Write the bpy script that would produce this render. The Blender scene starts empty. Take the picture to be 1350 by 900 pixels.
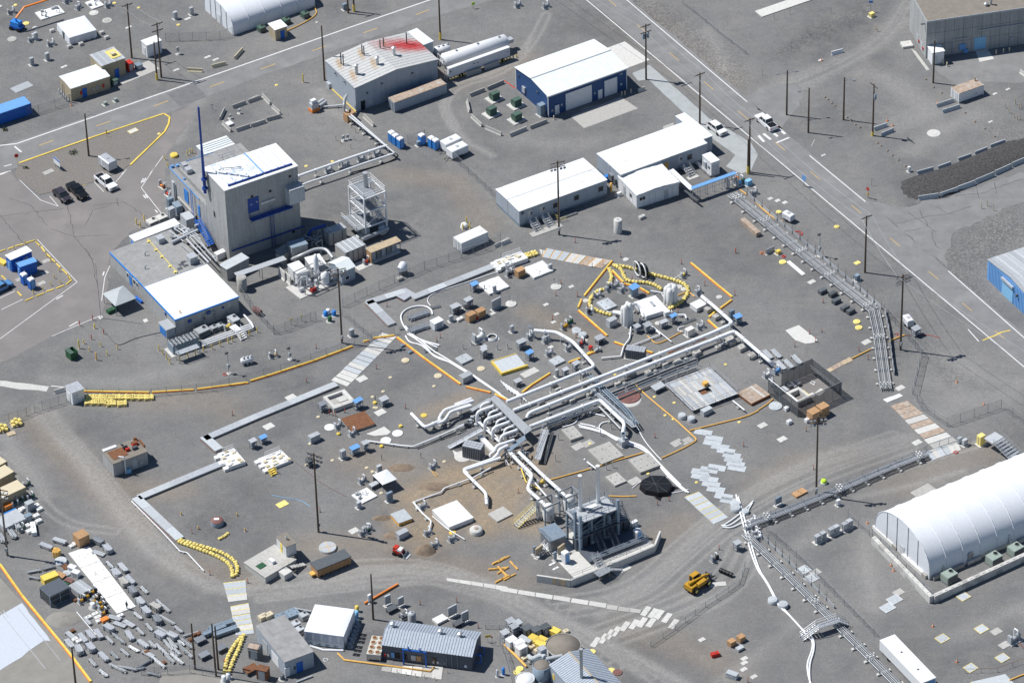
import bpy,math,random
from math import cos,sin,pi,atan2
import numpy as np
from mathutils import Vector,Matrix
random.seed(7);np.random.seed(7)
uni=random.uniform
class Rand(random.Random):
 def uni(self,a,b):return self.uniform(a,b)
SC=bpy.context.scene
COL=SC.collection
R=math.radians
# camera, sky, sun, exposure
PITCH,DIST,FPX,ROLL=R(36.5),818.0,5850.0,R(1.65)
_fw=Vector((0,cos(PITCH),-sin(PITCH)))
_r0=Vector((1,0,0));_u0=Vector((0,sin(PITCH),cos(PITCH)))
_rt=_r0*cos(ROLL)-_u0*sin(ROLL)
_up=_u0*cos(ROLL)+_r0*sin(ROLL)
CAMPOS=-_fw*DIST
cam=bpy.data.cameras.new('camera');camo=bpy.data.objects.new('camera',cam);COL.objects.link(camo)
m=Matrix((_rt,_up,-_fw)).transposed().to_4x4();m.translation=CAMPOS
camo.matrix_world=m
cam.sensor_width=36;cam.sensor_fit='HORIZONTAL';cam.lens=FPX/1350*36
cam.clip_start=5;cam.clip_end=6000
SC.camera=camo
SUN_EL=R(57)
SHX,SHY=0.962,-0.273
def setv(n,i,v):n.inputs[i].default_value=v
world=bpy.data.worlds.new('World');SC.world=world;world.use_nodes=True
nt=world.node_tree;bg=nt.nodes['Background']
sky=nt.nodes.new('ShaderNodeTexSky');sky.sky_type='NISHITA';sky.sun_disc=False
sky.sun_elevation=SUN_EL;sky.sun_rotation=atan2(-SHX,-SHY)
sky.altitude=200;sky.air_density=1.0;sky.dust_density=0.0;sky.ozone_density=3.0
nt.links.new(sky.outputs[0],bg.inputs[0]);setv(bg,1,0.07)
sl=bpy.data.lights.new('sun','SUN');sl.energy=4.6;sl.angle=R(0.53);sl.color=(1,0.975,0.94)
so=bpy.data.objects.new('sun',sl);COL.objects.link(so)
so.rotation_euler=Vector((SHX*cos(SUN_EL),SHY*cos(SUN_EL),-sin(SUN_EL))).to_track_quat('-Z','Y').to_euler()
SC.view_settings.view_transform='Standard';SC.view_settings.look='None'
SC.view_settings.exposure=0.17;SC.view_settings.gamma=1.0;SC.view_settings.use_curve_mapping=False
SC.cycles.max_bounces=4;SC.cycles.diffuse_bounces=2;SC.cycles.transparent_max_bounces=16
# survey of the site (picture grid -> ground plan)
TL={0:(0,0,1),1:(0,0,3.911),2:(330,0,3.911),3:(660,0,3.911),4:(1000,0,3.857),5:(0,220,3.911),6:(330,220,3.911),7:(660,220,3.911),8:(1000,220,3.857),9:(0,440,3.911),10:(330,440,3.911),11:(660,440,3.911),12:(1000,440,3.857),13:(0,660,3.75),14:(330,660,3.75),15:(660,660,3.75),16:(1000,660,3.749)}
_t=[0,0,1]
# short names for materials, kinds and part names used often
LG,CP,WP,SG,DG,PW,GA,BG,CB,WC,PM,CO,PY,BP,YE,WG,SB,AM,MW,BB,MY,CW,BL,RP,WL,NW,RA,MH,WF,SF,WW,PG,DO,WJ,RE,PS,MR,TC,GR,ET,RT,MA,RN,CY,GX,MP,AL,RB,KR,KQ,PO,KO,DK,BE,WD,HA,PP,PD,LI,FR,BA,HO,JE,PC2,HV,PN,TU,BK,MS,WK,WT,RG,CA,BO,PA,FS,RF,EB,WX,TB,WR,GD,DB,RO,DE,PU,CR,RS,SK,SL,BS,OG,WH,VS,WO,RU,WE,FC,YB,PK,CK,DC,IB,CJ,FE,EQ,PI='light_grey','concrete_pale','white_paint','steel_grey','dark_grey','pipe_white','galvanised','blue_grey','concrete_blue','white_coat','pale_metal','concrete','pale_yellow','black_plastic','yellow','wall_grey_blue','sky_blue','amber','marking_white','bright_blue','machine_yellow','concrete_wall','blue_paint','rust_pale','wood_pale','wood_new','railing','manhole','white_fabric','stair_flight','wall_white','pipe_grey','door','wall','red','pavement_strip','white_metal_roof','traffic_cone','dark_green','enclosed_trailer','rust','maroon','roof','cyan_blue','green_box','main_pipe','asphalt_lot','roof_brown','cable_ramp','cable ramp','post','column','deck','beam','window','handle','pipe','pad','lid','frame','base','housing','jersey','pitcover','hvac','pipebundle','tube bundle','board stack','mesh_screen','wall_dark','wall_tan','roof_grey','cabinet','bollard','plate','flat_slab','rackframe','ecoblock','whitebox','tan_box','white_roof','glass_dark','deep_blue','roof_panel','delineator','pump','crate','red_stake','stake','slab','boardstack','orange','white_hose','valve_set','wood_pole','rubber','wheel','field_cabinet','yellow_bollard','pipe_rack','concrete_block','dome_cover','instrument_box','concrete_barrier','fence','equipment_box','pipework'
def N(t):return[tuple(map(int,q.split(',')))for q in t.split()]
def tl_(n):_t[:]=TL[n]
def settile(x,y,s):_t[:]=(x,y,s)
def raw(x,y):return(_t[0]+x/_t[2],_t[1]+y/_t[2])
def Graw(px,py,z=0.0):
 d=_fw*FPX+_rt*(px-675)+_up*(450-py)
 k=(z-CAMPOS.z)/d.z
 return CAMPOS+d*k
def G(x,y,z=0.0):return Graw(*raw(x,y),z)
def PR(p):
 q=p-CAMPOS;w=q.dot(_fw)
 return(675+FPX*q.dot(_rt)/w,450-FPX*q.dot(_up)/w)
def H(x,by,ty):
 b=G(x,by);t=raw(x,ty)[1]
 lo,hi=0.0,80.0
 for _ in range(40):
  mid=(lo+hi)/2
  if PR(b+Vector((0,0,mid)))[1]>t:lo=mid
  else:hi=mid
 return lo
SITE=R(36.7)
# materials
MATS={}
def _n(nt,t,**kw):
 n=nt.nodes.new(t)
 for k,v in kw.items():setattr(n,k,v)
 return n
def mat(name,rgb,rough=0.6,metal=0.0,var=0.12,scale=2.0,bu=0.0,bs_=30.0,dirt=None,sk_=0.0,spec=0.3,al_=1.0,ov=0.0,mark=None):
 m=bpy.data.materials.new(name);m.use_nodes=True;nt=m.node_tree
 b=nt.nodes['Principled BSDF']
 setv(b,'Roughness',rough);setv(b,'Metallic',metal)
 setv(b,'Specular IOR Level',spec)
 tc=_n(nt,'ShaderNodeTexCoord')
 geo=_n(nt,'ShaderNodeNewGeometry')
 no=_n(nt,'ShaderNodeTexNoise');setv(no,'Scale',scale);setv(no,'Detail',6);setv(no,'Roughness',0.65)
 nt.links.new(geo.outputs['Position'],no.inputs['Vector'])
 rp=_n(nt,'ShaderNodeValToRGB')
 rp.color_ramp.elements[0].position=0.3;rp.color_ramp.elements[1].position=0.72
 rp.color_ramp.elements[0].color=tuple(c*(1-var)for c in rgb)+(1,)
 rp.color_ramp.elements[1].color=tuple(min(c*(1+var),0.95)for c in rgb)+(1,)
 nt.links.new(no.outputs['Fac'],rp.inputs['Fac'])
 out=rp.outputs['Color']
 if sk_:
  mp=_n(nt,'ShaderNodeMapping');setv(mp,'Scale',(1.6,1.6,0.1))
  nt.links.new(geo.outputs['Position'],mp.inputs['Vector'])
  n2=_n(nt,'ShaderNodeTexNoise');setv(n2,'Scale',1.3);setv(n2,'Detail',5)
  nt.links.new(mp.outputs[0],n2.inputs['Vector'])
  r2=_n(nt,'ShaderNodeValToRGB');r2.color_ramp.elements[0].position=0.35;r2.color_ramp.elements[1].position=0.7
  r2.color_ramp.elements[0].color=(1-sk_,)*3+(1,);r2.color_ramp.elements[1].color=(1,1,1,1)
  nt.links.new(n2.outputs['Fac'],r2.inputs['Fac'])
  mx=_n(nt,'ShaderNodeMix',data_type='RGBA',blend_type='MULTIPLY');setv(mx,0,1)
  nt.links.new(out,mx.inputs[6]);nt.links.new(r2.outputs[0],mx.inputs[7]);out=mx.outputs[2]
 if dirt:
  n3=_n(nt,'ShaderNodeTexNoise');setv(n3,'Scale',dirt[2]if len(dirt)>2 else 0.8);setv(n3,'Detail',8);setv(n3,'Roughness',0.7)
  nt.links.new(geo.outputs['Position'],n3.inputs['Vector'])
  r3=_n(nt,'ShaderNodeValToRGB');p=dirt[1]
  r3.color_ramp.elements[0].position=p;r3.color_ramp.elements[1].position=min(p+0.14,1)
  r3.color_ramp.elements[0].color=(0,0,0,1);r3.color_ramp.elements[1].color=(1,1,1,1)
  nt.links.new(n3.outputs['Fac'],r3.inputs['Fac'])
  mx=_n(nt,'ShaderNodeMix',data_type='RGBA');setv(mx,7,tuple(dirt[0])+(1,))
  nt.links.new(r3.outputs[0],mx.inputs[0]);nt.links.new(out,mx.inputs[6]);out=mx.outputs[2]
 if ov:
  oi=_n(nt,'ShaderNodeObjectInfo')
  mr=_n(nt,'ShaderNodeMapRange');setv(mr,3,1-ov);setv(mr,4,1+ov)
  nt.links.new(oi.outputs['Random'],mr.inputs[0])
  hv=_n(nt,'ShaderNodeHueSaturation');nt.links.new(mr.outputs[0],hv.inputs['Value']);nt.links.new(out,hv.inputs['Color']);out=hv.outputs[0]
 nt.links.new(out,b.inputs['Base Color'])
 if bu:
  nb=_n(nt,'ShaderNodeTexNoise');setv(nb,'Scale',bs_);setv(nb,'Detail',4)
  nt.links.new(geo.outputs['Position'],nb.inputs['Vector'])
  bp=_n(nt,'ShaderNodeBump');setv(bp,'Strength',bu);setv(bp,'Distance',0.05)
  nt.links.new(nb.outputs['Fac'],bp.inputs['Height']);nt.links.new(bp.outputs[0],b.inputs['Normal'])
 if al_<1:setv(b,'Alpha',al_)
 MATS[name]=m
 return m
mat(WP,(0.74,0.75,0.76),0.45,var=0.06,dirt=((0.42,0.41,0.38),0.66))
mat(WR,(0.78,0.79,0.79),0.5,var=0.06,dirt=((0.6,0.58,0.54),0.56,0.45))
mat(MR,(0.74,0.79,0.79),0.4,var=0.06,scale=.6)
mat(WF,(0.74,0.76,0.79),0.6,var=0.04,dirt=((0.66,0.66,0.65),0.64,0.6),bu=0.15,bs_=1.2)
mat(WC,(0.74,0.74,0.72),0.7,var=0.1,dirt=((0.5,0.48,0.43),0.62,1.5),bu=0.3,bs_=6)
mat(PM,(0.55,0.57,0.6),0.45,0.3,0.1,sk_=0.12)
mat(LG,(0.42,0.44,0.46),0.5,0.0,0.12,ov=0.15)
mat(SG,(0.3,0.32,0.34),0.45,0.4,0.15,ov=0.15)
mat(DG,(0.1,0.11,0.12),0.6,0.0,0.2,ov=0.2)
mat(BG,(0.22,0.28,0.34),0.55,0.1,0.15,ov=0.15)
mat(BP,(0.012,0.013,0.016),0.45,var=0.2)
mat(RU,(0.02,0.02,0.02),0.8)
mat(GA,(0.48,0.5,0.52),0.4,0.55,0.15,ov=0.12)
mat(PW,(0.8,0.81,0.82),0.4,0.0,0.06,dirt=((0.45,0.44,0.42),0.66,0.9))
mat(PG,(0.45,0.46,0.47),0.45,0.3,0.12)
mat(CO,(0.42,0.41,0.385),0.85,var=0.14,dirt=((0.28,0.27,0.25),0.6,1.2),bu=0.2,ov=0.1)
mat(CP,(0.56,0.55,0.52),0.85,var=0.12,dirt=((0.38,0.37,0.34),0.62,0.8),bu=0.2,ov=0.08)
mat(CW,(0.42,0.425,0.42),0.85,var=0.12,sk_=0.2,dirt=((0.3,0.27,0.23),0.66,0.25),bu=0.15)
mat(CB,(0.46,0.49,0.51),0.85,var=0.12,bu=0.15,ov=0.1)
mat(RG,(0.3,0.3,0.295),0.9,var=0.16,scale=0.7,dirt=((0.4,0.39,0.37),0.6,0.4))
mat(RB,(0.23,0.205,0.175),0.95,var=0.14,scale=1.0,dirt=((0.12,0.11,0.1),0.68,0.2))
mat(WG,(0.4,0.45,0.51),0.55,0.1,0.08,sk_=0.12)
mat(WW,(0.66,0.68,0.69),0.55,0.0,0.08,sk_=0.1)
mat('wall_navy',(0.028,0.08,0.21),0.5,0.0,0.1)
mat(WK,(0.1,0.115,0.14),0.6,0.1,0.12)
mat(WT,(0.46,0.39,0.27),0.75,0.0,0.12,sk_=0.18)
mat(BL,(0.02,0.13,0.5),0.5,var=0.12)
mat(BB,(0.035,0.22,0.62),0.5,var=0.1,ov=0.15)
mat(DB,(0.018,0.065,0.3),0.5,var=0.1)
mat(SB,(0.16,0.36,0.68),0.5,var=0.1)
mat(CY,(0.24,0.5,0.74),0.5,var=0.1)
mat(YE,(0.74,0.55,0.11),0.5,var=0.12,dirt=((0.4,0.27,0.06),0.68,2),ov=0.1)
mat(PY,(0.8,0.66,0.22),0.55,var=0.12,ov=0.1)
mat(MY,(0.5,0.28,0.03),0.45,var=0.12)
mat(OG,(0.75,0.24,0.05),0.5,var=0.12,ov=0.1)
mat(AM,(0.74,0.43,0.11),0.55,var=0.12)
mat(RE,(0.5,0.04,0.025),0.5,var=0.15,ov=0.1)
mat(MA,(0.2,0.1,0.09),0.8,var=0.2,dirt=((0.28,0.2,0.17),0.6,2))
mat(RT,(0.2,0.09,0.045),0.85,var=0.35,scale=3,dirt=((0.1,0.07,0.06),0.55,1.5))
mat(RP,(0.4,0.31,0.24),0.85,var=0.3,scale=1.5,dirt=((0.45,0.42,0.38),0.5,0.8))
mat(GX,(0.075,0.13,0.1),0.55,var=0.15)
mat(GR,(0.03,0.1,0.05),0.55,var=0.15)
mat('sage',(0.3,0.36,0.32),0.55,var=0.1)
mat(WO,(0.115,0.085,0.063),0.9,var=0.25,scale=4)
mat(NW,(0.45,0.27,0.14),0.8,var=0.18,ov=0.12)
mat(WL,(0.5,0.4,0.27),0.8,var=0.18,ov=0.1)
mat(GD,(0.02,0.028,0.035),0.12,spec=0.5)
mat('car_white',(0.78,0.79,0.8),0.25,spec=0.5,var=0.02)
mat('car_black',(0.012,0.012,0.014),0.2,spec=0.5,var=0.02)
mat('car_plum',(0.045,0.04,0.05),0.22,spec=0.5,var=0.02)
mat('car_blue',(0.1,0.25,0.48),0.25,spec=0.5,var=0.02)
mat('chrome',(0.7,0.7,0.7),0.2,1.0)
mat('canvas_grey',(0.42,0.45,0.46),0.7,var=0.06)
mat(TB,(0.62,0.54,0.38),0.6,var=0.08)
mat(MW,(0.7,0.7,0.69),0.7,var=0.12,dirt=((0.3,0.3,0.3),0.54,2))
mat('marking_yellow',(0.55,0.37,0.13),0.7,var=0.15,dirt=((0.3,0.25,0.17),0.54,2))
mat('asphalt',(0.215,0.214,0.213),0.9,var=0.14,scale=0.35,dirt=((0.26,0.256,0.25),0.54,0.15),bu=0.25,bs_=12)
mat(AL,(0.218,0.203,0.197),0.9,var=0.1,scale=0.2,dirt=((0.25,0.23,0.22),0.55,0.1),bu=0.2,bs_=12)
mat('asphalt_patch',(0.17,0.17,0.175),0.9,var=0.12,scale=0.8,bu=0.2,bs_=12)
mat('pavement',(0.37,0.39,0.39),0.9,var=0.12,scale=0.5,dirt=((0.27,0.28,0.28),0.6,0.5),bu=0.2)
mat('fabric_sheet',(0.52,0.56,0.62),0.8,var=0.05,dirt=((0.5,0.5,0.5),0.66,0.4),bu=0.2,bs_=1.0)
mat('silt',(0.26,0.25,0.225),0.95,var=0.1,scale=0.5,bu=0.3,bs_=3)
mat('gravel_dark',(0.07,0.068,0.068),0.95,var=0.6,scale=2.5,bu=0.6,bs_=8)
mat('gravel_bed',(0.2,0.185,0.17),0.95,var=0.3,scale=5,bu=0.6,bs_=8)
mat('dirt',(0.22,0.17,0.125),0.95,var=0.25,scale=1.2,bu=0.5,bs_=5)
mat('snow_liner',(0.78,0.78,0.76),0.7,var=0.08,dirt=((0.42,0.38,0.33),0.53,1.8),bu=0.3,bs_=3)
mat('chain_link',(0.3,0.32,0.33),0.5,0.4,al_=0.16)
mat(MS,(0.07,0.08,0.09),0.7,al_=0.72)
mat('leaf',(0.05,0.075,0.03),0.8,var=0.3)
mat('hi_vis',(0.5,0.75,0.05),0.6)
# mesh building
BOXF=[(0,3,2,1),(4,5,6,7),(0,1,5,4),(1,2,6,5),(2,3,7,6),(3,0,4,7)]
class M:
 def __init__(s):s.v=[];s.f=[];s.s=[]
 def add(s,vs,fs,sm=False):
  n=len(s.v);s.v+=[tuple(p)for p in vs]
  for f in fs:s.f.append(tuple(i+n for i in f));s.s.append(sm)
  return s
 def box(s,x0,x1,y0,y1,z0,z1):
  return s.add([(x0,y0,z0),(x1,y0,z0),(x1,y1,z0),(x0,y1,z0),(x0,y0,z1),(x1,y0,z1),(x1,y1,z1),(x0,y1,z1)],BOXF)
 def cbox(s,L,W,e,a,b):return s.box(-L/2-e,L/2+e,-W/2-e,W/2+e,a,b)
 def bx(s,cx,cy,cz,sx,sy,sz,rz=0.0,rx=0.0,ry=0.0):
  mt=Matrix.Rotation(rz,3,'Z')@Matrix.Rotation(ry,3,'Y')@Matrix.Rotation(rx,3,'X')
  c=Vector((cx,cy,cz));vs=[]
  for z in(-1,1):
   for x,y in((-1,-1),(1,-1),(1,1),(-1,1)):vs.append(c+mt@Vector((x*sx/2,y*sy/2,z*sz/2)))
  return s.add(vs,BOXF)
 def cyl(s,p,q,r,n=8,r2=None,caps=True):
  p=Vector(p);q=Vector(q);d=(q-p)
  if d.length<1e-6:return s
  d.normalize();a=d.orthogonal().normalized();b=d.cross(a);r2=r if r2 is None else r2
  vs=[]
  for c,rr in((p,r),(q,r2)):
   for i in range(n):
    t=2*pi*i/n;vs.append(c+a*(rr*cos(t))+b*(rr*sin(t)))
  s.add(vs,[(i,(i+1)%n,n+(i+1)%n,n+i)for i in range(n)],n>5)
  if caps:s.add(vs[:n],[tuple(range(n-1,-1,-1))]);s.add(vs[n:],[tuple(range(n))])
  return s
 def tube(s,pts,r,n=8,caps=True,el=0.0):
  pts=[Vector(p)for p in pts]
  if el:
   o=[pts[0]]
   for i in range(1,len(pts)-1):
    a,b,c=pts[i-1],pts[i],pts[i+1]
    e1=min(el,(a-b).length*0.45);e2=min(el,(c-b).length*0.45)
    p1=b+(a-b).normalized()*e1;p2=b+(c-b).normalized()*e2
    for k in range(5):
     t=k/4;o.append(p1*(1-t)**2+b*2*t*(1-t)+p2*t*t)
   o.append(pts[-1]);pts=o
  a=None;rings=[]
  for i,p in enumerate(pts):
   d=(pts[min(i+1,len(pts)-1)]-pts[max(i-1,0)])
   if d.length<1e-6:d=Vector((0,0,1))
   d.normalize()
   if a is None:a=d.orthogonal().normalized()
   else:
    a=a-d*a.dot(d)
    a=a.normalized()if a.length>1e-5 else d.orthogonal().normalized()
   b=d.cross(a)
   rings.append([p+a*(r*cos(2*pi*k/n))+b*(r*sin(2*pi*k/n))for k in range(n)])
  vs=[q for rg in rings for q in rg];fs=[]
  for i in range(len(pts)-1):
   for k in range(n):fs.append((i*n+k,i*n+(k+1)%n,(i+1)*n+(k+1)%n,(i+1)*n+k))
  s.add(vs,fs,n>5)
  if caps:s.add(rings[0],[tuple(range(n-1,-1,-1))]);s.add(rings[-1],[tuple(range(n))])
  return s
 def poly(s,pts,z0,z1):
  n=len(pts);ar=sum(pts[i][0]*pts[(i+1)%n][1]-pts[(i+1)%n][0]*pts[i][1]for i in range(n))
  if ar<0:pts=pts[::-1]
  vs=[(p[0],p[1],z0)for p in pts]+[(p[0],p[1],z1)for p in pts]
  return s.add(vs,[tuple(range(n-1,-1,-1)),tuple(range(n,2*n))]+[(i,(i+1)%n,n+(i+1)%n,n+i)for i in range(n)])
 def prism(s,pf,x0,x1):
  n=len(pf);vs=[(x0,y,z)for y,z in pf]+[(x1,y,z)for y,z in pf]
  return s.add(vs,[tuple(range(n-1,-1,-1)),tuple(range(n,2*n))]+[(i,(i+1)%n,n+(i+1)%n,n+i)for i in range(n)])
 def lathe(s,pf,n=16,c=(0,0,0)):
  vs=[]
  for r_,z in pf:
   for i in range(n):
    t=2*pi*i/n;vs.append((c[0]+r_*cos(t),c[1]+r_*sin(t),c[2]+z))
  fs=[]
  for j in range(len(pf)-1):
   for i in range(n):fs.append((j*n+i,j*n+(i+1)%n,(j+1)*n+(i+1)%n,(j+1)*n+i))
  s.add(vs,fs,True)
  s.add(vs[:n],[tuple(range(n-1,-1,-1))]);s.add(vs[-n:],[tuple(range(n))])
  return s
 def quad(s,*p):return s.add(p,[tuple(range(len(p)))])
 def mesh(s,name,mtl,org=None):
  me=bpy.data.meshes.new(name)
  vs=s.v if org is None else[(a-org[0],b-org[1],c-org[2])for a,b,c in s.v]
  me.from_pydata(vs,[],s.f)
  me.polygons.foreach_set('use_smooth',s.s)
  me.materials.append(MATS[mtl]);me.update()
  return me
CHECK=[]
def link(o,par_=None):
 COL.objects.link(o)
 if par_ is not None:o.parent=par_
 return o
def tag(o,lb,cat,gp=None,kind=None):
 if lb:o['label']=lb
 if cat:o['category']=cat
 if gp:o['group']=gp
 o['kind']=kind or'thing'
 return o
def Th(name,lb,cat,loc=(0,0,0),rot=0.0,gp=None):
 o=bpy.data.objects.new(name,None);o.empty_display_size=0.5
 o.location=loc;o.rotation_euler=(0,0,rot);link(o);tag(o,lb,cat,gp)
 return o
def Pt(par_,name,mb,mtl,org=None,lb=None,kind=None):
 o=bpy.data.objects.new(name,mb.mesh(name,mtl,org));link(o,par_)
 if lb:o['label']=lb
 if kind:o['kind']=kind
 return o
def so_(name,lb,cat,mb,mtl,loc=(0,0,0),rot=0.0,gp=None,kind=None):
 o=bpy.data.objects.new(name,mb.mesh(name,mtl));o.location=loc;o.rotation_euler=(0,0,rot)
 link(o);return tag(o,lb,cat,gp,kind)
def ws(name,lb,cat,mb,mtl,gp=None,kind=None):
 c=mb.v[0];org=(c[0],c[1],0)
 o=bpy.data.objects.new(name,mb.mesh(name,mtl,org));o.location=org
 link(o);return tag(o,lb,cat,gp,kind)
def sr_(name,mb,mtl,par_=None):
 o=bpy.data.objects.new(name,mb.mesh(name,mtl));link(o,par_)
 if par_ is None:o['kind']='structure'
 return o
KINDS={};CACHE={}
def kind(f):KINDS[f.__name__]=f;return f
def put(k,name,lb,*a,**w):
 a=nocat(name,a);return put_(k,name,lb,*a,**w)
def put_(k,name,lb,cat,loc,rot=SITE,gp=None,arg_=(),s=1.0):
 key=(k,arg_)
 if key not in CACHE:
  CACHE[key]=[(p[0],p[1].mesh(p[0],p[2]),p[3]if len(p)>3 else None)for p in KINDS[k](*arg_)]
 ps=CACHE[key]
 if len(ps)==1:
  o=bpy.data.objects.new(name,ps[0][1]);o.location=loc;o.rotation_euler=(0,0,rot);link(o);tag(o,lb,cat,gp)
 else:
  o=Th(name,lb,cat,loc,rot,gp);made=[]
  for nm,me,pi in ps:
   c=bpy.data.objects.new(nm,me);link(c,o if pi is None else made[pi]);made.append(c)
 if s!=1.0:o.scale=(s,s,s)if not isinstance(s,tuple)else s
 return o
def PB(o,n,a,m,*k):return Pt(o,n,M().box(*a),m,*k)
def PC3(o,n,a,m,*k):return Pt(o,n,M().cbox(*a),m,*k)
def PL(o,n,a,m,*k):return Pt(o,n,M().lathe(*a),m,*k)
def PC(o,n,a,m,*k):return Pt(o,n,M().cyl(*a),m,*k)
def PT(o,n,a,m,*k):return Pt(o,n,M().tube(*a),m,*k)
def PX(o,n,a,m,*k):return Pt(o,n,M().bx(*a),m,*k)
def nocat(n,a):return a if isinstance(a[0],str)else(n.split('_')[-1],)+a
def U(k,n,l,*a):a=nocat(n,a);return put(k,n,l,a[0],G(a[1],a[2]),SITE,None,*a[3:])
def V(k,n,l,*a):a=nocat(n,a);return put(k,n,l,a[0],G(a[1],a[2]),0,None,*a[3:])
def stakes(d,p):row(DE,RS,'red stake '+d,p,rot=0)
def slabs(d,*a,**w):row(PA,FS,d,*a,**w)
def one_slab(d,*a):U(PA,FS,d,*a)
def lid(d,*a):V(MH,MH,d,*a)
def lids(d,*a,**w):row(MH,MH,d,*a,**w)
def posts(d,*a,**w):row(BO,YB,d,*a,**w)
def gear(n,d,*a):U(PU,n,d,*a)
def amber_hose(d,p,r,m,**w):hs_('amber_hose',d,p,r,m,**w)
def white_hose(d,p,r,m,**w):hs_(WH,d,p,r,m,**w)
def rect(l,f,r,b,h=0.0):
 l,f,r,b=[G(p[0],p[1],h)for p in(l,f,r,b)]
 c=(l+f+r+b)/4;ax=(r-f)+(b-l);ay=(l-f)+(b-r)
 a1=atan2(ax.y,ax.x);a2=atan2(ay.y,ay.x)-pi/2
 d=(a2-a1+pi)%(2*pi)-pi
 wl,ww=ax.length,ay.length
 a=a1+d*ww/(wl+ww)
 return Vector((c.x,c.y,0)),a,ax.length/2,ay.length/2
def rect3(l,f,r,h=0.0):
 b=(l[0]+r[0]-f[0],l[1]+r[1]-f[1]);return rect(l,f,r,b,h)
def ang(p,q,h=0.0):
 a=G(*p,h);b=G(*q,h);return atan2(b.y-a.y,b.x-a.x)
 # ground, roads, pavements
tl_(0)
STROKES=[('tan',8,.9,N('560,700 600,660 650,620 690,610')),('tan',6,1.,N('545,655 600,625 650,645 640,690')),('tan',4,.7,N('540,690 580,705 560,725')),('tan',3,.8,N('585,640 545,668 520,690')),('tan',5,.9,N('680,640 660,680 700,690')),('tan',7,.4,N('470,605 520,620 560,640')),('tan',5,.4,N('410,720 470,715 520,720')),('tan',6,.35,N('440,740 600,745 680,765')),('tan',5,.45,N('45,555 90,600 150,660 190,700')),('tan',6,.3,N('200,530 260,520 300,540')),('tan',5,.4,N('140,640 190,650 240,645')),('tan',5,.35,N('230,740 290,755 330,765')),('tan',5,.35,N('770,740 850,720 900,690')),('tan',6,.3,N('830,830 900,850 960,880')),('tan',5,.3,N('520,230 600,240 640,300')),('tan',6,.35,N('560,105 620,100 690,80')),('tan',6,.3,N('1180,640 1240,615 1300,600')),('tan',8,.25,N('850,30 900,80 950,110')),('tan',4,.4,N('700,410 740,430 780,445')),('tan',3,.5,[(620,520),(560,545)]),('tan',5,.3,N('1000,640 1050,610 1120,600')),('pale',2.2,.8,N('50,548 100,600 150,665 200,730 280,775 330,775')),('pale',1.5,.7,N('70,545 120,610 180,690 240,745')),('pale',1.6,.8,N('330,775 420,768 520,752 600,758 700,795 800,845 900,900')),('pale',1.4,.7,N('330,765 430,755 560,745 640,765 760,825 850,890')),('pale',1.0,.6,N('340,790 420,778 560,765 650,790 740,840 800,890')),('pale',2.0,.6,N('760,800 830,780 880,745 930,690 1000,640 1100,595 1200,575')),('pale',1.6,.6,N('790,810 860,770 910,720 960,670 1040,625 1160,590')),('pale',3.0,.5,N('1010,120 1070,95 1130,70 1170,40 1190,10')),('pale',2.0,.5,N('1040,125 1100,95 1160,60 1195,25')),('pale',5.0,.45,N('1140,95 1180,110 1230,150 1180,160')),('pale',3.5,.4,N('1200,200 1240,170 1290,150')),('pale',4,.35,N('1210,560 1260,530 1330,520')),('pale',1.2,.7,N('590,112 585,140 595,165 620,190 650,205')),('pale',1.2,.6,N('600,108 640,100 690,75 700,50')),('pale',4,.35,N('680,180 720,190 780,185')),('pale',2,.5,N('420,120 440,150 470,160')),('pale',3,.35,N('1010,750 1080,700 1150,690')),('pale',2.5,.4,N('1140,700 1145,760 1150,800')),('pale',2,.4,N('950,900 1000,860 1050,820')),('pale',2.5,.4,N('1250,840 1300,820 1350,800')),('pale',2.5,.5,N('0,560 20,600 60,650')),('pale',3,.4,N('60,500 160,505 260,480')),('pale',2.5,.6,N('230,185 250,150 262,130')),('pale',1.0,.6,N('1270,620 1200,640 1130,655')),('pale',2,.5,N('930,40 945,60 955,90')),('pale',3,.4,N('1250,470 1300,500 1340,505')),('dark',3,.6,[(755,35),(775,38)]),('dark',2,.5,[(785,45),(800,47)]),('dark',4,.6,N('285,665 300,685 280,705 262,690')),('dark',5,.45,N('330,640 360,680 350,720')),('dark',6,.35,N('800,560 850,540 870,520')),('dark',6,.35,N('1020,570 1100,500 1120,440')),('dark',6,.3,N('900,330 980,300 1000,350')),('dark',5,.3,N('430,560 500,520 560,490')),('dark',6,.3,[(990,800),(1040,880)]),('dark',8,.35,N('1200,860 1240,820 1330,720')),('dark',8,.3,N('1180,560 1100,680 1150,640')),('dark',5,.35,[(1010,800),(960,760)]),('dark',6,.3,N('60,560 220,560 340,540')),('dark',4,.35,[(90,480),(160,470)]),('dark',6,.25,[(690,150),(640,180)]),('coarse',7,1.0,N('830,0 900,60 960,105')),('coarse',6,.8,[(860,5),(960,90)]),('coarse',10,1.0,[(1270,340),(1330,300)]),('coarse',6,.9,[(1260,360),(1290,400)]),('coarse',3,.8,N('1030,70 1090,40 1140,10')),('coarse',4,.7,N('1190,420 1230,470 1260,500')),('coarse',8,.6,[(1345,185),(1320,175)]),]
def _axis(a,b,step,far):
 core=np.arange(a,b+step/2,step);ext=np.array([6,20,60,160,400,900,far])
 return np.concatenate([a-ext[::-1],core,b+ext])
gx=_axis(-112,112,.45,2200.);gy=_axis(-104,136,.45,2200.)
XX,YY=np.meshgrid(gx,gy);NV=XX.size
FLD={k:np.zeros_like(XX)for k in('tan','pale','dark','coarse')}
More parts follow.
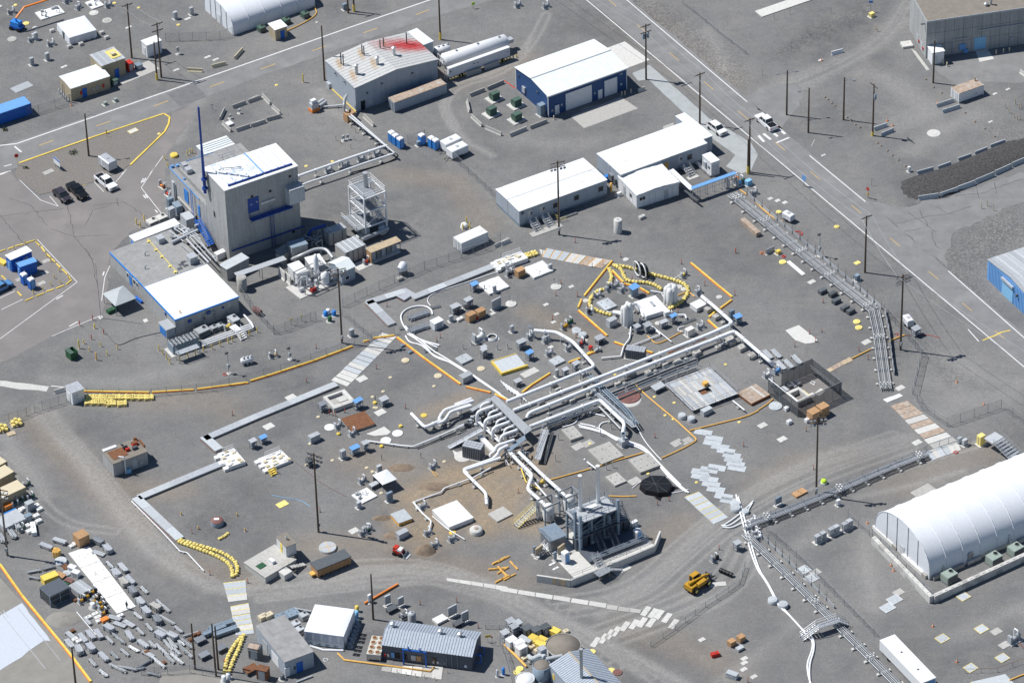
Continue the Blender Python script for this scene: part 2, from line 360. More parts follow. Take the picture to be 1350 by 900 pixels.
for fld,w,st,pts in STROKES:
 wp=[G(*p)for p in pts];best=np.full_like(XX,1e9)
 for a,b in zip(wp[:-1],wp[1:]):
  dx,dy=b.x-a.x,b.y-a.y;L2=dx*dx+dy*dy+1e-9
  t=np.clip(((XX-a.x)*dx+(YY-a.y)*dy)/L2,0,1)
  best=np.minimum(best,(XX-a.x-t*dx)**2+(YY-a.y-t*dy)**2)
 FLD[fld]=np.maximum(FLD[fld],st*np.exp(-best/(0.5*w*w)))
RUTS=[N('60,545 130,625 205,720 285,770'),N('330,780 470,762 580,752 690,790 790,850 870,900'),N('350,770 480,748 600,750 720,812 800,870'),N('740,800 840,785 900,730 960,680 1060,625 1190,580'),N('790,840 900,800 960,770 985,720'),N('600,170 582,140 600,112 660,98 700,60 720,20'),N('1010,125 1100,92 1170,50 1195,5'),N('1130,640 1200,610 1290,585'),N('0,600 40,640 80,690 150,700')]
RUTS+=[[(x+dx,y+dy)for x,y in r]for r in RUTS[:5]for dx,dy in((14,9),(-12,-8))]
for pts in RUTS:
 wp=[G(*p)for p in pts]
 for _ in range(3):
  q=[wp[0]]
  for a,b in zip(wp[:-1],wp[1:]):q+=[a*.75+b*.25,a*.25+b*.75]
  wp=q+[wp[-1]]
 best=np.full_like(XX,1e9)
 xs=np.array([p.x for p in wp]);ys=np.array([p.y for p in wp])
 msk=(XX>xs.min()-4)&(XX<xs.max()+4)&(YY>ys.min()-4)&(YY<ys.max()+4)
 X1,Y1=XX[msk],YY[msk];bb=np.full(X1.shape,1e9)
 for a,b in zip(wp[:-1],wp[1:]):
  dx,dy=b.x-a.x,b.y-a.y;L2=dx*dx+dy*dy+1e-9
  t=np.clip(((X1-a.x)*dx+(Y1-a.y)*dy)/L2,0,1)
  bb=np.minimum(bb,(X1-a.x-t*dx)**2+(Y1-a.y-t*dy)**2)
 d=np.sqrt(bb);v=0.7*(np.exp(-((d-0.85)/0.33)**2))
 FLD['pale'][msk]=np.maximum(FLD['pale'][msk],v)
ZZ=np.zeros_like(XX)
inn=(np.abs(XX)<112)&(YY>-104)&(YY<136)
ZZ[inn]+=0.012*np.random.rand(int(inn.sum()))-0.012
for(px,py,rr,hh)in[(285,690,5,.25),(560,655,2.5,.3),(600,668,2.2,.25),(655,640,3,.2),(540,700,2,.25),(700,655,2.5,.25),(640,690,2,.2)]:
 c=G(px,py);ZZ+=hh*np.exp(-((XX-c.x)**2+(YY-c.y)**2)/(rr*rr))*(0.6+0.4*np.sin(XX*2.3)*np.cos(YY*1.9))
nx,ny=len(gx),len(gy)
me=bpy.data.meshes.new('ground')
co=np.stack([XX.ravel(),YY.ravel(),ZZ.ravel()],1).astype(np.float32)
ii=np.arange(NV).reshape(ny,nx)
fc=np.stack([ii[:-1,:-1],ii[:-1,1:],ii[1:,1:],ii[1:,:-1]],-1).reshape(-1,4)
me.vertices.add(NV);me.vertices.foreach_set('co',co.ravel())
me.loops.add(fc.size);me.loops.foreach_set('vertex_index',fc.ravel().astype(np.int32))
me.polygons.add(len(fc));me.polygons.foreach_set('loop_start',np.arange(0,fc.size,4,dtype=np.int32))
me.update(calc_edges=True)
at=me.attributes.new('wear','FLOAT_COLOR','POINT')
at.data.foreach_set('color',np.stack([FLD['tan'].ravel(),FLD['pale'].ravel(),FLD['dark'].ravel(),FLD['coarse'].ravel()],1).astype(np.float32).ravel())
gm=bpy.data.materials.new('ground_gravel');gm.use_nodes=True;nt=gm.node_tree;bs=nt.nodes['Principled BSDF']
setv(bs,'Roughness',0.95);setv(bs,'Specular IOR Level',0.15)
geo=_n(nt,'ShaderNodeNewGeometry');atn=_n(nt,'ShaderNodeAttribute',attribute_name='wear')
sep=_n(nt,'ShaderNodeSeparateColor');nt.links.new(atn.outputs['Color'],sep.inputs[0])
def gn(scale,det=6,ro=.6):
 n=_n(nt,'ShaderNodeTexNoise');setv(n,'Scale',scale);setv(n,'Detail',det);setv(n,'Roughness',ro)
 nt.links.new(geo.outputs['Position'],n.inputs['Vector']);return n.outputs['Fac']
def ramp(fac,stops):
 r=_n(nt,'ShaderNodeValToRGB')
 while len(r.color_ramp.elements)<len(stops):r.color_ramp.elements.new(0.5)
 for e,(p,c)in zip(r.color_ramp.elements,stops):e.position=p;e.color=(c,c,c,1)if not isinstance(c,tuple)else c+(1,)
 nt.links.new(fac,r.inputs[0]);return r.outputs[0]
def mixc(fac,a,b,mode='MIX'):
 x=_n(nt,'ShaderNodeMix',data_type='RGBA',blend_type=mode)
 for sock,v in((0,fac),(6,a),(7,b)):
  if isinstance(v,(int,float)):x.inputs[sock].default_value=v
  elif isinstance(v,tuple):x.inputs[sock].default_value=v+(1,)
  else:nt.links.new(v,x.inputs[sock])
 return x.outputs[2]
def mth(op,a,b):
 x=_n(nt,'ShaderNodeMath',operation=op)
 for i,v in enumerate((a,b)):
  if isinstance(v,(int,float)):x.inputs[i].default_value=v
  else:nt.links.new(v,x.inputs[i])
 return x.outputs[0]
base=ramp(gn(0.035,8,.62),[(.32,(.128,.128,.13)),(.5,(.186,.186,.185)),(.68,(.235,.231,.225))])
base=mixc(ramp(gn(0.16,8,.75),[(.45,0.),(.68,.7)]),base,(.235,.226,.212))
base=mixc(ramp(gn(0.45,8,.75),[(.3,.55),(.5,0.)]),base,(.145,.143,.141))
brk=ramp(gn(1.4,8,.8),[(.34,.35),(.6,1.)])
base=mixc(mth('MULTIPLY',sep.outputs[0],brk),base,(.33,.255,.17))
base=mixc(mth('MULTIPLY',mth('MULTIPLY',sep.outputs[1],brk),1.0),base,(.345,.335,.318))
base=mixc(mth('MULTIPLY',sep.outputs[2],brk),base,(.125,.123,.121))
for sc_,lo,hi in((3.4,.76,1.26),(1.1,.9,1.1),(9.0,.84,1.2)):base=mixc(1.0,base,ramp(gn(sc_,4,.85),[(.3,lo),(.5,.98),(.7,hi)]),'MULTIPLY')
vor=_n(nt,'ShaderNodeTexVoronoi');setv(vor,'Scale',2.2);nt.links.new(geo.outputs['Position'],vor.inputs['Vector'])
cob=ramp(vor.outputs['Distance'],[(.0,1.55),(.35,1.1),(.62,.5)])
base=mixc(mth('MULTIPLY',atn.outputs['Alpha'],.5),base,mixc(1.0,base,cob,'MULTIPLY'))
nt.links.new(base,bs.inputs['Base Color'])
bp=_n(nt,'ShaderNodeBump');setv(bp,'Strength',.55);setv(bp,'Distance',.06)
nt.links.new(gn(5,5,.8),bp.inputs['Height']);nt.links.new(bp.outputs[0],bs.inputs['Normal'])
me.materials.append(gm);MATS['ground_gravel']=gm
go=bpy.data.objects.new('ground',me);link(go);go['kind']='structure'
def ep(pts,rough=0.0,seg=1.5):
 wp=[G(*p)for p in pts];o=[]
 if not rough:return[(p.x,p.y)for p in wp]
 for a,b in zip(wp,wp[1:]+wp[:1]):
  n=max(1,int((b-a).length/seg))
  for i in range(n):
   p=a.lerp(b,i/n);o+=[(p.x+uni(-rough,rough),p.y+uni(-rough,rough))]
 return o
def sh_(name,pts,mtl,z,par_=None,rough=0.0,seg=1.5):
 e=ep(pts,rough,seg);mb=M();mb.add([(x,y,z)for x,y in e],[tuple(range(len(e)))])
 return sr_(name,mb,mtl,par_)
def sp_(p,q,w,z,mtl,par_,name='painted_line',ext=0):
 a=G(*p);b=G(*q);d=(b-a);L=d.length;d.normalize();nrm=Vector((-d.y,d.x,0))*(w/2)
 mb=M();n=max(1,int(L/6));vs=[]
 for i in range(n+1):
  c=a+d*(L*i/n);vs+=[(c.x+nrm.x,c.y+nrm.y,z),(c.x-nrm.x,c.y-nrm.y,z)]
 mb.add(vs,[(2*i+1,2*i+3,2*i+2,2*i)for i in range(n)])
 return sr_(name,mb,mtl,par_)
def stripes(pts,w,z,mtl,par_,name='painted_line'):
 for a,b in zip(pts[:-1],pts[1:]):sp_(a,b,w,z,mtl,par_,name)
tl_(0)
rl=sh_('road',N('-60,213 0,193 340,79 566,0 640,-27 680,-8 560,26 340,102 262,132 225,148 120,190 20,222 -60,240'),'asphalt',.010,rough=.12)
stripes([(-40,194),(0,192),(22,189.5),(340,79),(460,36.8),(620,-18)],.3,.014,MW,rl)
tl_(1)
for a,b in[((202,750),(275,725)),((497,650),(568,626)),((793,548),(868,520)),((1080,450),(1155,422))]:sp_(a,b,.22,.014,'marking_yellow',rl)
tl_(2)
for a,b in[((52,358),(130,330)),((317,264),(390,238)),((583,171),(655,146)),((853,77),(922,52))]:sp_(a,b,.22,.014,'marking_yellow',rl)
tl_(1)
sh_('asphalt_patch',N('862,484 1000,430 1070,500 930,550'),'asphalt_patch',.014,rl,.1)
sp_((75,755),(110,785),.35,.014,MW,rl);sp_((0,898),(55,882),.35,.014,MW,rl)
sp_((20,858),(60,848),.25,.014,MW,rl)
tl_(0)
rr=sh_('road',N('745,-26 826,42 1000,190 1190,350 1298,440 1360,492 1400,530 1480,560 1420,500 1350,440 1200,314 1068,202 966,113 832,0 800,-28'),'asphalt',.010,rough=.15)
sp_((745,-23.5),(1380,508.5),.22,.014,MW,rr)
sp_((810,-13.6),(985,134.5),.22,.014,MW,rr);sp_((1067,205),(1141,266),.22,.014,MW,rr);sp_((1250,357),(1400,489),.22,.014,MW,rr)
for x,y in[(806,3),(846,38),(888.8,75),(934,113),(979.6,152),(1028.5,193),(1075,231.7),(1128.9,275.7),(1179.7,319),(1230.8,363),(1275,404.6),(1318,441)]:
 sp_((x-6.5,y-5.4),(x+6.5,y+5.4),.16,.014,'marking_yellow',rr)
tl_(4)
for a,b in[((0,690),(28,722)),((25,680),(62,710)),((62,665),(98,695)),((105,655),(135,682))]:sp_(a,b,.55,.014,MW,rr)
sp_((90,727),(156,700),.4,.014,MW,rr)
tl_(8)
sp_((1065,825),(1120,887),.2,.014,MW,rr)
mb=M();
for a,b in[((1140,882),(1170,868)),((1170,868),(1200,858)),((1200,858),(1235,840)),((1235,840),(1280,830))]:sp_(a,b,.3,.016,YE,rr)
tl_(0)
sr=sh_('road',N('985,128 1000,118 1050,108 1058,128 1046,150 1030,170'),'asphalt',.010,rough=.4)
sr2=sh_('road',N('1141,264 1190,275 1210,268 1260,258 1350,226 1420,200 1420,240 1340,268 1260,305 1248,330 1246,350'),'asphalt',.0105,rough=.5)
sh_('ramp_apron',N('1212,62 1262,50 1350,72 1420,60 1420,90 1340,110 1290,108 1262,112 1236,96'),'asphalt',.012,rough=.3)
lot=sh_('parking_lot',N('-60,252 8,224 20,234 52,262 120,246 172,219 224,162 228,149 258,138 252,160 222,200 214,250 213,286 172,306 146,334 143,348 141,398 131,418 74,440 20,470 -60,500'),AL,.009,rough=.25)
tl_(5)
for pts in([(0,42),(52,24)],N('72,40 210,172 302,204'),[(255,150),(302,204)],[(333,125),(382,178)],[(425,115),(462,157)],[(484,75),(535,128)],[(660,5),(597,78)],N('800,0 728,108 842,252'),N('192,374 398,594 0,886'),[(0,676),(78,640)],[(6,736),(118,682)],N('567,510 540,570 524,690'),[(524,764),(268,872)]):
 stripes(pts,.13,.014,MW,lot)
sp_((425,96),(468,80),.16,.014,'marking_yellow',lot)
tl_(1);sp_((840,805),(772,898),.13,.014,MW,lot);sp_((660,865),(628,898),.13,.014,MW,lot)
tl_(5)
for a,b in[((728,82),(740,60)),((738,80),(752,58)),((738,146),(752,162)),((748,142),(762,160)),((800,222),(812,236)),((530,560),(537,540)),((290,682),(325,662)),((358,822),(400,798))]:
 sp_(a,b,.25,.014,MW,lot,'painted_letter')
tl_(0)
isl=sh_('gravel_island',N('25,216 120,184 216,150 224,156 220,169 171,217 158,227 120,241 52,257 18,231'),'gravel_bed',.05,rough=.06)
def kerb(name,pts,w,h,mtl,par_=None):
 wp=[G(*p)for p in pts];out=[]
 for a,b in zip(wp[:-1],wp[1:]):
  L=(b-a).length;n=max(1,int(L/3.0));d=(b-a).normalized();nr=Vector((-d.y,d.x,0))*(w/2)
  for i in range(n):
   p=a.lerp(b,i/n)+d*.015;q=a.lerp(b,(i+1)/n)-d*.015
   mb=M();mb.poly([(p-nr).to_2d(),(q-nr).to_2d(),(q+nr).to_2d(),(p+nr).to_2d()],0,h);out.append(mb)
 for mb in out:sr_(name,mb,mtl,par_)
tl_(1)
kerb('kerb_stone',N('100,842 470,712 845,588 875,606 870,640 850,680 672,852'),.35,.14,YE,isl)
tl_(3)
pv=bpy.data.objects.new('pavement',None);link(pv);pv['kind']='structure'
sh_(PS,N('745,345 768,335 1075,610 1290,735 1330,800 1290,880 1240,895 1160,860 1210,800 1060,690 760,410 745,410'),'pavement',.012,pv,.08)
sh_(PS,N('548,248 640,215 768,310 650,352 645,340'),CP,.012,pv,.05)
sh_(PS,N('678,378 745,352 750,412 710,418'),'pavement',.0125,pv,.05)
sh_('driveway_slab',N('360,600 620,500 708,560 430,662'),CO,.014,pv)
sh_('driveway_slab',N('400,575 590,510 640,500 620,502 430,560'),CO,.0145,pv)
sh_('driveway_slab',N('838,652 892,632 892,648 838,668'),CO,.0135,pv)
tl_(5);sh_(PS,N('735,788 755,780 765,795 745,803'),CP,.014,pv)
tl_(9);sh_(PS,N('-60,240 30,242 252,270 240,295 100,285 -60,262'),CP,.014,pv,.12)
tl_(4);sh_(PS,N('1100,255 1160,245 1198,300 1125,316'),CP,.017,pv)
tl_(4);sh_(PS,N('775,248 800,262 870,355 855,360 800,285'),CO,.016,pv)
tl_(13)
bank=sh_('silt_bank',N('-80,310 0,380 360,775 450,900 470,960 -80,1000'),'silt',.02,rough=.1)
mb=M();pts=N('-60,600 108,505 250,690 215,690 170,720 110,770 0,838 -60,860')
sh_('geotextile_sheet',pts,'fabric_sheet',.05,bank,.1)
for a,b in[((0,548),(225,830)),((90,530),(300,790)),((15,540),(40,575))]:sp_(a,b,.12,.056,LG,bank,'seam')
sh_('silt_bank',N('790,895 800,850 930,830 960,836 1100,870 1275,890 1275,960 780,960'),'silt',.02,None,.15)
tl_(4)
hp=[]
tl_(0)
for x,y in N('1187,240 1197,236 1245,222 1330,186 1345,184 1400,165 1400,200 1345,216 1245,262 1207,264 1190,256'):hp.append(G(x,y))
cx=sum((p for p in hp),Vector())/len(hp);mb=M();rings=[]
for k,(s_,z_)in enumerate([(1,0.0),(.93,.25),(.8,.55),(.6,.8),(.3,.9)]):
 rg=[]
 for i in range(len(hp)):
  for t in(0,.25,.5,.75):
   p=hp[i].lerp(hp[(i+1)%len(hp)],t);q=cx+(p-cx)*s_*uni(.98,1.02);rg.append((q.x,q.y,z_+uni(-.06,.06)*(k>0)))
 rings.append(rg)
n=len(rings[0]);vs=[v for r_ in rings for v in r_]+[(cx.x,cx.y,.92)]
fs=[(k*n+i,k*n+(i+1)%n,(k+1)*n+(i+1)%n,(k+1)*n+i)for k in range(4)for i in range(n)]+[(4*n+i,4*n+(i+1)%n,5*n)for i in range(n)]
mb.add(vs,fs,True);hpile=sr_('gravel_heap',mb,'gravel_dark')
random.seed(11)
def ck(par_,polys,z,mtl='gravel_dark'):
 mb=M()
 for pts in polys:
  wp=[G(*p)for p in pts];path=[wp[0]]
  for a,b in zip(wp[:-1],wp[1:]):
   n=max(2,int((b-a).length/.8))
   for i in range(1,n+1):path.append(a.lerp(b,i/n)+Vector((uni(-.18,.18),uni(-.18,.18),0)))
  for a,b in zip(path[:-1],path[1:]):
   d=(b-a).normalized();nr=Vector((-d.y,d.x,0))*uni(.03,.055)
   mb.add([(a.x+nr.x,a.y+nr.y,z),(a.x-nr.x,a.y-nr.y,z),(b.x-nr.x,b.y-nr.y,z),(b.x+nr.x,b.y+nr.y,z)],[(0,1,2,3)])
 o=sr_('crack',mb,mtl,par_);o['kind']='stuff'
tl_(5)
ck(lot,[[(0,250),(120,390)],N('0,255 200,230 330,215'),N('480,200 640,180 800,290'),N('350,200 370,300 380,360 480,480'),N('260,320 380,360 560,350'),N('560,200 480,220 440,300'),[(600,160),(610,200)],[(170,40),(80,70)],N('440,420 480,490 500,620'),N('50,160 160,200 240,300')],.0142)
tl_(8);ck(sr2,[[(760,230),(900,330)],N('700,290 860,250 1000,240'),[(820,220),(860,300)],N('900,200 960,240 1080,200'),[(740,330),(830,310)],N('1000,150 1150,130 1340,60'),[(1100,60),(1120,160)],[(1200,80),(1210,140)],N('880,330 900,400 930,420')],.0142)
# buildings
TL.update({21:(205,170,6.4286),22:(130,270,6.4286),23:(200,380,9),24:(330,220,5),25:(600,500,7.5),26:(690,610,5.295),27:(560,30,9),28:(760,330,6.136),31:(870,450,5.192),32:(40,690,4.5),33:(0,590,4.5),34:(320,780,7.5),35:(640,790,7.5),36:(960,220,5.627),37:(780,140,6.136),38:(600,330,6.43),40:(640,180,6.75),41:(260,170,9),46:(1150,600,4.5),48:(490,800,8.4375)})
def stilt(mb,x0,x1,y0,y1,za,zb,t):
 mb.add([(x0,y0,za),(x1,y0,za),(x1,y1,zb),(x0,y1,zb),(x0,y0,za+t),(x1,y0,za+t),(x1,y1,zb+t),(x0,y1,zb+t)],BOXF)
def rpan(o,L,W,h,rise,ridge,mtl,pitch,t=.05,over=.15,seam=.05,seammat=None,name=RO,z0=None):
 A,B=(L,W)if ridge in('x',None)else(W,L)
 n=max(1,int(round((A+2*over)/pitch)));p=(A+2*over)/n
 tr=(lambda x,y:(x,y))if ridge in('x',None)else(lambda x,y:(-y,x))
 def one(x0,x1,y0,y1,za,zb):
  mb=M();stilt(mb,x0+.012,x1-.012,y0,y1,za,zb,t);stilt(mb,x0+.012,x0+.012+max(.05,p*.12),y0,y1,za+t-.004,zb+t-.004,seam+.004)
  mb.v=[(*tr(v[0],v[1]),v[2])for v in mb.v]
  Pt(o,name,mb,seammat or mtl)
 for i in range(n):
  x0=-A/2-over+i*p;x1=x0+p
  if ridge is None:one(x0,x1,-B/2-over,B/2+over,h,h)
  else:
   d=rise*over/(B/2)
   one(x0,x1,-B/2-over,0,h-d,h+rise);one(x0,x1,.002,B/2+over,h+rise,h-d)
def body(L,W,h,rise=0,ridge=None,z0=0.0):
 mb=M()
 if not rise:mb.cbox(L,W,0,z0,h)
 elif ridge=='x':mb.prism([(-W/2,z0),(W/2,z0),(W/2,h-.02),(0,h+rise-.02),(-W/2,h-.02)][::1],-L/2,L/2)
 else:
  mb.prism([(-L/2,z0),(L/2,z0),(L/2,h-.02),(0,h+rise-.02),(-L/2,h-.02)],-W/2,W/2)
  mb.v=[(-v[1],v[0],v[2])for v in mb.v]
 return mb
def wface(o,face,L,W,u,z,w,hh,mtl,name,d=.06,out=0.0,handle=False,frame=None):
 mb=M()
 if face=='S':x=-L/2+u*L;mb.box(x-w/2,x+w/2,-W/2-d-out,-W/2+.01-out,z,z+hh)
 elif face=='W':y=W/2-u*W;mb.box(-L/2-d-out,-L/2+.01-out,y-w/2,y+w/2,z,z+hh)
 elif face=='E':y=-W/2+u*W;mb.box(L/2-.01+out,L/2+d+out,y-w/2,y+w/2,z,z+hh)
 q=Pt(o,name,mb,mtl)
 if frame:
  fm=M();e=.08
  if face=='S':
   y0,y1=-W/2-d-.03,-W/2+.005
   for a,b,c,dd in((x-w/2-e,x+w/2+e,z+hh,z+hh+e),(x-w/2-e,x+w/2+e,z-e,z),(x-w/2-e,x-w/2,z,z+hh),(x+w/2,x+w/2+e,z,z+hh)):fm.box(a,b,y0,y1,c,dd)
  else:
   x0,x1=-L/2-d-.03,-L/2+.005
   for a,b,c,dd in((y-w/2-e,y+w/2+e,z+hh,z+hh+e),(y-w/2-e,y+w/2+e,z-e,z),(y-w/2-e,y-w/2,z,z+hh),(y+w/2,y+w/2+e,z,z+hh)):fm.box(x0,x1,a,b,c,dd)
  Pt(q,FR,fm,frame)
 if handle:
  hm=M()
  if face=='S':hm.bx(x+w*.36,-W/2-d-.04-out,z+1.0,.06,.08,.2)
  else:hm.bx(-L/2-d-.04-out,y-w*.36,z+1.0,.08,.06,.2)
  Pt(q,HA,hm,SG)
 return q
def trim(o,L,W,h,mtl,t=.18,w=.12,sides='SWNE',name='roof_edge',z=None):
 z=h if z is None else z
 e={'S':(-L/2-w,L/2+w,-W/2-w,-W/2+.02),'N':(-L/2-w,L/2+w,W/2-.02,W/2+w),'W':(-L/2-w,-L/2+.02,-W/2+.022,W/2-.022),'E':(L/2-.02,L/2+w,-W/2+.022,W/2-.022)}
 for s in sides:mb=M();mb.box(*e[s],z-t,z+.06);Pt(o,name,mb,mtl)
def rails(mb,pts,h=1.0,r=.03,gap=1.6,mid=True,base=0.0):
 for a,b in zip(pts[:-1],pts[1:]):
  a=Vector(a);b=Vector(b);n=max(1,int((b-a).length/gap))
  for i in range(n+1):
   p=a.lerp(b,i/n);mb.cyl(p,p+Vector((0,0,h)),r,4)
  for hh in((h,h*.5)if mid else(h,)):mb.cyl(a+Vector((0,0,hh)),b+Vector((0,0,hh)),r,4)
def St(o,x0,y0,dx,dy,z0,z1,w,mtl,name='stair',rail=True,railmat=None):
 n=max(3,int(abs(z1-z0)/.2));d=Vector((dx,dy,0));pl=Vector((-dy,dx,0)).normalized()*(w/2);a=atan2(dy,dx)
 st=bpy.data.objects.new(name,None);link(st,o)
 for i in range(n):
  t=(i+.5)/n;PX(st,'tread',(x0+dx*t,y0+dy*t,z0+(z1-z0)*(i+1)/n-.02,d.length/n*.8,w,.05,a),mtl)
 for s in(-1,1):
  mb=M();p=Vector((x0,y0,z0))+pl*s;q=Vector((x0+dx,y0+dy,z1))+pl*s
  mb.tube([p,q],.09,4)
  if rail:
   for hh in(.5,1.0):mb.tube([p+Vector((0,0,hh)),q+Vector((0,0,hh))],.035,4)
   for t in(0,.33,.66,1):mb.cyl(p.lerp(q,t),p.lerp(q,t)+Vector((0,0,1.0)),.03,4)
  Pt(st,'stringer_rail',mb,railmat or mtl)
 return st
def vent(o,x,y,z,r=.22,h=1.0,cap=True,mtl=GA,name='exhaust_stack'):
 mb=M();mb.cyl((x,y,z-.05),(x,y,z+h),r,10);v=Pt(o,name,mb,mtl)
 if cap:c=M();c.cyl((x,y,z+h+.06),(x,y,z+h+.28),r*1.5,10,r*.3);Pt(v,'rain_cap',c,mtl)
 return v
def sbox(o,x,y,z,sx,sy,sz,mtl,name,lid=None):
 mb=M();mb.box(x-sx/2,x+sx/2,y-sy/2,y+sy/2,z,z+sz);q=Pt(o,name,mb,mtl)
 if lid:l=M();l.box(x-sx/2-.04,x+sx/2+.04,y-sy/2-.04,y+sy/2+.04,z+sz-.05,z+sz+.05);Pt(q,LI,l,lid)
 return q
tl_(2)
h=H(540,580,455);c,a,L,W=rect((390,312),(540,455),(963,305),(812,172),h)
o=Th('metal_building','pale grey metal building with exhaust stacks and red stain across its roof','building',c,a)
Pt(o,WJ,body(L,W,h,1.0,'y'),WG)
stm=mat('stained_metal_roof',(.58,.58,.56),.5,.2,.12,sk_=0.0)
nt=stm.node_tree;bs=nt.nodes['Principled BSDF'];prev=bs.inputs['Base Color'].links[0].from_socket
tl_(2)
def sn(nt,prev,px,py,h,rx,rot,col,st,soft=.25):
 g=G(px,py,h);geo=_n(nt,'ShaderNodeNewGeometry');mp=_n(nt,'ShaderNodeMapping',vector_type='TEXTURE')
 setv(mp,'Location',g);setv(mp,'Rotation',(0,0,rot));setv(mp,'Scale',(rx[0],rx[1],50))
 nt.links.new(geo.outputs['Position'],mp.inputs['Vector'])
 nz=_n(nt,'ShaderNodeTexNoise');setv(nz,'Scale',1.2);nt.links.new(geo.outputs['Position'],nz.inputs['Vector'])
 ln=_n(nt,'ShaderNodeVectorMath',operation='LENGTH');nt.links.new(mp.outputs[0],ln.inputs[0])
 ad=_n(nt,'ShaderNodeMath',operation='MULTIPLY_ADD');nt.links.new(nz.outputs['Fac'],ad.inputs[0]);setv(ad,1,.6);nt.links.new(ln.outputs['Value'],ad.inputs[2])
 mr=_n(nt,'ShaderNodeMapRange');setv(mr,1,.5);setv(mr,2,1.4);setv(mr,3,st);setv(mr,4,0)
 nt.links.new(ad.outputs[0],mr.inputs[0])
 x=_n(nt,'ShaderNodeMix',data_type='RGBA');setv(x,7,col+(1,))
 nt.links.new(mr.outputs[0],x.inputs[0]);nt.links.new(prev,x.inputs[6]);return x.outputs[2]
prev=sn(nt,prev,790,243,h,(7.0,3.2),a-.55,(.5,.06,.06),.95)
prev=sn(nt,prev,850,240,h,(4.0,2.2),a-.3,(.55,.05,.05),.8)
for x,y in((478,330),(590,290),(548,390),(655,340)):prev=sn(nt,prev,x-18,y+4,h,(2.6,.8),a-pi/2-.3,(.45,.28,.12),.7)
prev=sn(nt,prev,690,240,h,(1.6,.6),a-1.9,(.4,.2,.1),.6)
nt.links.new(prev,bs.inputs['Base Color'])
rpan(o,L,W,h,1.0,'y','stained_metal_roof',.9,over=.2)
trim(o,L,W,h,WG,.25,.1,'W')
def lon(o,px,py,z):
 g=G(px,py,z);d=g-Vector(o.location);ca,sa=cos(-o.rotation_euler.z),sin(-o.rotation_euler.z)
 return(d.x*ca-d.y*sa,d.x*sa+d.y*ca)
for x,by,ty in((468,325,262),(480,333,272),(577,283,228),(587,292,238),(670,258,205),(688,248,195),(806,222,172)):
 q=lon(o,x,by,h+.5);vent(o,*q,h+.3,.12,2.6,False,DG)
for x,by in((548,380),(655,340),(741,290)):
 q=lon(o,x,by,h+.5);vent(o,*q,h+.3,.33,2.2)
wface(o,'S',L,W,.085,0,1.0,2.1,GD,DO,handle=True)
wface(o,'S',L,W,.17,.6,1.1,.9,PM,'louvre');wface(o,'S',L,W,.36,.3,1.4,1.2,PM,'louvre')
for u in(.14,.32,.69):wface(o,'S',L,W,u,h-1.2 if u>.2 else h-2.2,.35,.2,DG,'wall_lamp',.3)
for u in(.33,.65):wface(o,'W',L,W,u,h-.9,.35,.2,DG,'wall_lamp',.3)
wface(o,'W',L,W,.08,0,1.2,1.1,PM,CA,.5)
PB(o,'yellow_kick_rail',(-L/2-.16,-L/2-.01,-W/2,W/2-2,.05,.2),YE)
c,a,L2,W2=rect((812,165),(893,230),(940,210),(858,147),h-.8)
o2=Th('metal_annex','small flat topped annex behind red stained metal building','annex',c,a)
Pt(o2,WJ,body(L2,W2,h-.9),WG);rpan(o2,L2,W2,h-.9,0,None,MR,.9)
def cont(name,lb,cs,h,wallm,roofm,gp=None,doors='W',rusty=None,ribs=True):
 c,a,L,W=rect(*cs,h)
 o=Th(name,lb,'container',c,a,gp)
 PC3(o,'shell',(L,W,0,.12,h-.03),wallm)
 mb=M()
 n=int(L/.42)
 for i in range(n):
  x=-L/2+.25+i*(L-.5)/max(1,n-1);mb.box(x-.1,x+.1,-W/2-.035,-W/2+.01,.25,h-.18);mb.box(x-.1,x+.1,W/2-.01,W/2+.035,.25,h-.18)
 Pt(o,'corrugation',mb,wallm,kind='stuff')
 mb=M();mb.box(-L/2-.03,L/2+.03,-W/2-.05,W/2+.05,h-.12,h-.02);n=int(L/.5)
 if ribs:
  for i in range(n):x=-L/2+.4+i*(L-.8)/max(1,n-1);mb.box(x-.12,x+.12,-W/2+.15,W/2-.15,h-.025,h+.02)
 Pt(o,RN,mb,roofm)
 for sx in(-1,1):
  for sy in(-1,1):PB(o,'corner_post',(sx*L/2-.07*(1+sx*.3),sx*L/2+.07*(1-sx*-.3),sy*W/2-.08,sy*W/2+.08,0,h),wallm)
 for s in(0,1):
  mb=M();mb.box(-L/2-.06,-L/2+.01,-W/2+.12+s*(W/2-.1),-.02+s*(W/2-.1),.2,h-.2);d=Pt(o,'door_leaf',mb,wallm)
  for k in(.3,.7):
   y=-W/2+.12+s*(W/2-.1)+k*(W/2-.14);m2=M();m2.cyl((-L/2-.1,y,.2),(-L/2-.1,y,h-.15),.03,5);Pt(d,'lock_rod',m2,SG)
 return o,L,W
o,L,W=cont('shipping_container','long pale grey shipping container along red stained metal building',N('710,503 743,527 1012,432 980,408'),H(743,580,527),WG,RP)
tl_(3)
h=H(245,605,495);c,a,L,W=rect((77,348),(245,495),(648,350),(480,207),h)
o=Th('blue_building','navy blue metal garage with broad white roof and two roller doors','garage',c,a)
Pt(o,WJ,body(L,W,h,.75,'x'),'wall_navy');rpan(o,L,W,h,.75,'x',MR,1.0,over=.25,seam=.04)
PB(o,'ridge_cap',(-L/2-.25,L/2+.25,-.12,.12,h+.82,h+.9),LG)
trim(o,L,W,h,WP,.22,.3,'S')
PB(o,'corner_trim',(-L/2-.04,-L/2+.01,W/2-.12,W/2+.02,0,h-.1),WP)
PB(o,'downpipe',(L/2-.08,L/2+.06,-W/2-.06,-W/2+.1,0,h-.1),WP)
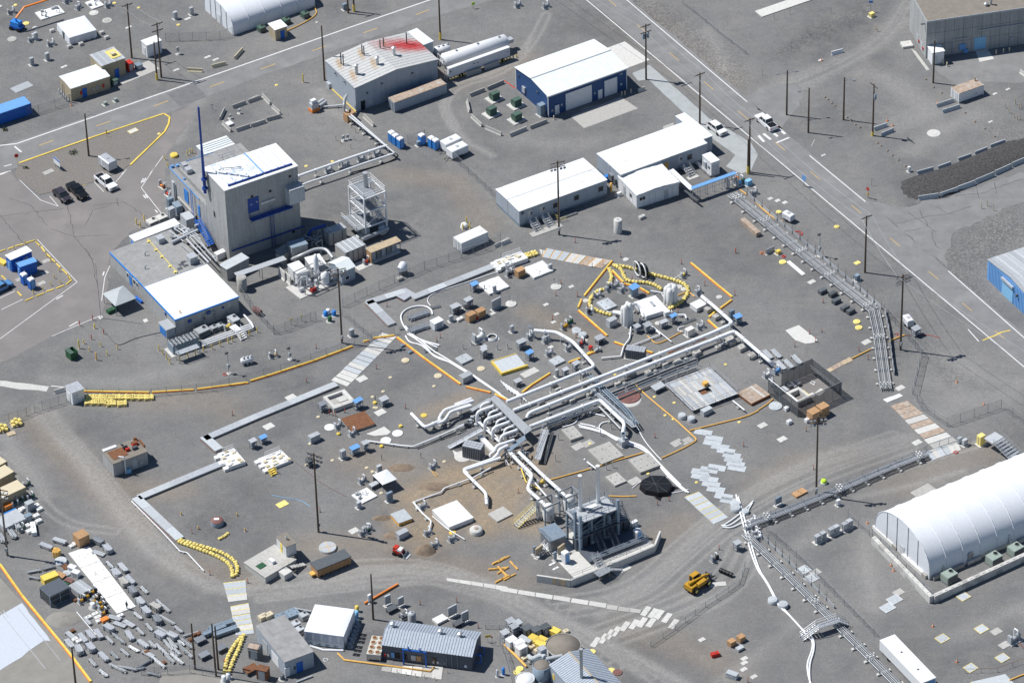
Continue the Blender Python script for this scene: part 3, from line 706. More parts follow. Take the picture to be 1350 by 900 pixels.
PB(o,'downpipe',(-L/2-.05,-L/2+.06,-W/2-.06,-W/2+.08,0,h-.1),WP)
def Ro(o,L,W,u,w,hh):
 d=wface(o,'S',L,W,u,0.02,w,hh,WP,'roller_door',.06,frame='wall_navy')
 for k in range(int(hh/.5)):
  m2=M();x=-L/2+u*L;m2.box(x-w/2+.05,x+w/2-.05,-W/2-.085,-W/2-.055,.08+k*.5,.5+k*.5);Pt(d,'door_slat',m2,WP)
Ro(o,L,W,.385,L*.335,h*.8);Ro(o,L,W,.795,L*.165,h*.75)
wface(o,'S',L,W,.11,0,1.0,2.1,WP,DO,handle=True);wface(o,'S',L,W,.66,0,1.0,2.1,WP,DO,handle=True)
for u,z_,w_ in((.05,1.0,.45),(.17,1.6,.35),(.592,1.5,.3),(.93,1.4,.4),(.93,h-1.1,.7)):wface(o,'S',L,W,u,z_,w_,.45 if z_<2 else.25,LG,'wall_sign')
for u in(.1,.68):wface(o,'W',L,W,u,h-1.4,.3,.3,DG,'wall_lamp',.25)
wface(o,'W',L,W,.26,.9,1.0,1.3,PM,'meter_panel',.3)
tl_(40)
def Tr(o,L,W,h,wall=WG,roof=WR,seam=True):
 PC3(o,'skirting',(L,W,0,.0,.55),BG)
 PC3(o,WJ,(L,W,.03,.55,h-.12),wall)
 for s in(-1,1):
  mb=M();stilt(mb,-L/2-.12,L/2+.12,0 if s>0 else-W/2-.12,W/2+.12 if s>0 else 0,h if s>0 else h-.12,h-.12 if s>0 else h,.1);Pt(o,RO,mb,roof)
 if seam:PB(o,'roof_seam',(-L/2-.14,L/2+.14,-.06,.06,h+.06,h+.14),LG)
h=H(298,802,660);c,a,L,W=rect((95,470),(300,660),(1078,385),(868,190),h)
o=Th('office_trailer','white roofed double office trailer with two flights of entry steps','trailer',c,a);Tr(o,L,W,h)
PB(o,'wall_joint',(-L/2-.05,-L/2-.02,-.05,.05,.55,h-.15),SG)
for u in(.41,.65,.93):wface(o,'S',L,W,u,1.5,1.1,1.1,GD,WD,.05,frame=WG)
for u in(.115,.255):d=wface(o,'S',L,W,u,.9,1.0,2.1,PM,DO,.06,handle=True);wface(o,'S',L,W,u+.02,2.0,.3,.6,GD,'door_glass',.09)
wface(o,'S',L,W,.035,h-1.0,.5,.5,DG,'wall_lamp',.2)
for u in(.115,.255):
 x=-L/2+u*L;PB(o,'landing',(x-.7,x+.7,-W/2-1.2,-W/2-.05,.78,.88),GA)
 St(o,x,-W/2-3.2,0,2.0,.05,.88,1.3,GA,'entry_steps')
x0,x1=-L/2+.02*L,-L/2+.36*L;PB(o,'concrete_landing',(x0,x1,-W/2-4.4,-W/2-2.9,.0,.1),CO)
x=-L/2+.45*L;PB(o,'ramp_deck',(x-1.4,x+2.8,-W/2-2.3,-W/2-.1,.1,.2),DG);mb=M();rails(mb,[(x-1.6,-W/2-.2,0),(x-1.6,-W/2-2.9,0),(x-.2,-W/2-2.9,0)],1.0);Pt(o,'ramp_railing',mb,PY)
tl_(37)
h=H(45,520,385);c,a,L,W=rect((45,383),(235,550),(930,298),(738,132),h)
o=Th('office_trailer','long white roofed office trailer with stepped end block by pavement','trailer',c,a);Tr(o,L,W,h,seam=False)
c2,a2,L2,W2=rect((672,82),(915,260),(970,240),(757,55),h)
o3=Th('entry_block','narrow white roofed block joined across end of long office trailer','annex',c2,a2);Tr(o3,L2,W2,h+.03,WG,seam=False)
wface(o,'S',L,W,.8,1.5,1.1,1.2,GD,WD,.05,frame=WG);wface(o,'S',L,W,.69,1.1,.9,2.1,PM,DO,.05,handle=True)
wface(o,'S',L,W,.7,2.2,.4,.5,GD,'door_glass',.08);wface(o,'S',L,W,.53,1.2,.9,1.6,AM,'panel_board',.05)
x=-L/2+.72*L;PB(o,'landing',(x-.9,x+.9,-W/2-1.3,-W/2-.05,.85,.95),GA);St(o,x,-W/2-3.4,0,2.1,.1,.95,1.4,GA,'entry_steps')
PB(o,'concrete_landing',(x-1.2,x+1.2,-W/2-4.2,-W/2-3.1,0,.1),CP)
x=-L/2+.88*L;mb=M();mb.box(x-.5,x+.5,-W/2-5.5,-W/2-.1,.3,.38);rails(mb,[(x-.6,-W/2-.2,.2),(x-.6,-W/2-5.5,.2)],1.1);Pt(o,'ramp_railing',mb,GA)
wface(o,'W',L,W,.62,.9,1.3,1.3,SG,'electric_meter',.5);wface(o,'W',L,W,.8,.7,.6,1.2,DG,'electric_meter',.4)
wface(o,'W',L,W,.5,.0,.1,h-.2,WP,'downpipe',.1)
h=H(362,830,722);c,a,L,W=rect((228,568),(362,724),(697,612),(555,452),h)
o=Th('panel_shelter','white panelled shelter with wrinkled membrane roof beside trailers','shelter',c,a)
Pt(o,WJ,body(L,W,h-.05,.35,'y'),WW)
for i in range(7):
 x=-L/2+.1+i*(L-.2)/7;PB(o,'wall_panel',(x+.06,x+(L-.2)/7-.06,-W/2-.05,-W/2+.01,.25,h-.5),WP)
for i in range(5):
 y=-W/2+.1+i*(W-.2)/5;PB(o,'wall_panel',(-L/2-.05,-L/2+.01,y+.06,y+(W-.2)/5-.06,.25,h-.5),WP)
mb=M();n=16;vs=[];fs=[]
for j in range(n+1):
 for i in range(n+1):
  x=-L/2-.15+(L+.3)*i/n;y=-W/2-.15+(W+.3)*j/n;z=h+.35*(1-abs(x)/(L/2+.15))+.06+.06*sin(i*1.7+j*.9)*cos(j*1.3-i*.4);vs.append((x,y,z))
for j in range(n):
 for i in range(n):k=j*(n+1)+i;fs.append((k,k+1,k+n+2,k+n+1))
mb.add(vs,fs,True);Pt(o,'membrane_roof',mb,WC)
trim(o,L,W,h,WF,.3,.17,'SW',z=h)
for u in(.09,.16):wface(o,'S',L,W,u,h-1.5,.55,.7,GD,WD,.08)
wface(o,'W',L,W,.68,h-1.9,.8,.8,GD,WD,.08);wface(o,'S',L,W,.69,.1,1.0,2.1,LG,DO,.09,handle=True);wface(o,'W',L,W,.35,.1,1.0,2.1,LG,DO,.09,handle=True)
h=H(968,568,458);c,a,L,W=rect((897,397),(968,462),(1033,438),(962,372),h)
o=Th('equipment_house','tall white louvred equipment house between trailer steps and pavement','equipment house',c,a)
Pt(o,WJ,body(L,W,h,0),WP);trim(o,L,W,h,WP,.15,.06);PC3(o,RN,(L,W,.05,h,h+.08),WR)
wface(o,'W',L,W,.35,1.2,.8,1.2,PM,'louvre',.3);wface(o,'W',L,W,.75,1.5,.5,.5,DG,'louvre',.1);wface(o,'S',L,W,.35,.2,.7,2.2,WW,DO,.05,handle=True);wface(o,'S',L,W,.75,.2,.5,2.2,WW,DO,.05)
tl_(41)
hT=16.2
c,a,L,W=rect((88,468),(315,745),(1187,440),(925,178),hT)
tw=Th('process_tower','tall windowless concrete tower with peeling white roof and blue gallery','tower',c,a)
Pt(tw,WJ,body(L,W,hT),CW)
mat('peeling_roof',(.78,.79,.8),.55,var=.05,dirt=((.33,.42,.56),.5,.8))
PC3(tw,'roof_slab',(L,W,.12,hT,hT+.15),WR)
n=9
for i in range(n):
 x0=-L/2+1.2+i*(L-1.9)/n;x1=x0+(L-1.9)/n
 mb=M();mb.box(x0+.02,x1-.02,-W/2+.95,W/2-.4,hT+.1,hT+.42);mb.box(x0+.02,x0+.14,-W/2+.95,W/2-.4,hT+.415,hT+.66)
 Pt(tw,RO,mb,'peeling_roof'if i<5 else WP)
PB(tw,'blue_trim',(-L/2+1.15+5*(L-1.9)/n-.12,-L/2+1.15+5*(L-1.9)/n+.12,-W/2+.9,W/2-.4,hT+.3,hT+.62),SB)
for x0,x1 in((-L/2+1.15,-L/2+1.0+5*(L-1.9)/n),(-L/2+1.35+5*(L-1.9)/n,L/2-.7)):PB(tw,'blue_trim',(x0,x1,-W/2+.72,-W/2+.94,hT+.14,hT+.5),DB)
tl_(21)
u0,z0=.37,9.4
wface(tw,'S',L,W,u0,z0,2.3,3.2,DB,'blue_hatch',.12)
wface(tw,'S',L,W,u0+.045,z0+1.9,.3,.3,LG,'hatch_sign',.16);wface(tw,'S',L,W,u0-.03,z0+1.7,.3,.3,LG,'hatch_sign',.16)
u1,z1=.6,10.8;wface(tw,'S',L,W,(u0+.04+u1)/2+.06,z1-.3,3.0,.5,PM,'wall_pipe',.25)
for u,z in((.36,13),(.61,12.8),(.89,14.6),(.89,1.8)):
 wface(tw,'S',L,W,u,z-.3,.55,.5,BP,'wall_vent',.03)
ua,ub,zg=.34,.84,8.3
gl=bpy.data.objects.new('gallery',None);link(gl,tw)
xa,xb=-L/2+ua*L-.6,-L/2+ub*L+.4
PB(gl,'walkway',(xa,xb,-W/2-1.2,-W/2-.01,zg-.2,zg),DB)
mb=M();rails(mb,[(xa,-W/2-.1,zg),(xa,-W/2-1.15,zg),(xb,-W/2-1.15,zg)],1.1,.04,1.5);Pt(gl,RA,mb,DB)
for k in range(5):x=xa+.3+k*(xb-xa-.6)/4;PC(gl,'bracket',((x,-W/2,zg-1.2),(x,-W/2-1.1,zg-.15),.05,4),DB)
mb=M();mb.add([(L/2-3.0,-W/2,zg+.2),(L/2+.25,-W/2,zg+.2),(L/2+.25,-W/2-2.0,zg+1.2),(L/2-3.0,-W/2-2.0,zg+1.2),(L/2-3.0,-W/2,zg+4.4),(L/2+.25,-W/2,zg+4.4),(L/2+.25,-W/2-2.0,zg+4.2),(L/2-3.0,-W/2-2.0,zg+4.2)],BOXF);hb=Pt(tw,'hoist_box',mb,CB)
for k in range(7):x=L/2-2.95+k*.45;PB(hb,RO,(x,x+.4,-W/2-2.08,-W/2+.0,zg+4.4,zg+4.5),PM)
mb=M();x=-L/2+.6*L
for s in(-.35,.35):mb.cyl((x+s,-W/2-.35,.2),(x+s,-W/2-.35,zg),.06,5)
for k in range(30):mb.cyl((x-.35,-W/2-.35,.4+k*.32),(x+.35,-W/2-.35,.4+k*.32),.025,4)
Pt(tw,'ladder',mb,DB)
zP=2.6;PC(tw,'wall_pipe',((-L/2+.5,-W/2-.25,zP-.2),(L/2+.6,-W/2-.25,zP-.2),.13,6),DB)
wface(tw,'W',L,W,.4,7.2,.6,1.2,BP,'wall_vent',.05)
PT(tw,'cable',([(-L/2-.3,W/2-1.0,hT-.2),(-L/2-.3,W/2-2.0,hT-1.0),(-L/2-.3,W/2-3.0,hT-3.6),(-L/2-.3,W/2-3.2,hT-4.2)],.05,5),DG)
xs=-L/2-.6;ys,zs,zt_=3.1,11.6,31.0
mb=M();mb.lathe([(.3,0),(.3,5),(.22,11),(.2,zt_-zs)],12,(xs,ys,zs));st=Pt(tw,'blue_stack',mb,DB)
for z in(zs+.9,zs+3.0):
 mb=M();mb.lathe([(.55,0),(.55,.3)],12,(xs,ys,z));mb.box(xs,-L/2+.05,ys-.3,ys+.3,z,z+.3);Pt(st,'stack_bracket',mb,DB)
PT(st,'guy_wire',([(xs,ys,zs+3.2),(-L/2+2.5,ys-1.6,hT+.8),(-L/2+6,ys-3.0,hT+.7)],.07,5),DG)
tl_(21)
hA=7.6
P_=lon(tw,118,325,hA);WA=12.6;LA=(-L/2-.03)-P_[0]
ca,sa=cos(a),sin(a);off=Vector((P_[0]+LA/2,P_[1]-WA/2,0))
c=Vector(tw.location)+Vector((off.x*ca-off.y*sa,off.x*sa+off.y*ca,0))
an=Th('concrete_annex','lower flat roofed concrete wing with blue edge trim against tower','building',c,a)
Pt(an,WJ,body(LA,WA,hA),CW);PB(an,RN,(-LA/2+.15,LA/2,-WA/2+.15,WA/2-.15,hA,hA+.08),RG);trim(an,LA,WA,hA,SB,.2,.08,'W')
yb_=W/2+.03-off.y
PB(an,'rear_wall_block',(LA/2,-LA/2+9.5,yb_,WA/2,0,hA-.004),CW);PB(an,'rear_roof',(LA/2+.002,-LA/2+9.4,yb_+.05,WA/2-.15,hA-.004,hA+.076),RG)
PB(an,'roof_edge',(-LA/2,-LA/2+9.5,WA/2,WA/2+.1,hA-.15,hA+.12),SB)
wface(an,'W',LA,WA,.55,3.6,1.7,2.8,BB,'blue_shutter',.12)
wface(an,'W',LA,WA,.12,.6,.9,4.6,PM,'duct',.35);wface(an,'W',LA,WA,.18,.6,.25,4.4,SG,'downpipe',.2)
wface(an,'W',LA,WA,.97,3.4,.8,2.4,BB,DO,.1)
PX(an,'ledge',(-LA/2-.25,-1.0,2.8,.4,7.5,.3),CO)
mb=M()
for s in(0,.7):mb.cyl((-LA/2-.5,-WA/2+2.0+s,0),(-LA/2-.5,-WA/2+2.0+s,hA+1.0),.05,5)
for k in range(24):mb.cyl((-LA/2-.5,-WA/2+2.0,.4+k*.33),(-LA/2-.5,-WA/2+2.7,.4+k*.33),.03,4)
Pt(an,'ladder',mb,BL)
for x,y,sx,sy,sz,mt in((-LA/2+2.2,WA/2-2.2,1.0,1.2,1.3,LG),(-LA/2+2.3,WA/2-3.6,1.2,1.3,1.0,PM),(-LA/2+2.2,yb_+.8,1.1,1.4,.7,LG),(-LA/2+1.4,WA/2-.7,.6,.4,.4,SB),(-LA/2+.5,1.0,.4,.4,.3,SB),(-LA/2+.4,WA/2-.5,.6,.4,.5,SB)):
 sbox(an,x,y,hA+.08,sx,sy,sz,mt,'rooftop_unit')
for x in(-LA/2+.9,-LA/2+1.2):PT(an,'rooftop_pipe',([(x,WA/2-1,hA+.2),(x,yb_+.3,hA+.2)],.06,5),DG)
PB(an,'switch_cabinet',(-LA/2-2.6,-LA/2-.7,-WA/2+1.0,-WA/2+3.6,0,3.0),LG)
PB(an,'switch_cabinet',(-LA/2-1.6,-LA/2-.3,1.0,3.0,0,1.9),BG)
ya,za_,yb,zb_=6.2,3.8,.6,1.2
St(tw,-L/2-1.3,yb,0,ya-yb,zb_,za_,1.1,BL,'blue_staircase')
tl_(21)
hN=4.4
c,a3,LN,WN=rect((350,150),(415,215),(668,132),(600,58),hN)
o=Th('white_roof_shed','low shed with bright white ribbed roof behind tower','shed',c,a3);Pt(o,WJ,body(LN,WN,hN),WG);rpan(o,LN,WN,hN,0,None,MR,LN/1.0,over=.1);
for k in range(1,5):y=-WN/2+k*WN/5;PB(o,'roof_seam',(-LN/2,LN/2,y-.06,y+.06,hN+.05,hN+.14),LG)
c,a3,LN,WN=rect((400,232),(470,330),(800,205),(715,122),hN+.4)
o=Th('ribbed_roof_wing','grey rib roofed wing with walkway rail behind tower','building',c,a);Pt(o,WJ,body(LN,WN,hN+.4),WG);rpan(o,LN,WN,hN+.4,0,None,RG,1.1,over=.1)
mb=M();rails(mb,[(-LN/2+.5,-WN/2+1.0,hN+.5),(LN/2-3.0,-WN/2+1.0,hN+.5)],1.1,.04,1.8);Pt(o,'walkway_rail',mb,BG)
tl_(22)
h=H(92,510,405);c,a4,L4,W4=rect((92,405),(385,695),(905,500),(612,215),h)
o=Th('grey_roof_building','low concrete building with grey flat roof, rooftop pipes and blue edge','building',c,a4);Pt(o,WJ,body(L4,W4,h),CW)
PC3(o,RN,(L4,W4,.1,h,h+.14),RG);trim(o,L4,W4,h,BB,.22,.14,'W',z=h+.12)
gr=o
for px,py,sx,sy,sz in((525,318,1.3,1.4,1.1),(795,490,1.6,1.6,1.5)):
 q=lon(o,px,py,h);sbox(o,q[0],q[1],h+.14,sx,sy,sz,LG,'rooftop_unit',PM)
q0=lon(o,415,290,h+.4);q1=lon(o,665,578,h+.4)
mb=M();mb.tube([(q0[0],q0[1],h+.5),(q1[0],q1[1],h+.5)],.09,6);pp=Pt(o,'rooftop_pipe',mb,PY)
for t in(.05,.3,.5,.78,.95):x=q0[0]+(q1[0]-q0[0])*t;y=q0[1]+(q1[1]-q0[1])*t;PB(pp,'pipe_block',(x-.4,x+.25,y-.2,y+.2,h+.14,h+.4),PY)
for px,py in((395,435),(395,550)):q=lon(o,px,py,h);mb=M();mb.tube([(q[0],q[1],h),(q[0],q[1],h+.8),(q[0]+.45,q[1],h+.95)],.1,6,el=.2);Pt(o,'roof_vent',mb,BG)
for(pa,pb,r_)in(((690,330),(880,500),.1),((745,290),(935,490),.2),((770,270),(955,470),.12),((800,262),(985,450),.2),((830,262),(1000,480),.12),((620,320),(840,215),.35),((640,200),(760,280),.1),((660,190),(800,270),.12),((600,220),(720,310),.1),((700,170),(850,260),.12),((720,200),(870,290),.1)):
 qa=lon(o,pa[0],pa[1],h+.6);qb=lon(o,pb[0],pb[1],h+.6);PT(o,'rooftop_pipe',([(*qa,h+.6),(*qb,h+.6)],r_,6),random.choice([GA,LG,PM]))
for k in range(14):
 q=lon(o,uni(600,860),uni(170,300),h+.4);sbox(o,q[0],q[1],h+.14,uni(.4,1.2),uni(.3,.9),uni(.3,.8),random.choice([LG,SG,RP,PM]),'rooftop_equipment')
for px,py in((700,510),(720,490),(740,520),(690,545)):q=lon(o,px,py,h);PB(o,'roof_mat',(q[0]-.5,q[0]+.5,q[1]-.35,q[1]+.35,h+.14,h+.2),DG)
for u,w_ in((.52,.7),(.72,.9),(.8,.5)):wface(o,'W',L4,W4,u,1.2,w_,1.1,GD,WD,.05,frame=WP)
wface(o,'W',L4,W4,.6,.05,1.0,2.1,BB,DO,.06,handle=True)
tl_(22)
c,a5,L5,W5=rect((258,262),(310,312),(690,160),(640,125),h-.2)
o=Th('white_lean_to','narrow white roofed lean-to on lot side of grey roofed building','lean-to',c,a5);Pt(o,WJ,body(L5,W5,h-.25),WG);PC3(o,RN,(L5,W5,.1,h-.25,h-.1),WR)
wface(o,'W',L5,W5,.5,.0,W5*.5,2.0,BB,DO,.06)
tl_(5)
h=H(902,868,790);c,a4,L4,W4=rect((742,622),(902,790),(1230,673),(1065,503),h)
o=Th('white_roof_building','dark concrete building with bright white flat roof and blue roof edge','building',c,a4);Pt(o,WJ,body(L4,W4,h),CW)
PC3(o,RN,(L4,W4,.1,h,h+.16),WR);trim(o,L4,W4,h,BB,.22,.14,'WS',z=h+.14)
trim(o,L4,W4,h,LG,.1,.14,'N',z=h+.2)
for u in(.22,.45,.52,.6,.75,.87):wface(o,'S',L4,W4,u,uni(.8,2.4),uni(.2,.8),uni(.3,.9),random.choice([DG,SG,DB]),'wall_fixture',.2)
PT(o,'wall_conduit',([(-L4/2+.42*L4,-W4/2-.25,.3),(-L4/2+.42*L4,-W4/2-.25,2.6),(-L4/2+.62*L4,-W4/2-.25,2.6),(-L4/2+.62*L4,-W4/2-.25,.5)],.07,5),BG)
wface(o,'W',L4,W4,.7,h-1.0,.35,.5,DB,'wall_fixture',.2)
q=lon(o,928,755,h);vent(o,*q,h+.1,.12,.6,False,AM,'roof_beacon')
tl_(23)
hp_=H(168,590,490);c,a5,L5,W5=rect((88,410),(170,498),(278,462),(185,368),hp_)
o=Th('entry_porch','small grey topped porch with blue door at white roofed building corner','porch',c,a5);Pt(o,WJ,body(L5,W5,hp_),WG);PC3(o,RN,(L5,W5,.12,hp_,hp_+.1),LG);wface(o,'W',L5,W5,.5,.1,W5*.8,hp_-.4,BB,DO,.06,handle=True)
hc=H(245,800,700);c,a5,L5,W5=rect((190,620),(248,700),(560,580),(490,520),hc)
o=Th('cooling_unit_bank','bank of grey cooling units with dark fan tops below white roofed building','cooling unit',c,a5)
PB(o,'concrete_pad',(-L5/2-.6,L5/2+.2,-W5/2-.6,W5/2+.4,0,.12),CP)
PC3(o,'casing',(L5,W5,0,.12,hc),BG)
for i in range(7):
 for j in range(4):
  x=-L5/2+(i+.5)*L5/7;y=-W5/2+(j+.5)*W5/4;mb=M();mb.box(x-L5/16,x+L5/16,y-W5/9,y+W5/9,hc,hc+.12+.1*((i+j)%2));f_=Pt(o,'fan_deck',mb,LG)
  m2=M();m2.cyl((x,y,hc+.1),(x,y,hc+.3),min(L5/18,W5/11),8);Pt(f_,'fan',m2,DG)
mb=M();rails(mb,[(-L5/2,W5/2,hc),(L5/2,W5/2,hc),(L5/2,-W5/2,hc)],1.0,.03);Pt(o,RA,mb,DG)
c2,a6,L6,W6=rect((280,750),(318,788),(570,700),(530,655),1.9)
mb=M();mb.cbox(L6,W6,0,1.75,1.9)
for s in(-1,1):
 for t in(-1,1):mb.box(s*L6/2-.06,s*L6/2+.06,t*(W6/2-.06)-.06,t*(W6/2-.06)+.06,0,1.76)
wt=Th('work_platform','raised pale grey platform standing in front of cooling unit bank','platform',c2,a6);Pt(wt,DK,mb,PM);mb=M();rails(mb,[(-L6/2,W6/2,1.9),(-L6/2,-W6/2,1.9),(L6/2,-W6/2,1.9)],.9,.03,1.8);Pt(wt,RA,mb,BG)
# kinds of repeated things
ORD=['first','second','third','fourth','fifth','sixth','seventh','eighth','ninth','tenth','eleventh','twelfth','thirteenth','fourteenth','fifteenth','sixteenth','seventeenth','eighteenth','nineteenth','twentieth','twenty-first','twenty-second','twenty-third','twenty-fourth','twenty-fifth','twenty-sixth','twenty-seventh','twenty-eighth','twenty-ninth','thirtieth']
@kind
def jersey(n=3.05,h=.82,m=CO):
 mb=M();pr=[(-.3,0),(.3,0),(.3,.08),(.13,.32),(.08,h),(-.08,h),(-.13,.32),(-.3,.08)];mb.prism(pr,-n/2,n/2)
 a=M();a.box(-n/2-.02,-n/2+.05,-.05,.05,.12,h-.12);b=M();b.box(n/2-.05,n/2+.02,-.05,.05,.12,h-.12)
 return[('barrier_body',mb,m),('end_key',a,SG),('end_key',b,SG)]
@kind
def ecoblock(sx=1.5,sy=.75,sz=.75,m=CP):
 mb=M();mb.cbox(sx,sy,0,0,sz-.04);mb.cbox(sx,sy,-.05,sz-.045,sz)
 a=M();a.tube([(-.15,0,sz-.02),(-.15,0,sz+.1),(.15,0,sz+.1),(.15,0,sz-.02)],.03,5)
 return[('block',mb,m),('lifting_eye',a,SG)]
@kind
def toilet(m=BB):
 mb=M();mb.box(-.55,.55,-.55,.55,.1,2.05);r_=M();r_.add([(-.6,-.6,2.05),(.6,-.6,2.05),(.6,.6,2.05),(-.6,.6,2.05),(-.45,-.5,2.3),(.45,-.5,2.3),(.45,.5,2.3),(-.45,.5,2.3)],BOXF)
 d=M();d.box(-.35,.35,-.58,-.54,.15,1.95);b=M();b.box(-.58,.58,-.58,.58,0,.1);v=M();v.cyl((.4,.4,2.0),(.4,.4,2.6),.06,6)
 return[('cabin',mb,m),(RN,r_,WP),(DO,d,SB),(BA,b,DG),('vent_pipe',v,LG,1)]
@kind
def bollard(h=1.1,r=.1,m=YE):
 mb=M();mb.lathe([(r,0),(r,h-.06),(r*.7,h),(.01,h+.03)],8);b=M();b.lathe([(r*1.9,0),(r*1.7,.05)],8)
 return[(PO,mb,m),('footing',b,CO)]
@kind
def delineator(m=RE,h=1.1):
 mb=M();mb.lathe([(.05,.06),(.045,h)],6);b=M();b.lathe([(.22,0),(.2,.06),(.06,.09)],8);t=M();t.lathe([(.065,h*.6),(.065,h*.8)],6)
 return[(SK,mb,m),(BA,b,DG),('reflective_band',t,OG)]
@kind
def cone(h=.7):
 mb=M();mb.lathe([(.17,.03),(.04,h)],8);b=M();b.box(-.2,.2,-.2,.2,0,.04);t=M();t.lathe([(.135,h*.35),(.1,h*.6)],8)
 return[('cone',mb,OG),(BA,b,OG),('reflective_band',t,WP)]
@kind
def cabinet(sx=.9,sy=.4,sz=1.3,leg=.5,m=SG,roof=None,back=DG):
 o=[]
 mb=M();mb.cbox(sx,sy,0,leg,leg+sz);o+=[('cabinet_body',mb,m)]
 d=M();d.box(-sx/2+.05,sx/2-.05,-sy/2-.03,-sy/2,leg+.06,leg+sz-.06);o+=[(DO,d,m)]
 for s in(-1,1):
  l=M();l.box(s*sx/2-.04,s*sx/2+.04,-.05,.05,0,leg+sz*.9);o+=[('leg',l,GA)]
 b=M();b.cbox(sx,sy,.25,0,.06);o+=[('base_pad',b,CP)]
 c=M();c.tube([(sx*.2,0,.05),(sx*.2,0,leg+.02)],.05,5);o+=[('conduit',c,PM)]
 h_=M();h_.box(sx*.3,sx*.36,-sy/2-.07,-sy/2-.03,leg+sz*.45,leg+sz*.6);o+=[(HA,h_,DG,1)]
 if roof:r_=M();r_.bx(0,-.05,leg+sz+.1,sx+.4,sy+.6,.05,rx=.15);o+=[('sun_shade',r_,roof)]
 return o
@kind
def rackframe(sx=1.4,sy=.6,sz=1.6,m=GA,roof=LG):
 o=[]
 for x in(-1,1):
  for y in(-1,1):l=M();l.box(x*sx/2-.04,x*sx/2+.04,y*sy/2-.04,y*sy/2+.04,0,sz);o+=[(PO,l,m)]
 for z in(.25,sz*.6):l=M();l.cbox(sx,sy,0,z,z+.05);o+=[('shelf',l,m)]
 r_=M();r_.bx(0,0,sz+.05,sx+.25,sy+.3,.06,rx=.12);o+=[(RN,r_,roof)]
 b=M();b.box(-sx*.35,-.02,-sy*.3,sy*.25,.3,sz*.55);o+=[(IB,b,SG)]
 b=M();b.box(.04,sx*.38,-sy*.35,sy*.2,sz*.66,sz*.96);o+=[(IB,b,BG)]
 b=M();b.lathe([(.16,.3),(.16,sz*.5),(.05,sz*.56)],8,(sx*.25,0,0));o+=[('gas_bottle',b,LG)]
 p=M();p.tube([(sx*.45,.1,.3),(sx*.45,.1,sz*.75),(-sx*.2,.1,sz*.75)],.035,5);o+=[('tubing',p,PW)]
 return o
@kind
def manhole(r=.6,h=.12,m=CP,post=False):
 mb=M();mb.lathe([(r,0),(r*.98,h),(r*.9,h+.03)],20);l=M();l.lathe([(r*.55,h+.02),(r*.53,h+.07)],14)
 o=[('collar',mb,m),('cover',l,m)]
 if post:p=M();p.cyl((-r*.3,r*.8,0),(-r*.3,r*.8,1.3),.05,5);p.bx(-r*.3,r*.8,1.35,.25,.2,.3);o+=[('riser_post',p,SG)]
 return o
@kind
def plate(sx=1.5,sy=1.2,h=.06,m=CP,edge=None):
 mb=M();mb.cbox(sx,sy,0,.0,h);hx=M();hx.box(-.06,.06,-sy/2+.1,-sy/2+.22,h,h+.03)
 o=[(SL,mb,m),('lifting_lug',hx,SG)]
 if edge:
  for k,(a,b,c,d)in enumerate(((-sx/2,sx/2,-sy/2-.08,-sy/2),(-sx/2,sx/2,sy/2,sy/2+.08),(-sx/2-.08,-sx/2,-sy/2-.08,sy/2+.08),(sx/2,sx/2+.08,-sy/2-.08,sy/2+.08))):
   e=M();e.box(a,b,c,d,0,h+.02);o+=[('painted_edge',e,edge)]
 return o
@kind
def pitcover(sx=4,sy=3,h=.5,m=CO,n=2):
 o=[]
 for i in range(n):
  x0=-sx/2+i*sx/n;mb=M();mb.box(x0+.01,x0+sx/n-.01,-sy/2,sy/2,0,h);o+=[('cover_block',mb,m)]
  for y in(-sy*.25,sy*.25):
   l=M();l.tube([(x0+sx/n/2-.1,y,h-.02),(x0+sx/n/2-.1,y,h+.12),(x0+sx/n/2+.1,y,h+.12),(x0+sx/n/2+.1,y,h-.02)],.03,5);o+=[('lifting_loop',l,DG,len(o)-1 if y<0 else len(o)-2)]
 return o
@kind
def whitepit(sx=4.5,sy=3.5,h=.45):
 rnd=Rand(int(sx*100+sy*10));o=[]
 mb=M();nx_,ny_=12,10;vs=[];fs=[]
 for j in range(ny_+1):
  for i in range(nx_+1):
   x=-sx/2+sx*i/nx_;y=-sy/2+sy*j/ny_;ed=i in(0,nx_)or j in(0,ny_);vs.append((x+(rnd.uni(-.04,.04)),y+rnd.uni(-.04,.04),h-.06*ed+rnd.uni(-.025,.045)))
 for j in range(ny_):
  for i in range(nx_):k=j*(nx_+1)+i;fs.append((k,k+1,k+nx_+2,k+nx_+1))
 mb.add(vs,fs,True);mb.cbox(sx,sy,-.03,0,h-.1)
 o+=[('coated_cover',mb,WC)]
 for k in range(5):
  l=M();x,y=rnd.uni(-sx*.4,sx*.4),rnd.uni(-sy*.4,sy*.4);l.lathe([(.14,h-.02),(.12,h+.12),(.03,h+.15)],7,(x,y,0));o+=[('capped_port',l,WC)]
 return o
@kind
def crate(sx=1.3,sy=1.0,sz=1.1,m=NW):
 mb=M();mb.cbox(sx,sy,0,.08,sz);l=M();l.cbox(sx,sy,.03,sz,sz+.05);o=[('crate_body',mb,m),(LI,l,m)]
 for x in(-sx*.38,0,sx*.38):s=M();s.box(x-.05,x+.05,-sy/2,sy/2,0,.08);o+=[('runner',s,WL)]
 for x in(-sx/2+.06,sx/2-.06):s=M();s.box(x-.05,x+.05,-sy/2-.025,-sy/2,.1,sz-.02);o+=[('batten',s,WL)]
 return o
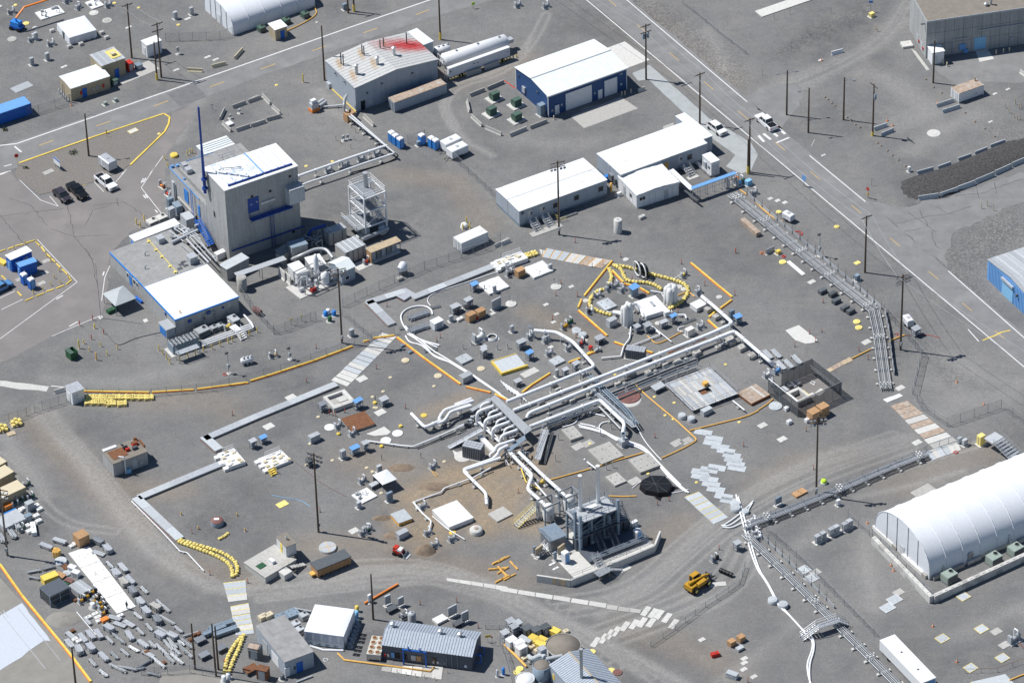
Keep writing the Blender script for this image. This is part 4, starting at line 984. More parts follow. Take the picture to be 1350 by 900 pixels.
@kind
def whitebox(sx=1.5,sy=1.2,sz=1.2,m=WP):
 mb=M();mb.cbox(sx,sy,0,.1,sz);l=M();l.cbox(sx,sy,.04,sz-.02,sz+.06);b=M();b.cbox(sx,sy,.1,0,.1)
 d=M();d.box(-sx*.3,sx*.3,-sy/2-.03,-sy/2,.2,sz-.15)
 return[(HO,mb,m),(LI,l,m),('skid',b,SG),('access_panel',d,LG)]
@kind
def pipebundle(n=12,L=2.4,r=.05,m=GA,seed=1,rack=True):
 rnd=Rand(seed);o=[];w=int(math.ceil(math.sqrt(n*1.3)));k=0;row=0
 while k<n:
  for i in range(w):
   if k>=n:break
   x=(i-(w-1)/2)*r*2.3+(row%2)*r;z=.15+r+row*r*2.1;d=rnd.uni(-.15,.15);ll=L*rnd.uni(.85,1)
   mb=M();mb.cyl((-ll/2+d,x,z),(ll/2+d,x+rnd.uni(-.04,.04),z),r,6);o+=[('tube',mb,m)];k+=1
  row+=1
 hh=.2+row*r*2.1+.15;ww=w*r*1.2+.1
 if rack:
  for sx in(-1,1):
   mb=M();mb.box(sx*L*.32-.05,sx*L*.32+.05,-ww,ww,.05,.14);o+=[('rack_beam',mb,SG)]
   for sy in(-1,1):mb=M();mb.box(sx*L*.32-.04,sx*L*.32+.04,sy*ww-.04,sy*ww+.04,0,hh);o+=[('rack_post',mb,GA)]
 return o
@kind
def boardstack(L=2.6,w=1.1,h=.9,m=LG,nl=5,seed=2):
 rnd=Rand(seed);o=[]
 for k in range(nl):
  z=.15+k*(h-.15)/nl;nb=4
  for j in range(nb):
   y=-w/2+j*w/nb;d=rnd.uni(-.1,.1);mb=M();mb.box(-L/2+d,L/2+d,y+.01,y+w/nb-.01,z,z+(h-.15)/nl-.02);o+=[('board',mb,m)]
 for sx in(-1,1):
  for sy in(-1,1):mb=M();mb.box(sx*L*.36-.04,sx*L*.36+.04,sy*(w/2+.06)-.04,sy*(w/2+.06)+.04,0,h+.15);o+=[('rack_post',mb,GA)]
  mb=M();mb.box(sx*L*.36-.05,sx*L*.36+.05,-w/2-.1,w/2+.1,.02,.13);o+=[('rack_beam',mb,SG)]
 return o
@kind
def pole(h=13.0,arms=1,m=WO,lamp=False,base=None,trans=False):
 mb=M();mb.lathe([(.2,0),(.17,h*.5),(.13,h)],10);o=[('shaft',mb,m)]
 if base:b=M();b.lathe([(.27,0),(.26,base)],10);o+=[('painted_base',b,YE)]
 for k in range(arms):
  z=h-.4-k*1.5;a=M();a.box(-1.25,1.25,-.09,.05,z,z+.16);o+=[('crossarm',a,m)];ai=len(o)-1
  for x in(-1.1,-.5,.5,1.1):i_=M();i_.lathe([(.05,z+.16),(.09,z+.26),(.05,z+.36)],6,(x,0,0));o+=[('insulator',i_,LG,ai)]
  for s in(-1,1):b=M();b.cyl((s*.75,-.06,z),(0,-.16,z-.6),.03,4);o+=[('brace',b,SG,ai)]
 if lamp:
  for s in((1,-1)if lamp==2 else(1,)):
   a=M();a.tube([(0,0,h-.8),(s*1.0,0,h-.5),(s*1.7,0,h-.55)],.045,5);o+=[('lamp_arm',a,SG)];ai=len(o)-1
   l=M();l.bx(s*1.95,0,h-.58,.65,.3,.16);o+=[('lamp_head',l,SG,ai)]
 if lamp==3:
  pass
 if trans:
  for s in((-1,1)if trans==2 else(1,)):
   t=M();t.lathe([(.26,h-3.2),(.28,h-3.1),(.28,h-2.2),(.1,h-2.05)],10,(s*.5,0,0));o+=[('transformer',t,BG)]
 return o
@kind
def floodpole(h=14.0,m=WO):
 mb=M();mb.lathe([(.2,0),(.17,h*.5),(.13,h)],10);o=[('shaft',mb,m)]
 for z in(h-.5,h-1.5):
  a=M();a.box(-1.5,1.5,-.08,.06,z,z+.13);o+=[('crossarm',a,m)];ai=len(o)-1
  for x in(-1.3,-.6,.6,1.3):
   l=M();l.bx(x,-.25,z-.25,.42,.3,.42,rx=.6);o+=[('flood_lamp',l,SG,ai)]
 b=M();b.box(-.2,.2,-.4,-.18,1.2,1.9);o+=[('control_box',b,LG)]
 c=M();c.cyl((.16,-.14,0),(.12,-.1,h-1.5),.03,4);o+=[('conduit',c,PM)]
 return o
@kind
def hvac(sx=2.0,sy=1.7,sz=1.4,m='sage'):
 mb=M();mb.cbox(sx,sy,0,.12,sz);b=M();b.cbox(sx,sy,.1,0,.12);f=M();f.cyl((sx*.22,sy*.12,sz-.01),(sx*.22,sy*.12,sz+.12),min(sx,sy)*.24,12)
 f2=M();f2.cyl((sx*.22,sy*.12,sz+.11),(sx*.22,sy*.12,sz+.14),min(sx,sy)*.2,12);g=M();g.box(-sx/2+.1,sx/2-.1,-sy/2-.03,-sy/2,.3,sz-.2);w=M();w.box(-sx/2-.03,-sx/2,-sy/2+.15,sy/2-.15,.25,sz-.2)
 return[('casing',mb,m),('skid',b,DG),('fan_shroud',f,m),('fan',f2,BP,2),('grille',g,DG),('side_panel',w,m)]
@kind
def transformer_box(sx=1.7,sy=1.5,sz=1.7,m=GX):
 mb=M();mb.box(-sx/2,sx/2,-sy/2,sy/2*.3,.2,sz);r_=M();r_.box(-sx/2+.1,sx/2-.1,sy/2*.3,sy/2,.25,sz*.85);b=M();b.box(-sx/2-.7,sx/2+.7,-sy/2-.6,sy/2+.5,0,.2);l=M();l.bx(0,-sy*.18,sz+.04,sx+.1,sy*.72,.08)
 o=[('tank',mb,m),('radiator_block',r_,m),('concrete_pad',b,CP),(LI,l,m)]
 for k in range(7):f=M();x=-sx/2+.2+k*(sx-.4)/6;f.box(x-.03,x+.03,sy/2,sy/2+.14,.3,sz*.8);o+=[('cooling_fin',f,m,1)]
 d=M();d.box(-sx*.3,sx*.3,-sy/2-.03,-sy/2,.3,sz-.2);o+=[(DO,d,m)]
 return o
@kind
def valve(r=.16,h=1.2,m=PW):
 a=M();a.cyl((-.7,0,.45),(.7,0,.45),r,10);o=[('pipe_spool',a,m)]
 for x in(-.65,-.25,.25,.65):f=M();f.cyl((x-.04,0,.45),(x+.04,0,.45),r*1.6,10);o+=[('flange',f,LG,0)]
 b=M();b.lathe([(r*1.1,.45),(r*.9,.8),(r*.4,.85),(r*.35,h)],8);o+=[('bonnet',b,m)];w=M();w.lathe([(r*1.5,h),(r*1.5,h+.05)],12);o+=[('hand_wheel',w,SG)]
 s=M();s.box(-.25,.25,-.2,.2,0,.28);o+=[('support_block',s,CO)];return o
@kind
def pump(m=SG,m2=LG,seed=0):
 rnd=Rand(seed)
 b=M();b.box(-.9,.9,-.5,.5,0,.14);o=[('skid',b,CP)]
 a=M();a.cyl((-.6,0,.5),(.1,0,.5),.26,10);o+=[('motor',a,m)];a=M();a.lathe([(.3,.14),(.34,.5),(.3,.85),(.1,1.0)],10,(.5,0,0));o+=[('pump_casing',a,m2)]
 a=M();a.tube([(.5,.0,.9),(.5,0,1.3),(.5,.6,1.3),(.5,.6,.1)],.09,7,el=.15);o+=[('discharge_pipe',a,PW)];a=M();a.box(-.85,-.6,-.3,.3,.14,1.1+rnd.uni(0,.4));o+=[('control_box',a,LG)]
 return o
@kind
def pickup(m='car_white',bed=True):
 def car_body(pf,w,taper=.0):
  mb=M();n=len(pf);vs=[]
  for y in(-w/2,-w/2+.08,w/2-.08,w/2):
   sh=.94 if abs(y)==w/2 else 1.0
   for x,z in pf:vs.append((x,y,.35+(z-.35)*sh if z>.35 else z))
  fs=[(k*n+i,(k+1)*n+i,(k+1)*n+(i+1)%n,k*n+(i+1)%n)for k in range(3)for i in range(n)]
  fs+=[tuple(range(n)),tuple(range(4*n-1,3*n-1,-1))]
  mb.add(vs,[f[::-1]for f in fs]);return mb
 o=[]
 if bed:pf=[(2.9,.35),(2.95,.7),(2.85,1.0),(1.45,1.15),(-2.85,1.12),(-2.9,.9),(-2.88,.38)]
 else:pf=[(2.3,.33),(2.36,.6),(2.25,.88),(1.2,1.02),(-2.15,1.05),(-2.3,.8),(-2.28,.36)]
 o+=[('body',car_body(pf,1.95 if bed else 1.85),m)]
 if bed:
  cab=[(1.5,1.14),(.75,1.85),(-.75,1.88),(-1.05,1.14)];gl=[(1.44,1.18),(.74,1.8),(-.74,1.83),(-1.0,1.18)]
 else:
  cab=[(1.25,1.02),(.45,1.58),(-1.5,1.6),(-2.1,1.05)];gl=[(1.18,1.06),(.43,1.53),(-1.5,1.55),(-2.02,1.09)]
 cw=1.66
 def cabin(pr,w0,w1):
  mb=M();vs=[]
  for s in(-1,1):
   for i,(x,z)in enumerate(pr):vs.append((x,s*(w0 if i in(0,3)else w1)/2,z))
  mb.add(vs,[(0,1,2,3),(7,6,5,4),(0,4,5,1),(1,5,6,2),(2,6,7,3),(3,7,4,0)]);return mb
 o+=[('windows',cabin([(x*1.01,z)for x,z in gl],1.82,1.52),GD)]
 rz=cab[1][1];mb=M();mb.box(cab[2][0]-.02,cab[1][0]+.03,-.74,.74,rz-.07,rz+.02);o+=[(RN,mb,m)]
 for s in(-1,1):
  for i,j in((0,1),(2,3)):
   p=Vector((cab[i][0],s*(.9 if i==0 else.745),cab[i][1]));q=Vector((cab[j][0],s*(.745 if j==1 else.9),cab[j][1]));mb=M();mb.cyl(p,q,.05,4);o+=[('pillar',mb,m)]
  mb=M();xm=(cab[1][0]+cab[2][0])/2;mb.cyl((xm,s*.755,rz-.02),(xm,s*.92,cab[0][1]),.05,4);o+=[('pillar',mb,m)]
  mb=M();mb.bx(cab[0][0]-.35,s*1.05,cab[0][1]+.08,.12,.2,.15);o+=[('wing_mirror',mb,m)]
 if bed:
  mb=M();mb.box(-2.75,-1.15,-.82,.82,1.1,1.135);o+=[('load_bed',mb,BP)]
 wx=(1.85,-1.75)if bed else(1.4,-1.4);wr=.4 if bed else.34
 for x in wx:
  for s in(-1,1):
   mb=M();mb.cyl((x,s*(.98 if bed else.93)-.12,wr),(x,s*(.98 if bed else.93)+.06*s-.06*0,wr),wr,14);o+=[('tyre',mb,RU)];ti=len(o)-1
   r_=M();yy=s*(1.06 if bed else 1.0);r_.cyl((x,yy-.02*s,wr),(x,yy+.02*s,wr),wr*.6,10);o+=[('rim',r_,'chrome',ti)]
 fx=pf[1][0]
 for s in(-1,1):
  mb=M();mb.bx(fx-.04,s*.7,.78,.1,.35,.16);o+=[('headlight',mb,'chrome')];mb=M();mb.bx(-fx+.02,s*.8,.85,.08,.2,.28);o+=[('tail_light',mb,RE)]
 mb=M();mb.bx(fx,0,.68,.06,.95,.22);o+=[('grille',mb,BP)]
 return o
@kind
def enclosed_trailer(L=3.6,W=2.0,h=2.3,m=WP):
 mb=M();mb.add([(-L/2,-W/2,.5),(L/2,-W/2,.5),(L/2,W/2,.5),(-L/2,W/2,.5),(-L/2,-W/2,h-.1),(L/2,-W/2,h-.1),(L/2,W/2,h-.1),(-L/2,W/2,h-.1),(-L/2+.08,-W/2+.25,h),(L/2-.08,-W/2+.25,h),(L/2-.08,W/2-.25,h),(-L/2+.08,W/2-.25,h)],[(0,3,2,1),(0,1,5,4),(1,2,6,5),(2,3,7,6),(3,0,4,7),(4,5,9,8),(5,6,10,9),(6,7,11,10),(7,4,8,11),(8,9,10,11)])
 o=[('box',mb,m)]
 for s in(-1,1):
  w=M();w.cyl((-.1,s*W/2-.06,.33),(-.1,s*W/2+.14,.33),.33,12);o+=[(WE,w,RU)];f=M();f.box(-.55,.35,s*W/2-.02,s*W/2+.2*s if s>0 else s*W/2+.02,.68,.74)if s>0 else f.box(-.55,.35,s*W/2-.2,s*W/2+.02,.68,.74);o+=[('mudguard',f,SG)]
 t=M();t.tube([(-L/2,-.6,.5),(-L/2-1.1,0,.5)],.06,5);t.tube([(-L/2,.6,.5),(-L/2-1.1,0,.5)],.06,5);t.box(-L/2-1.25,-L/2-1.0,-.08,.08,.4,.6);o+=[('drawbar',t,DG)]
 d=M();d.box(L/2,L/2+.03,-W*.4,W*.4,.6,h-.25);o+=[('rear_door',d,WW)];d=M();d.box(-.9,-.3,-W/2-.03,-W/2,.65,h-.3);o+=[('side_door',d,WW)]
 v=M();v.box(-.3,.3,-.3,.3,h-.02,h+.1);o+=[('roof_vent',v,LG)]
 return o
def row(k,name,desc,*a,**w):
 a=nocat(name,a);return row_(k,name,desc,*a,**w)
def row_(k,name,desc,cat,pts,rot=SITE,gp=None,arg_=(),where=''):
 n=len(pts);order=sorted(range(n),key=lambda i:raw(*pts[i][:2])[0]);gp=gp or(f'{desc} {where}'.strip()if n>1 else None)
 for rank,i in enumerate(order):
  p=pts[i];r_=p[2]if len(p)>2 and p[2]is not None else rot
  if n==1:lab=f'{desc} {where}'.strip()
  else:
   pos='leftmost'if rank==0 else'rightmost'if rank==n-1 else ORD[rank]+' from left'
   lab=f'{desc} {where}, {pos} of {n}'if where else f'{desc}, {pos} of {n}'
  put(k,name,lab,cat,G(p[0],p[1]),r_,gp,p[3]if len(p)>3 else arg_)
  # upper half: poles, vehicles, barriers, small buildings
def Jb(segs,where,gp=None,desc='grey concrete barrier',m=CO,h=.82,name=CJ):
 n=len(segs);order=sorted(range(n),key=lambda i:segs[i][0]+segs[i][2])
 for rank,i in enumerate(order):
  x0,y0,x1,y1=segs[i];a=G(x0,y0);b=G(x1,y1);c=(a+b)/2;L=round((b-a).length*2)/2
  pos='only one'if n==1 else'leftmost'if rank==0 else'rightmost'if rank==n-1 else ORD[rank]+' from left'
  lab=f'{desc} {where}'if n==1 else f'{desc} {where}, {pos} of {n}'
  put(JE,name,lab,'barrier',c,atan2(b.y-a.y,b.x-a.x),gp,(max(1.5,L),h,m))
def pipe(name,lb,pts,r,mtl=PW,gap=4.0,cat=PP,su=True,gp=None,el=None,n=10,fl=0):
 wp=[G(x,y,z)for x,y,z in pts];c=wp[0];org=(c.x,c.y,0)
 o=Th(name,lb,cat,org,0,gp)
 mb=M();mb.tube(wp,r,n,el=el if el is not None else r*2.5);Pt(o,PP,mb,mtl,org)
 acc=0
 for a,b in zip(wp[:-1],wp[1:]):
  L=(b-a).length
  if abs(a.z-b.z)>.6*L:continue
  k=max(1,int(L/gap));d=(b-a).normalized();nr=Vector((-d.y,d.x,0))
  for i in range(k):
   p=a.lerp(b,(i+.5)/k)
   if fl:
    m2=M();m2.cyl(p-d*.07,p+d*.07,r*1.35,n);Pt(o,'flange',m2,mtl,org)
   if su and p.z>r+.15:
    m2=M();m2.bx(p.x,p.y,(p.z-r)/2,.12,.12,p.z-r+.02,atan2(d.y,d.x));m2.bx(p.x,p.y,p.z-r-.05,.16,r*2.6+.2,.1,atan2(d.y,d.x));Pt(o,'stanchion',m2,GA,org)
    if p.z>.5:m3=M();m3.bx(p.x,p.y,.15,.6,.8,.3,atan2(d.y,d.x));Pt(o,'footing',m3,CO,org)
 return o
def shed(name,lb,cat,cs,h,wallm,roofm,rise=0,ridge=None,pitch=None,over=.12,door=None,windows=(),z0=0):
 c,a,L,W=rect(*cs,h);o=Th(name,lb,cat,c,a)
 Pt(o,WJ,body(L,W,h,rise,ridge),wallm)
 if pitch:rpan(o,L,W,h,rise,ridge,roofm,pitch,over=over)
 else:PB(o,RN,(-L/2-over,L/2+over,-W/2-over,W/2+over,h,h+.12),roofm)
 if door:wface(o,door[0],L,W,door[1],.05,door[2],door[3],door[4],DO,.07,handle=True)
 for f,u,z,w,hh in windows:wface(o,f,L,W,u,z,w,hh,GD,WD,.05,frame=WP)
 return o,L,W
tl_(1)
def Sx(name,lb,cs,h,bulge=.25,mtl=WF,cat='tent'):
 c,a,L,W=rect(*cs,h);o=Th(name,lb,cat,c,a);rnd=Rand(int(L*100))
 mb=M();n=10;vs=[];fs=[]
 for j in range(n+1):
  for i in range(n+1):
   u,v=i/n,j/n;ed=min(u,1-u,v,1-v);z=h+bulge*sin(u*pi)*sin(v*pi)+rnd.uni(-.05,.05)-(.12 if ed==0 else 0);vs.append((-L/2+L*u,-W/2+W*v,z))
 for j in range(n):
  for i in range(n):k=j*(n+1)+i;fs.append((k,k+1,k+n+2,k+n+1))
 mb.add(vs,fs,True);Pt(o,'roof_sheet',mb,mtl)
 for k,(p,q)in enumerate((((-L/2,-W/2),(L/2,-W/2)),((-L/2,W/2),(-L/2,-W/2)),((L/2,-W/2),(L/2,W/2)),((L/2,W/2),(-L/2,W/2)))):
  mb=M();vs=[];m_=14;d=Vector((q[0]-p[0],q[1]-p[1]));nn=Vector((d.y,-d.x)).normalized()
  for i in range(m_+1):
   for z_,w_ in((h-.1,0),(h*.5,.06),(0,.14)):
    off=w_*sin(i*2.1+k)+(.05 if z_<h-.2 else 0);vs.append((p[0]+d.x*i/m_+nn.x*off,p[1]+d.y*i/m_+nn.y*off,z_))
  fs=[(3*i+r_+1,3*i+r_+4,3*i+r_+3,3*i+r_)for i in range(m_)for r_ in(0,1)];mb.add(vs,fs,True);Pt(o,'side_curtain',mb,mtl)
 return o,L,W
h=H(358,234,195);o,L,W=Sx('white_tent','small boxy white tent tied to concrete blocks near tan sheds',N('295,118 355,195 500,152 432,80'),h)
wface(o,'W',L,W,.55,0,.8,1.6,DG,'door_opening',.2)
row(EB,CK,'small pale concrete block anchoring boxy white tent',N('268,165 358,247 418,233 550,200 525,175'),arg_=(.9,.6,.6,CP))
h=H(368,525,460);o,L,W=shed('tan_shed','long tan corrugated shed with white roof and blue door','shed',N('310,395 362,460 565,392 505,332'),h,WT,MR,.2,'x',.8,door=('S',.34,1.0,2.1,BL))
for u,mt in((.25,RE),(.55,LG),(.66,LG),(.82,RE)):wface(o,'S',L,W,u,.9,.4,.8,mt,'wall_box',.15)
mb=M();mb.tube([(-L/2-.5,W/2,.2),(-L/2-.5,0,.2),(-L/2-.5,-W/2,.2),(-L/2-.5,-W/2,2.0)],.1,6);mb.tube([(-L/2-.25,W*.2,0),(-L/2-.25,W*.2,2.4)],.08,6);Pt(o,'gas_piping',mb,LG,kind='stuff')
for y in(.3,.5,.7,.9):yy=W/2-y*W;PL(o,'gas_bottle',([(.14,0),(.14,1.3),(.05,1.45)],8,(-L/2-.9,yy,0)),LG)
h=H(642,388,302);o,L,W=shed('tan_shed','squarer tan shed with ribbed grey roof, yellow roof patch and cooler','shed',N('466,285 522,342 642,300 585,243'),h,WT,LG,0,None,.7,door=('S',.62,1.0,2.1,BL))
PB(o,'yellow_roof_patch',(L*.05,L*.46,-W*.3,W*.35,h+.11,h+.16),PY);sbox(o,L*.22,-W*.05,h+.12,.9,.8,.5,TB,'roof_cooler',TB)
wface(o,'S',L,W,.12,0,1.0,2.0,LG,'gas_cabinet',.6)
U(WX,'waste_bin','weathered red steel bin beside squarer tan shed',668,362,(1.3,1.5,1.9,RE));U(WX,'waste_bin','blue grey steel bin right of red bin',716,355,(1.2,1.2,1.1,BG))
U(WX,'green_cabinet','dull green cabinet at end of long tan shed',592,437,(1.4,.8,1.1,GX))
U(PA,'concrete_slab','concrete slab under red bin and squarer tan shed',700,375,(9,4,.05,CO))
h=H(158,590,530);o,L,W=cont('shipping_container','blue shipping container cut by left picture edge',N('-70,560 -35,598 156,531 125,497'),h,BL,SB)
h=H(752,298,235);shed('white_cabin','small white equipment cabin between two wooden power poles','cabin',N('730,210 753,236 836,208 800,187'),h,WP,WR,0,None,.9,door=('W',.5,.8,1.9,WW))
row(CA,'green_pedestal','small pale green pedestal box near road edge',[(543,540),(597,522)],arg_=(.7,.6,.6,.05,'sage'))
U(CA,'post_cabinet','lone grey cabinet on post near road edge',918,280,(.5,.3,.8,.9,LG));put('cone',TC,'red orange cone by tan shed corner',G(368,546))
Jb([(968,368,1045,372),(1092,352,1165,334),(1212,306,1250,264)],'beside upper left road','barriers by upper road','sand coloured concrete barrier',TB)
U(PA,'steel_plate','big blue grey steel plate lying left of tan shed',112,450,(4.2,2.2,.05,LG))
slabs('small pale slab on gravel near fence',N('1070,295 1112,308 908,362 663,142 330,345 968,98'),arg_=(1.4,.6,.05,CP))
for x,y,r_,m_,lab in((553,107,1.05,CO,'round grey manhole right of boxy white tent'),(135,122,.65,PY,'yellow rimmed manhole near blue lift'),(63,203,1.0,CO,'round grey manhole left of valve pair'),(485,68,1.0,CP,'round pale manhole above boxy white tent'),(181,145,.55,CP,'small pale manhole left of boxy tent'),(920,130,.4,PY,'small yellow cover plate in front of arched tent'),(715,42,.35,PY,'tiny yellow cover left of cabin poles'),(590,18,.4,PY,'tiny yellow cover at picture top'),(80,28,.4,PY,'yellow dot cover in top left corner'),(0,35,.5,CP,'pale manhole cut by left edge')):
 put(MH,MH,lab,MH,G(x,y),0,None,(r_,.08,m_))
for x,y,lab in((165,212,'grey valve assembly below blue lift'),(265,235,'grey pump skid left of boxy tent'),(405,45,'dark pipe manifold beside white equipment pad'),(560,35,'dark valve gear near top edge'),(345,12,'dark pump gear at top left edge'),(60,70,'grey valve stand in top left corner')):
 put(PU,'pump_unit',lab,PU,G(x,y),SITE+uni(-.4,.4),None,(SG,LG,int(x)))
for x,y,lab in((165,335,'grey cabinet on slab left of tan shed'),(245,310,'smaller grey cabinet right of slab cabinet'),(905,98,'pale cabinet left of arched tent'),(988,75,'grey post cabinet beside arched tent wall'),(185,205,'grey cabinet beside valve assembly')):
 put(CA,FC,lab,CA,G(x,y),SITE,None,(.8,.6,1.6,.1,LG))
def Wp(lb,cs,seed):
 rnd=Rand(seed);c,a,L,W=rect(*cs);o=Th('equipment_pad',lb,'equipment pad',c,a)
 PC3(o,PD,(L,W,0,0,.25),WC)
 for k in range(int(L*W/1.6)):
  x,y=rnd.uni(-L*.42,L*.42),rnd.uni(-W*.4,W*.4);mb=M()
  if k%3==0:mb.tube([(x,y,.2),(x,y,.9),(x+rnd.uni(-1,1),y+rnd.uni(-.5,.5),.9)],.08,6,el=.1)
  elif k%3==1:mb.lathe([(.2,.25),(.22,.6),(.1,.9)],8,(x,y,0))
  else:mb.box(x-.3,x+.3,y-.2,y+.2,.25,.7)
  Pt(o,('riser_pipe','capped_port','junction_box')[k%3],mb,(PW,WC,LG)[k%3])
 return o
Wp('white equipment pad crowded with risers above boxy tent',N('185,72 210,108 335,70 300,32'),4);Wp('white equipment pad cut by top edge',N('440,20 475,52 535,32 500,-5'),5)
c=G(88,150);o=Th('boom_lift','blue boom lift with folded orange boom in top left corner','lift',c,R(-30))
PB(o,'chassis',(-1.3,1.3,-.8,.8,.4,1.0),BL);PB(o,'turret',(-1.1,.9,-.7,.7,1.0,1.9),BB)
for x in(-.9,.9):
 for y in(-.9,.9):PC(o,WE,((x,y-.15,.42),(x,y+.15,.42),.42,10),RU)
g1=Vector((0,0,1.8));c2=Matrix.Rotation(R(30),3,'Z')
pa=[c2@(G(82,95,3.0)-c),c2@(G(125,38,4.5)-c),c2@(G(250,-2,4.5)-c)]
PT(o,'boom',([g1,Vector(pa[0])+Vector((0,0,0)),],.2,4),BB);PT(o,'boom',([pa[0],pa[1],pa[2]],.22,4),OG)
def bush(px,py,r_,lb,n=90):
 c=G(px,py);mb=M();rnd=Rand(px)
 for k in range(n):
  d=Vector((rnd.gauss(0,1),rnd.gauss(0,1),abs(rnd.gauss(0,.8)))).normalized()*r_*rnd.uni(.3,1);t=Vector((rnd.uni(-1,1),rnd.uni(-1,1),rnd.uni(-.3,1))).normalized()*.22;s=t.orthogonal().normalized()*.09
  mb.quad(d-t*.5-s,d+t*.5-s*.3,d+t*.6+s*.3,d-t*.5+s)
 o=Th('shrub',lb,'shrub',c,0);Pt(o,'foliage',mb,'leaf',kind='stuff')
 mb=M()
 for k in range(5):a=k*1.25;mb.cyl((0,0,0),(cos(a)*r_*.5,sin(a)*r_*.5,r_*.6),.03,4)
 Pt(o,'stems',mb,WO)
bush(380,790,1.0,'dark low shrub on gravel island');bush(135,868,.6,'small dry shrub beside stop sign',50);bush(25,672,.7,'green shrub near blue container',60)
put(ET,'box_trailer','silver box trailer parked on gravel island',G(558,865),R(-52),None,(3.6,2.0,2.3,PM))
def sign(px,py,h,w,hh,m1,lb,rot,name='sign',post=1,shape=None,m2=SG):
 o=Th(name,lb,'sign',G(px,py),rot)
 for s in((-w*.35,w*.35)if post==2 else(0,)):PC(o,PO,((s,.03,0),(s,.03,h),.045,5),m2)
 mb=M()
 if shape=='oct':mb.poly([(w/2*cos(R(22.5+45*k)),w/2*sin(R(22.5+45*k)))for k in range(8)],-.02,.02);mb.v=[(x,z-.03,y+h)for x,y,z in mb.v]
 elif shape=='dia':mb.poly([(w/2*cos(R(90*k)),w/2*sin(R(90*k)))for k in range(4)],-.02,.02);mb.v=[(x,z-.03,y+h)for x,y,z in mb.v]
 else:mb.box(-w/2,w/2,-.04,0,h-hh,h)
 Pt(o,'sign_panel',mb,m1);return o
sign(90,855,2.4,.9,.9,RE,'red stop sign on yellow post at lot entrance',R(10),'stop_sign',1,'oct',YE)
o=sign(296,868,2.3,2.4,1.5,WP,'blue and white notice board on gravel island',R(-55),'notice_board',2);PB(o,'blue_header',(-1.2,1.2,-.045,-.04,1.9,2.28),BL)
sign(1095,568,1.4,.5,.3,LG,'small grey sign by lot exit',R(0));sign(549,705,1.6,.2,.2,AM,'thin orange marker post on island edge',R(0),'marker_post',1,None,AM)
U(PA,'yellow_slab','pale slab with yellow spot on gravel island',686,677,(1.8,1.1,.12,CP,PY));lid('small yellow cover on gravel island',820,692,(.35,.1,PY))
one_slab('grey slab at lower edge of gravel island',250,888,(2.2,1.2,.1,CO))
Jb([(1198,560,1268,535),(1280,532,1330,508),(1135,620,1158,572),(1150,640,1190,680),(1217,680,1290,655),(1297,655,1340,640)],'of pen behind tower','barriers of the pen')
tl_(2);Jb([(0,528,55,508),(65,500,102,540),(113,555,155,592),(85,625,158,605),(8,655,80,632)],'of pen, right side','barriers of the pen')
tl_(1);row(CA,'valve_post','grey valve post inside barrier pen','valve post',[(1188,612),(1235,585)],arg_=(.4,.3,.5,.5,LG));U(WX,'white_valve_box','low white box at pen corner',1180,645,(1.5,1.2,.4,WP))
posts('yellow bollard near tower annex',N('850,825 865,862 965,800 992,790 980,790 550,690'))
V(MH,'yellow_reel','round yellow hose reel near tower annex','hose reel',898,806,(.75,.5,YE));V(BO,'fire_post','red fire post beside white roof shed',1020,805,(1.3,.16,RE))
def At(lb,W0,W1,E1,h,side=1.2,ribs=6,name='arched_tent',org_tile=None):
 a=G(*W0);b=G(*W1);e=G(*E1);d=(e-b);L=d.length;ax=atan2(d.y,d.x);Wd=abs((a-b).dot(Vector((-d.y,d.x,0)).normalized()))
 nrm=Vector((-d.y,d.x,0)).normalized();c=b+d/2+nrm*(Wd/2);o=Th(name,lb,'tent',(c.x,c.y,0),ax)
 pf=[(-Wd/2,0),(-Wd/2,side)]
 n=14
 for i in range(1,n):t=pi*i/n;pf.append((-Wd/2*cos(t)*(1-.06*sin(t)),side+(h-side)*sin(t)**.85))
 pf+=[(Wd/2,side),(Wd/2,0)]
 m_=ribs*6
 mb=M();vs=[];k=len(pf)
 for i in range(m_+1):
  x=-L/2+L*i/m_;sag=.045*sin(i/6*pi)**2
  for y,z in pf:vs.append((x,y*(1-sag*.1),z*(1-sag*.12)if z>side else z))
 mb.add(vs,[(i*k+j,i*k+j+1,(i+1)*k+j+1,(i+1)*k+j)for i in range(m_)for j in range(k-1)],True)
 mb.f=[f[::-1]for f in mb.f];Pt(o,'fabric_skin',mb,WF)
 for s in(-1,1):
  mb=M();mb.add([(s*(L/2-.01),y,z)for y,z in pf],[tuple(range(k))if s<0 else tuple(range(k-1,-1,-1))]);g_=Pt(o,'gable_wall',mb,WF)
  for y in(-Wd*.28,-Wd*.1,Wd*.1,Wd*.28):
   zt=side+(h-side)*sin(math.acos(min(1,abs(y)/(Wd/2))))**.85-.15;PC(g_,'gable_post',((s*(L/2+.04),y,0),(s*(L/2+.04),y,zt),.06,5),LG)
 for i in range(ribs+1):
  x=-L/2+L*i/ribs;PT(o,'rib_seam',([(x,y*1.003,z+.03)for y,z in pf],.07,5),WF)
 d_=M();d_.box(-L/2-.08,-L/2-.02,-.6,.6,0,2.1);Pt(o,DO,d_,WW);
 return o,L,Wd,c,ax
tl_(0);tA=At('arched white fabric tent cut by top edge',(271,13),(308,47),(415,9),5.0,1.8,5)
tl_(2)
row(HV,'condenser_unit','dark square condenser unit along upper arched tent','condenser',N('58,160 185,120 283,88'),arg_=(1.4,1.4,1.1,GX))
h=H(140,205,150);shed('tan_hut','small tan hut with white roof and blue door by upper arched tent','hut',N('93,125 128,157 188,137 155,105'),h,WT,WR,0,None,None,door=('S',.6,.9,1.9,BL))
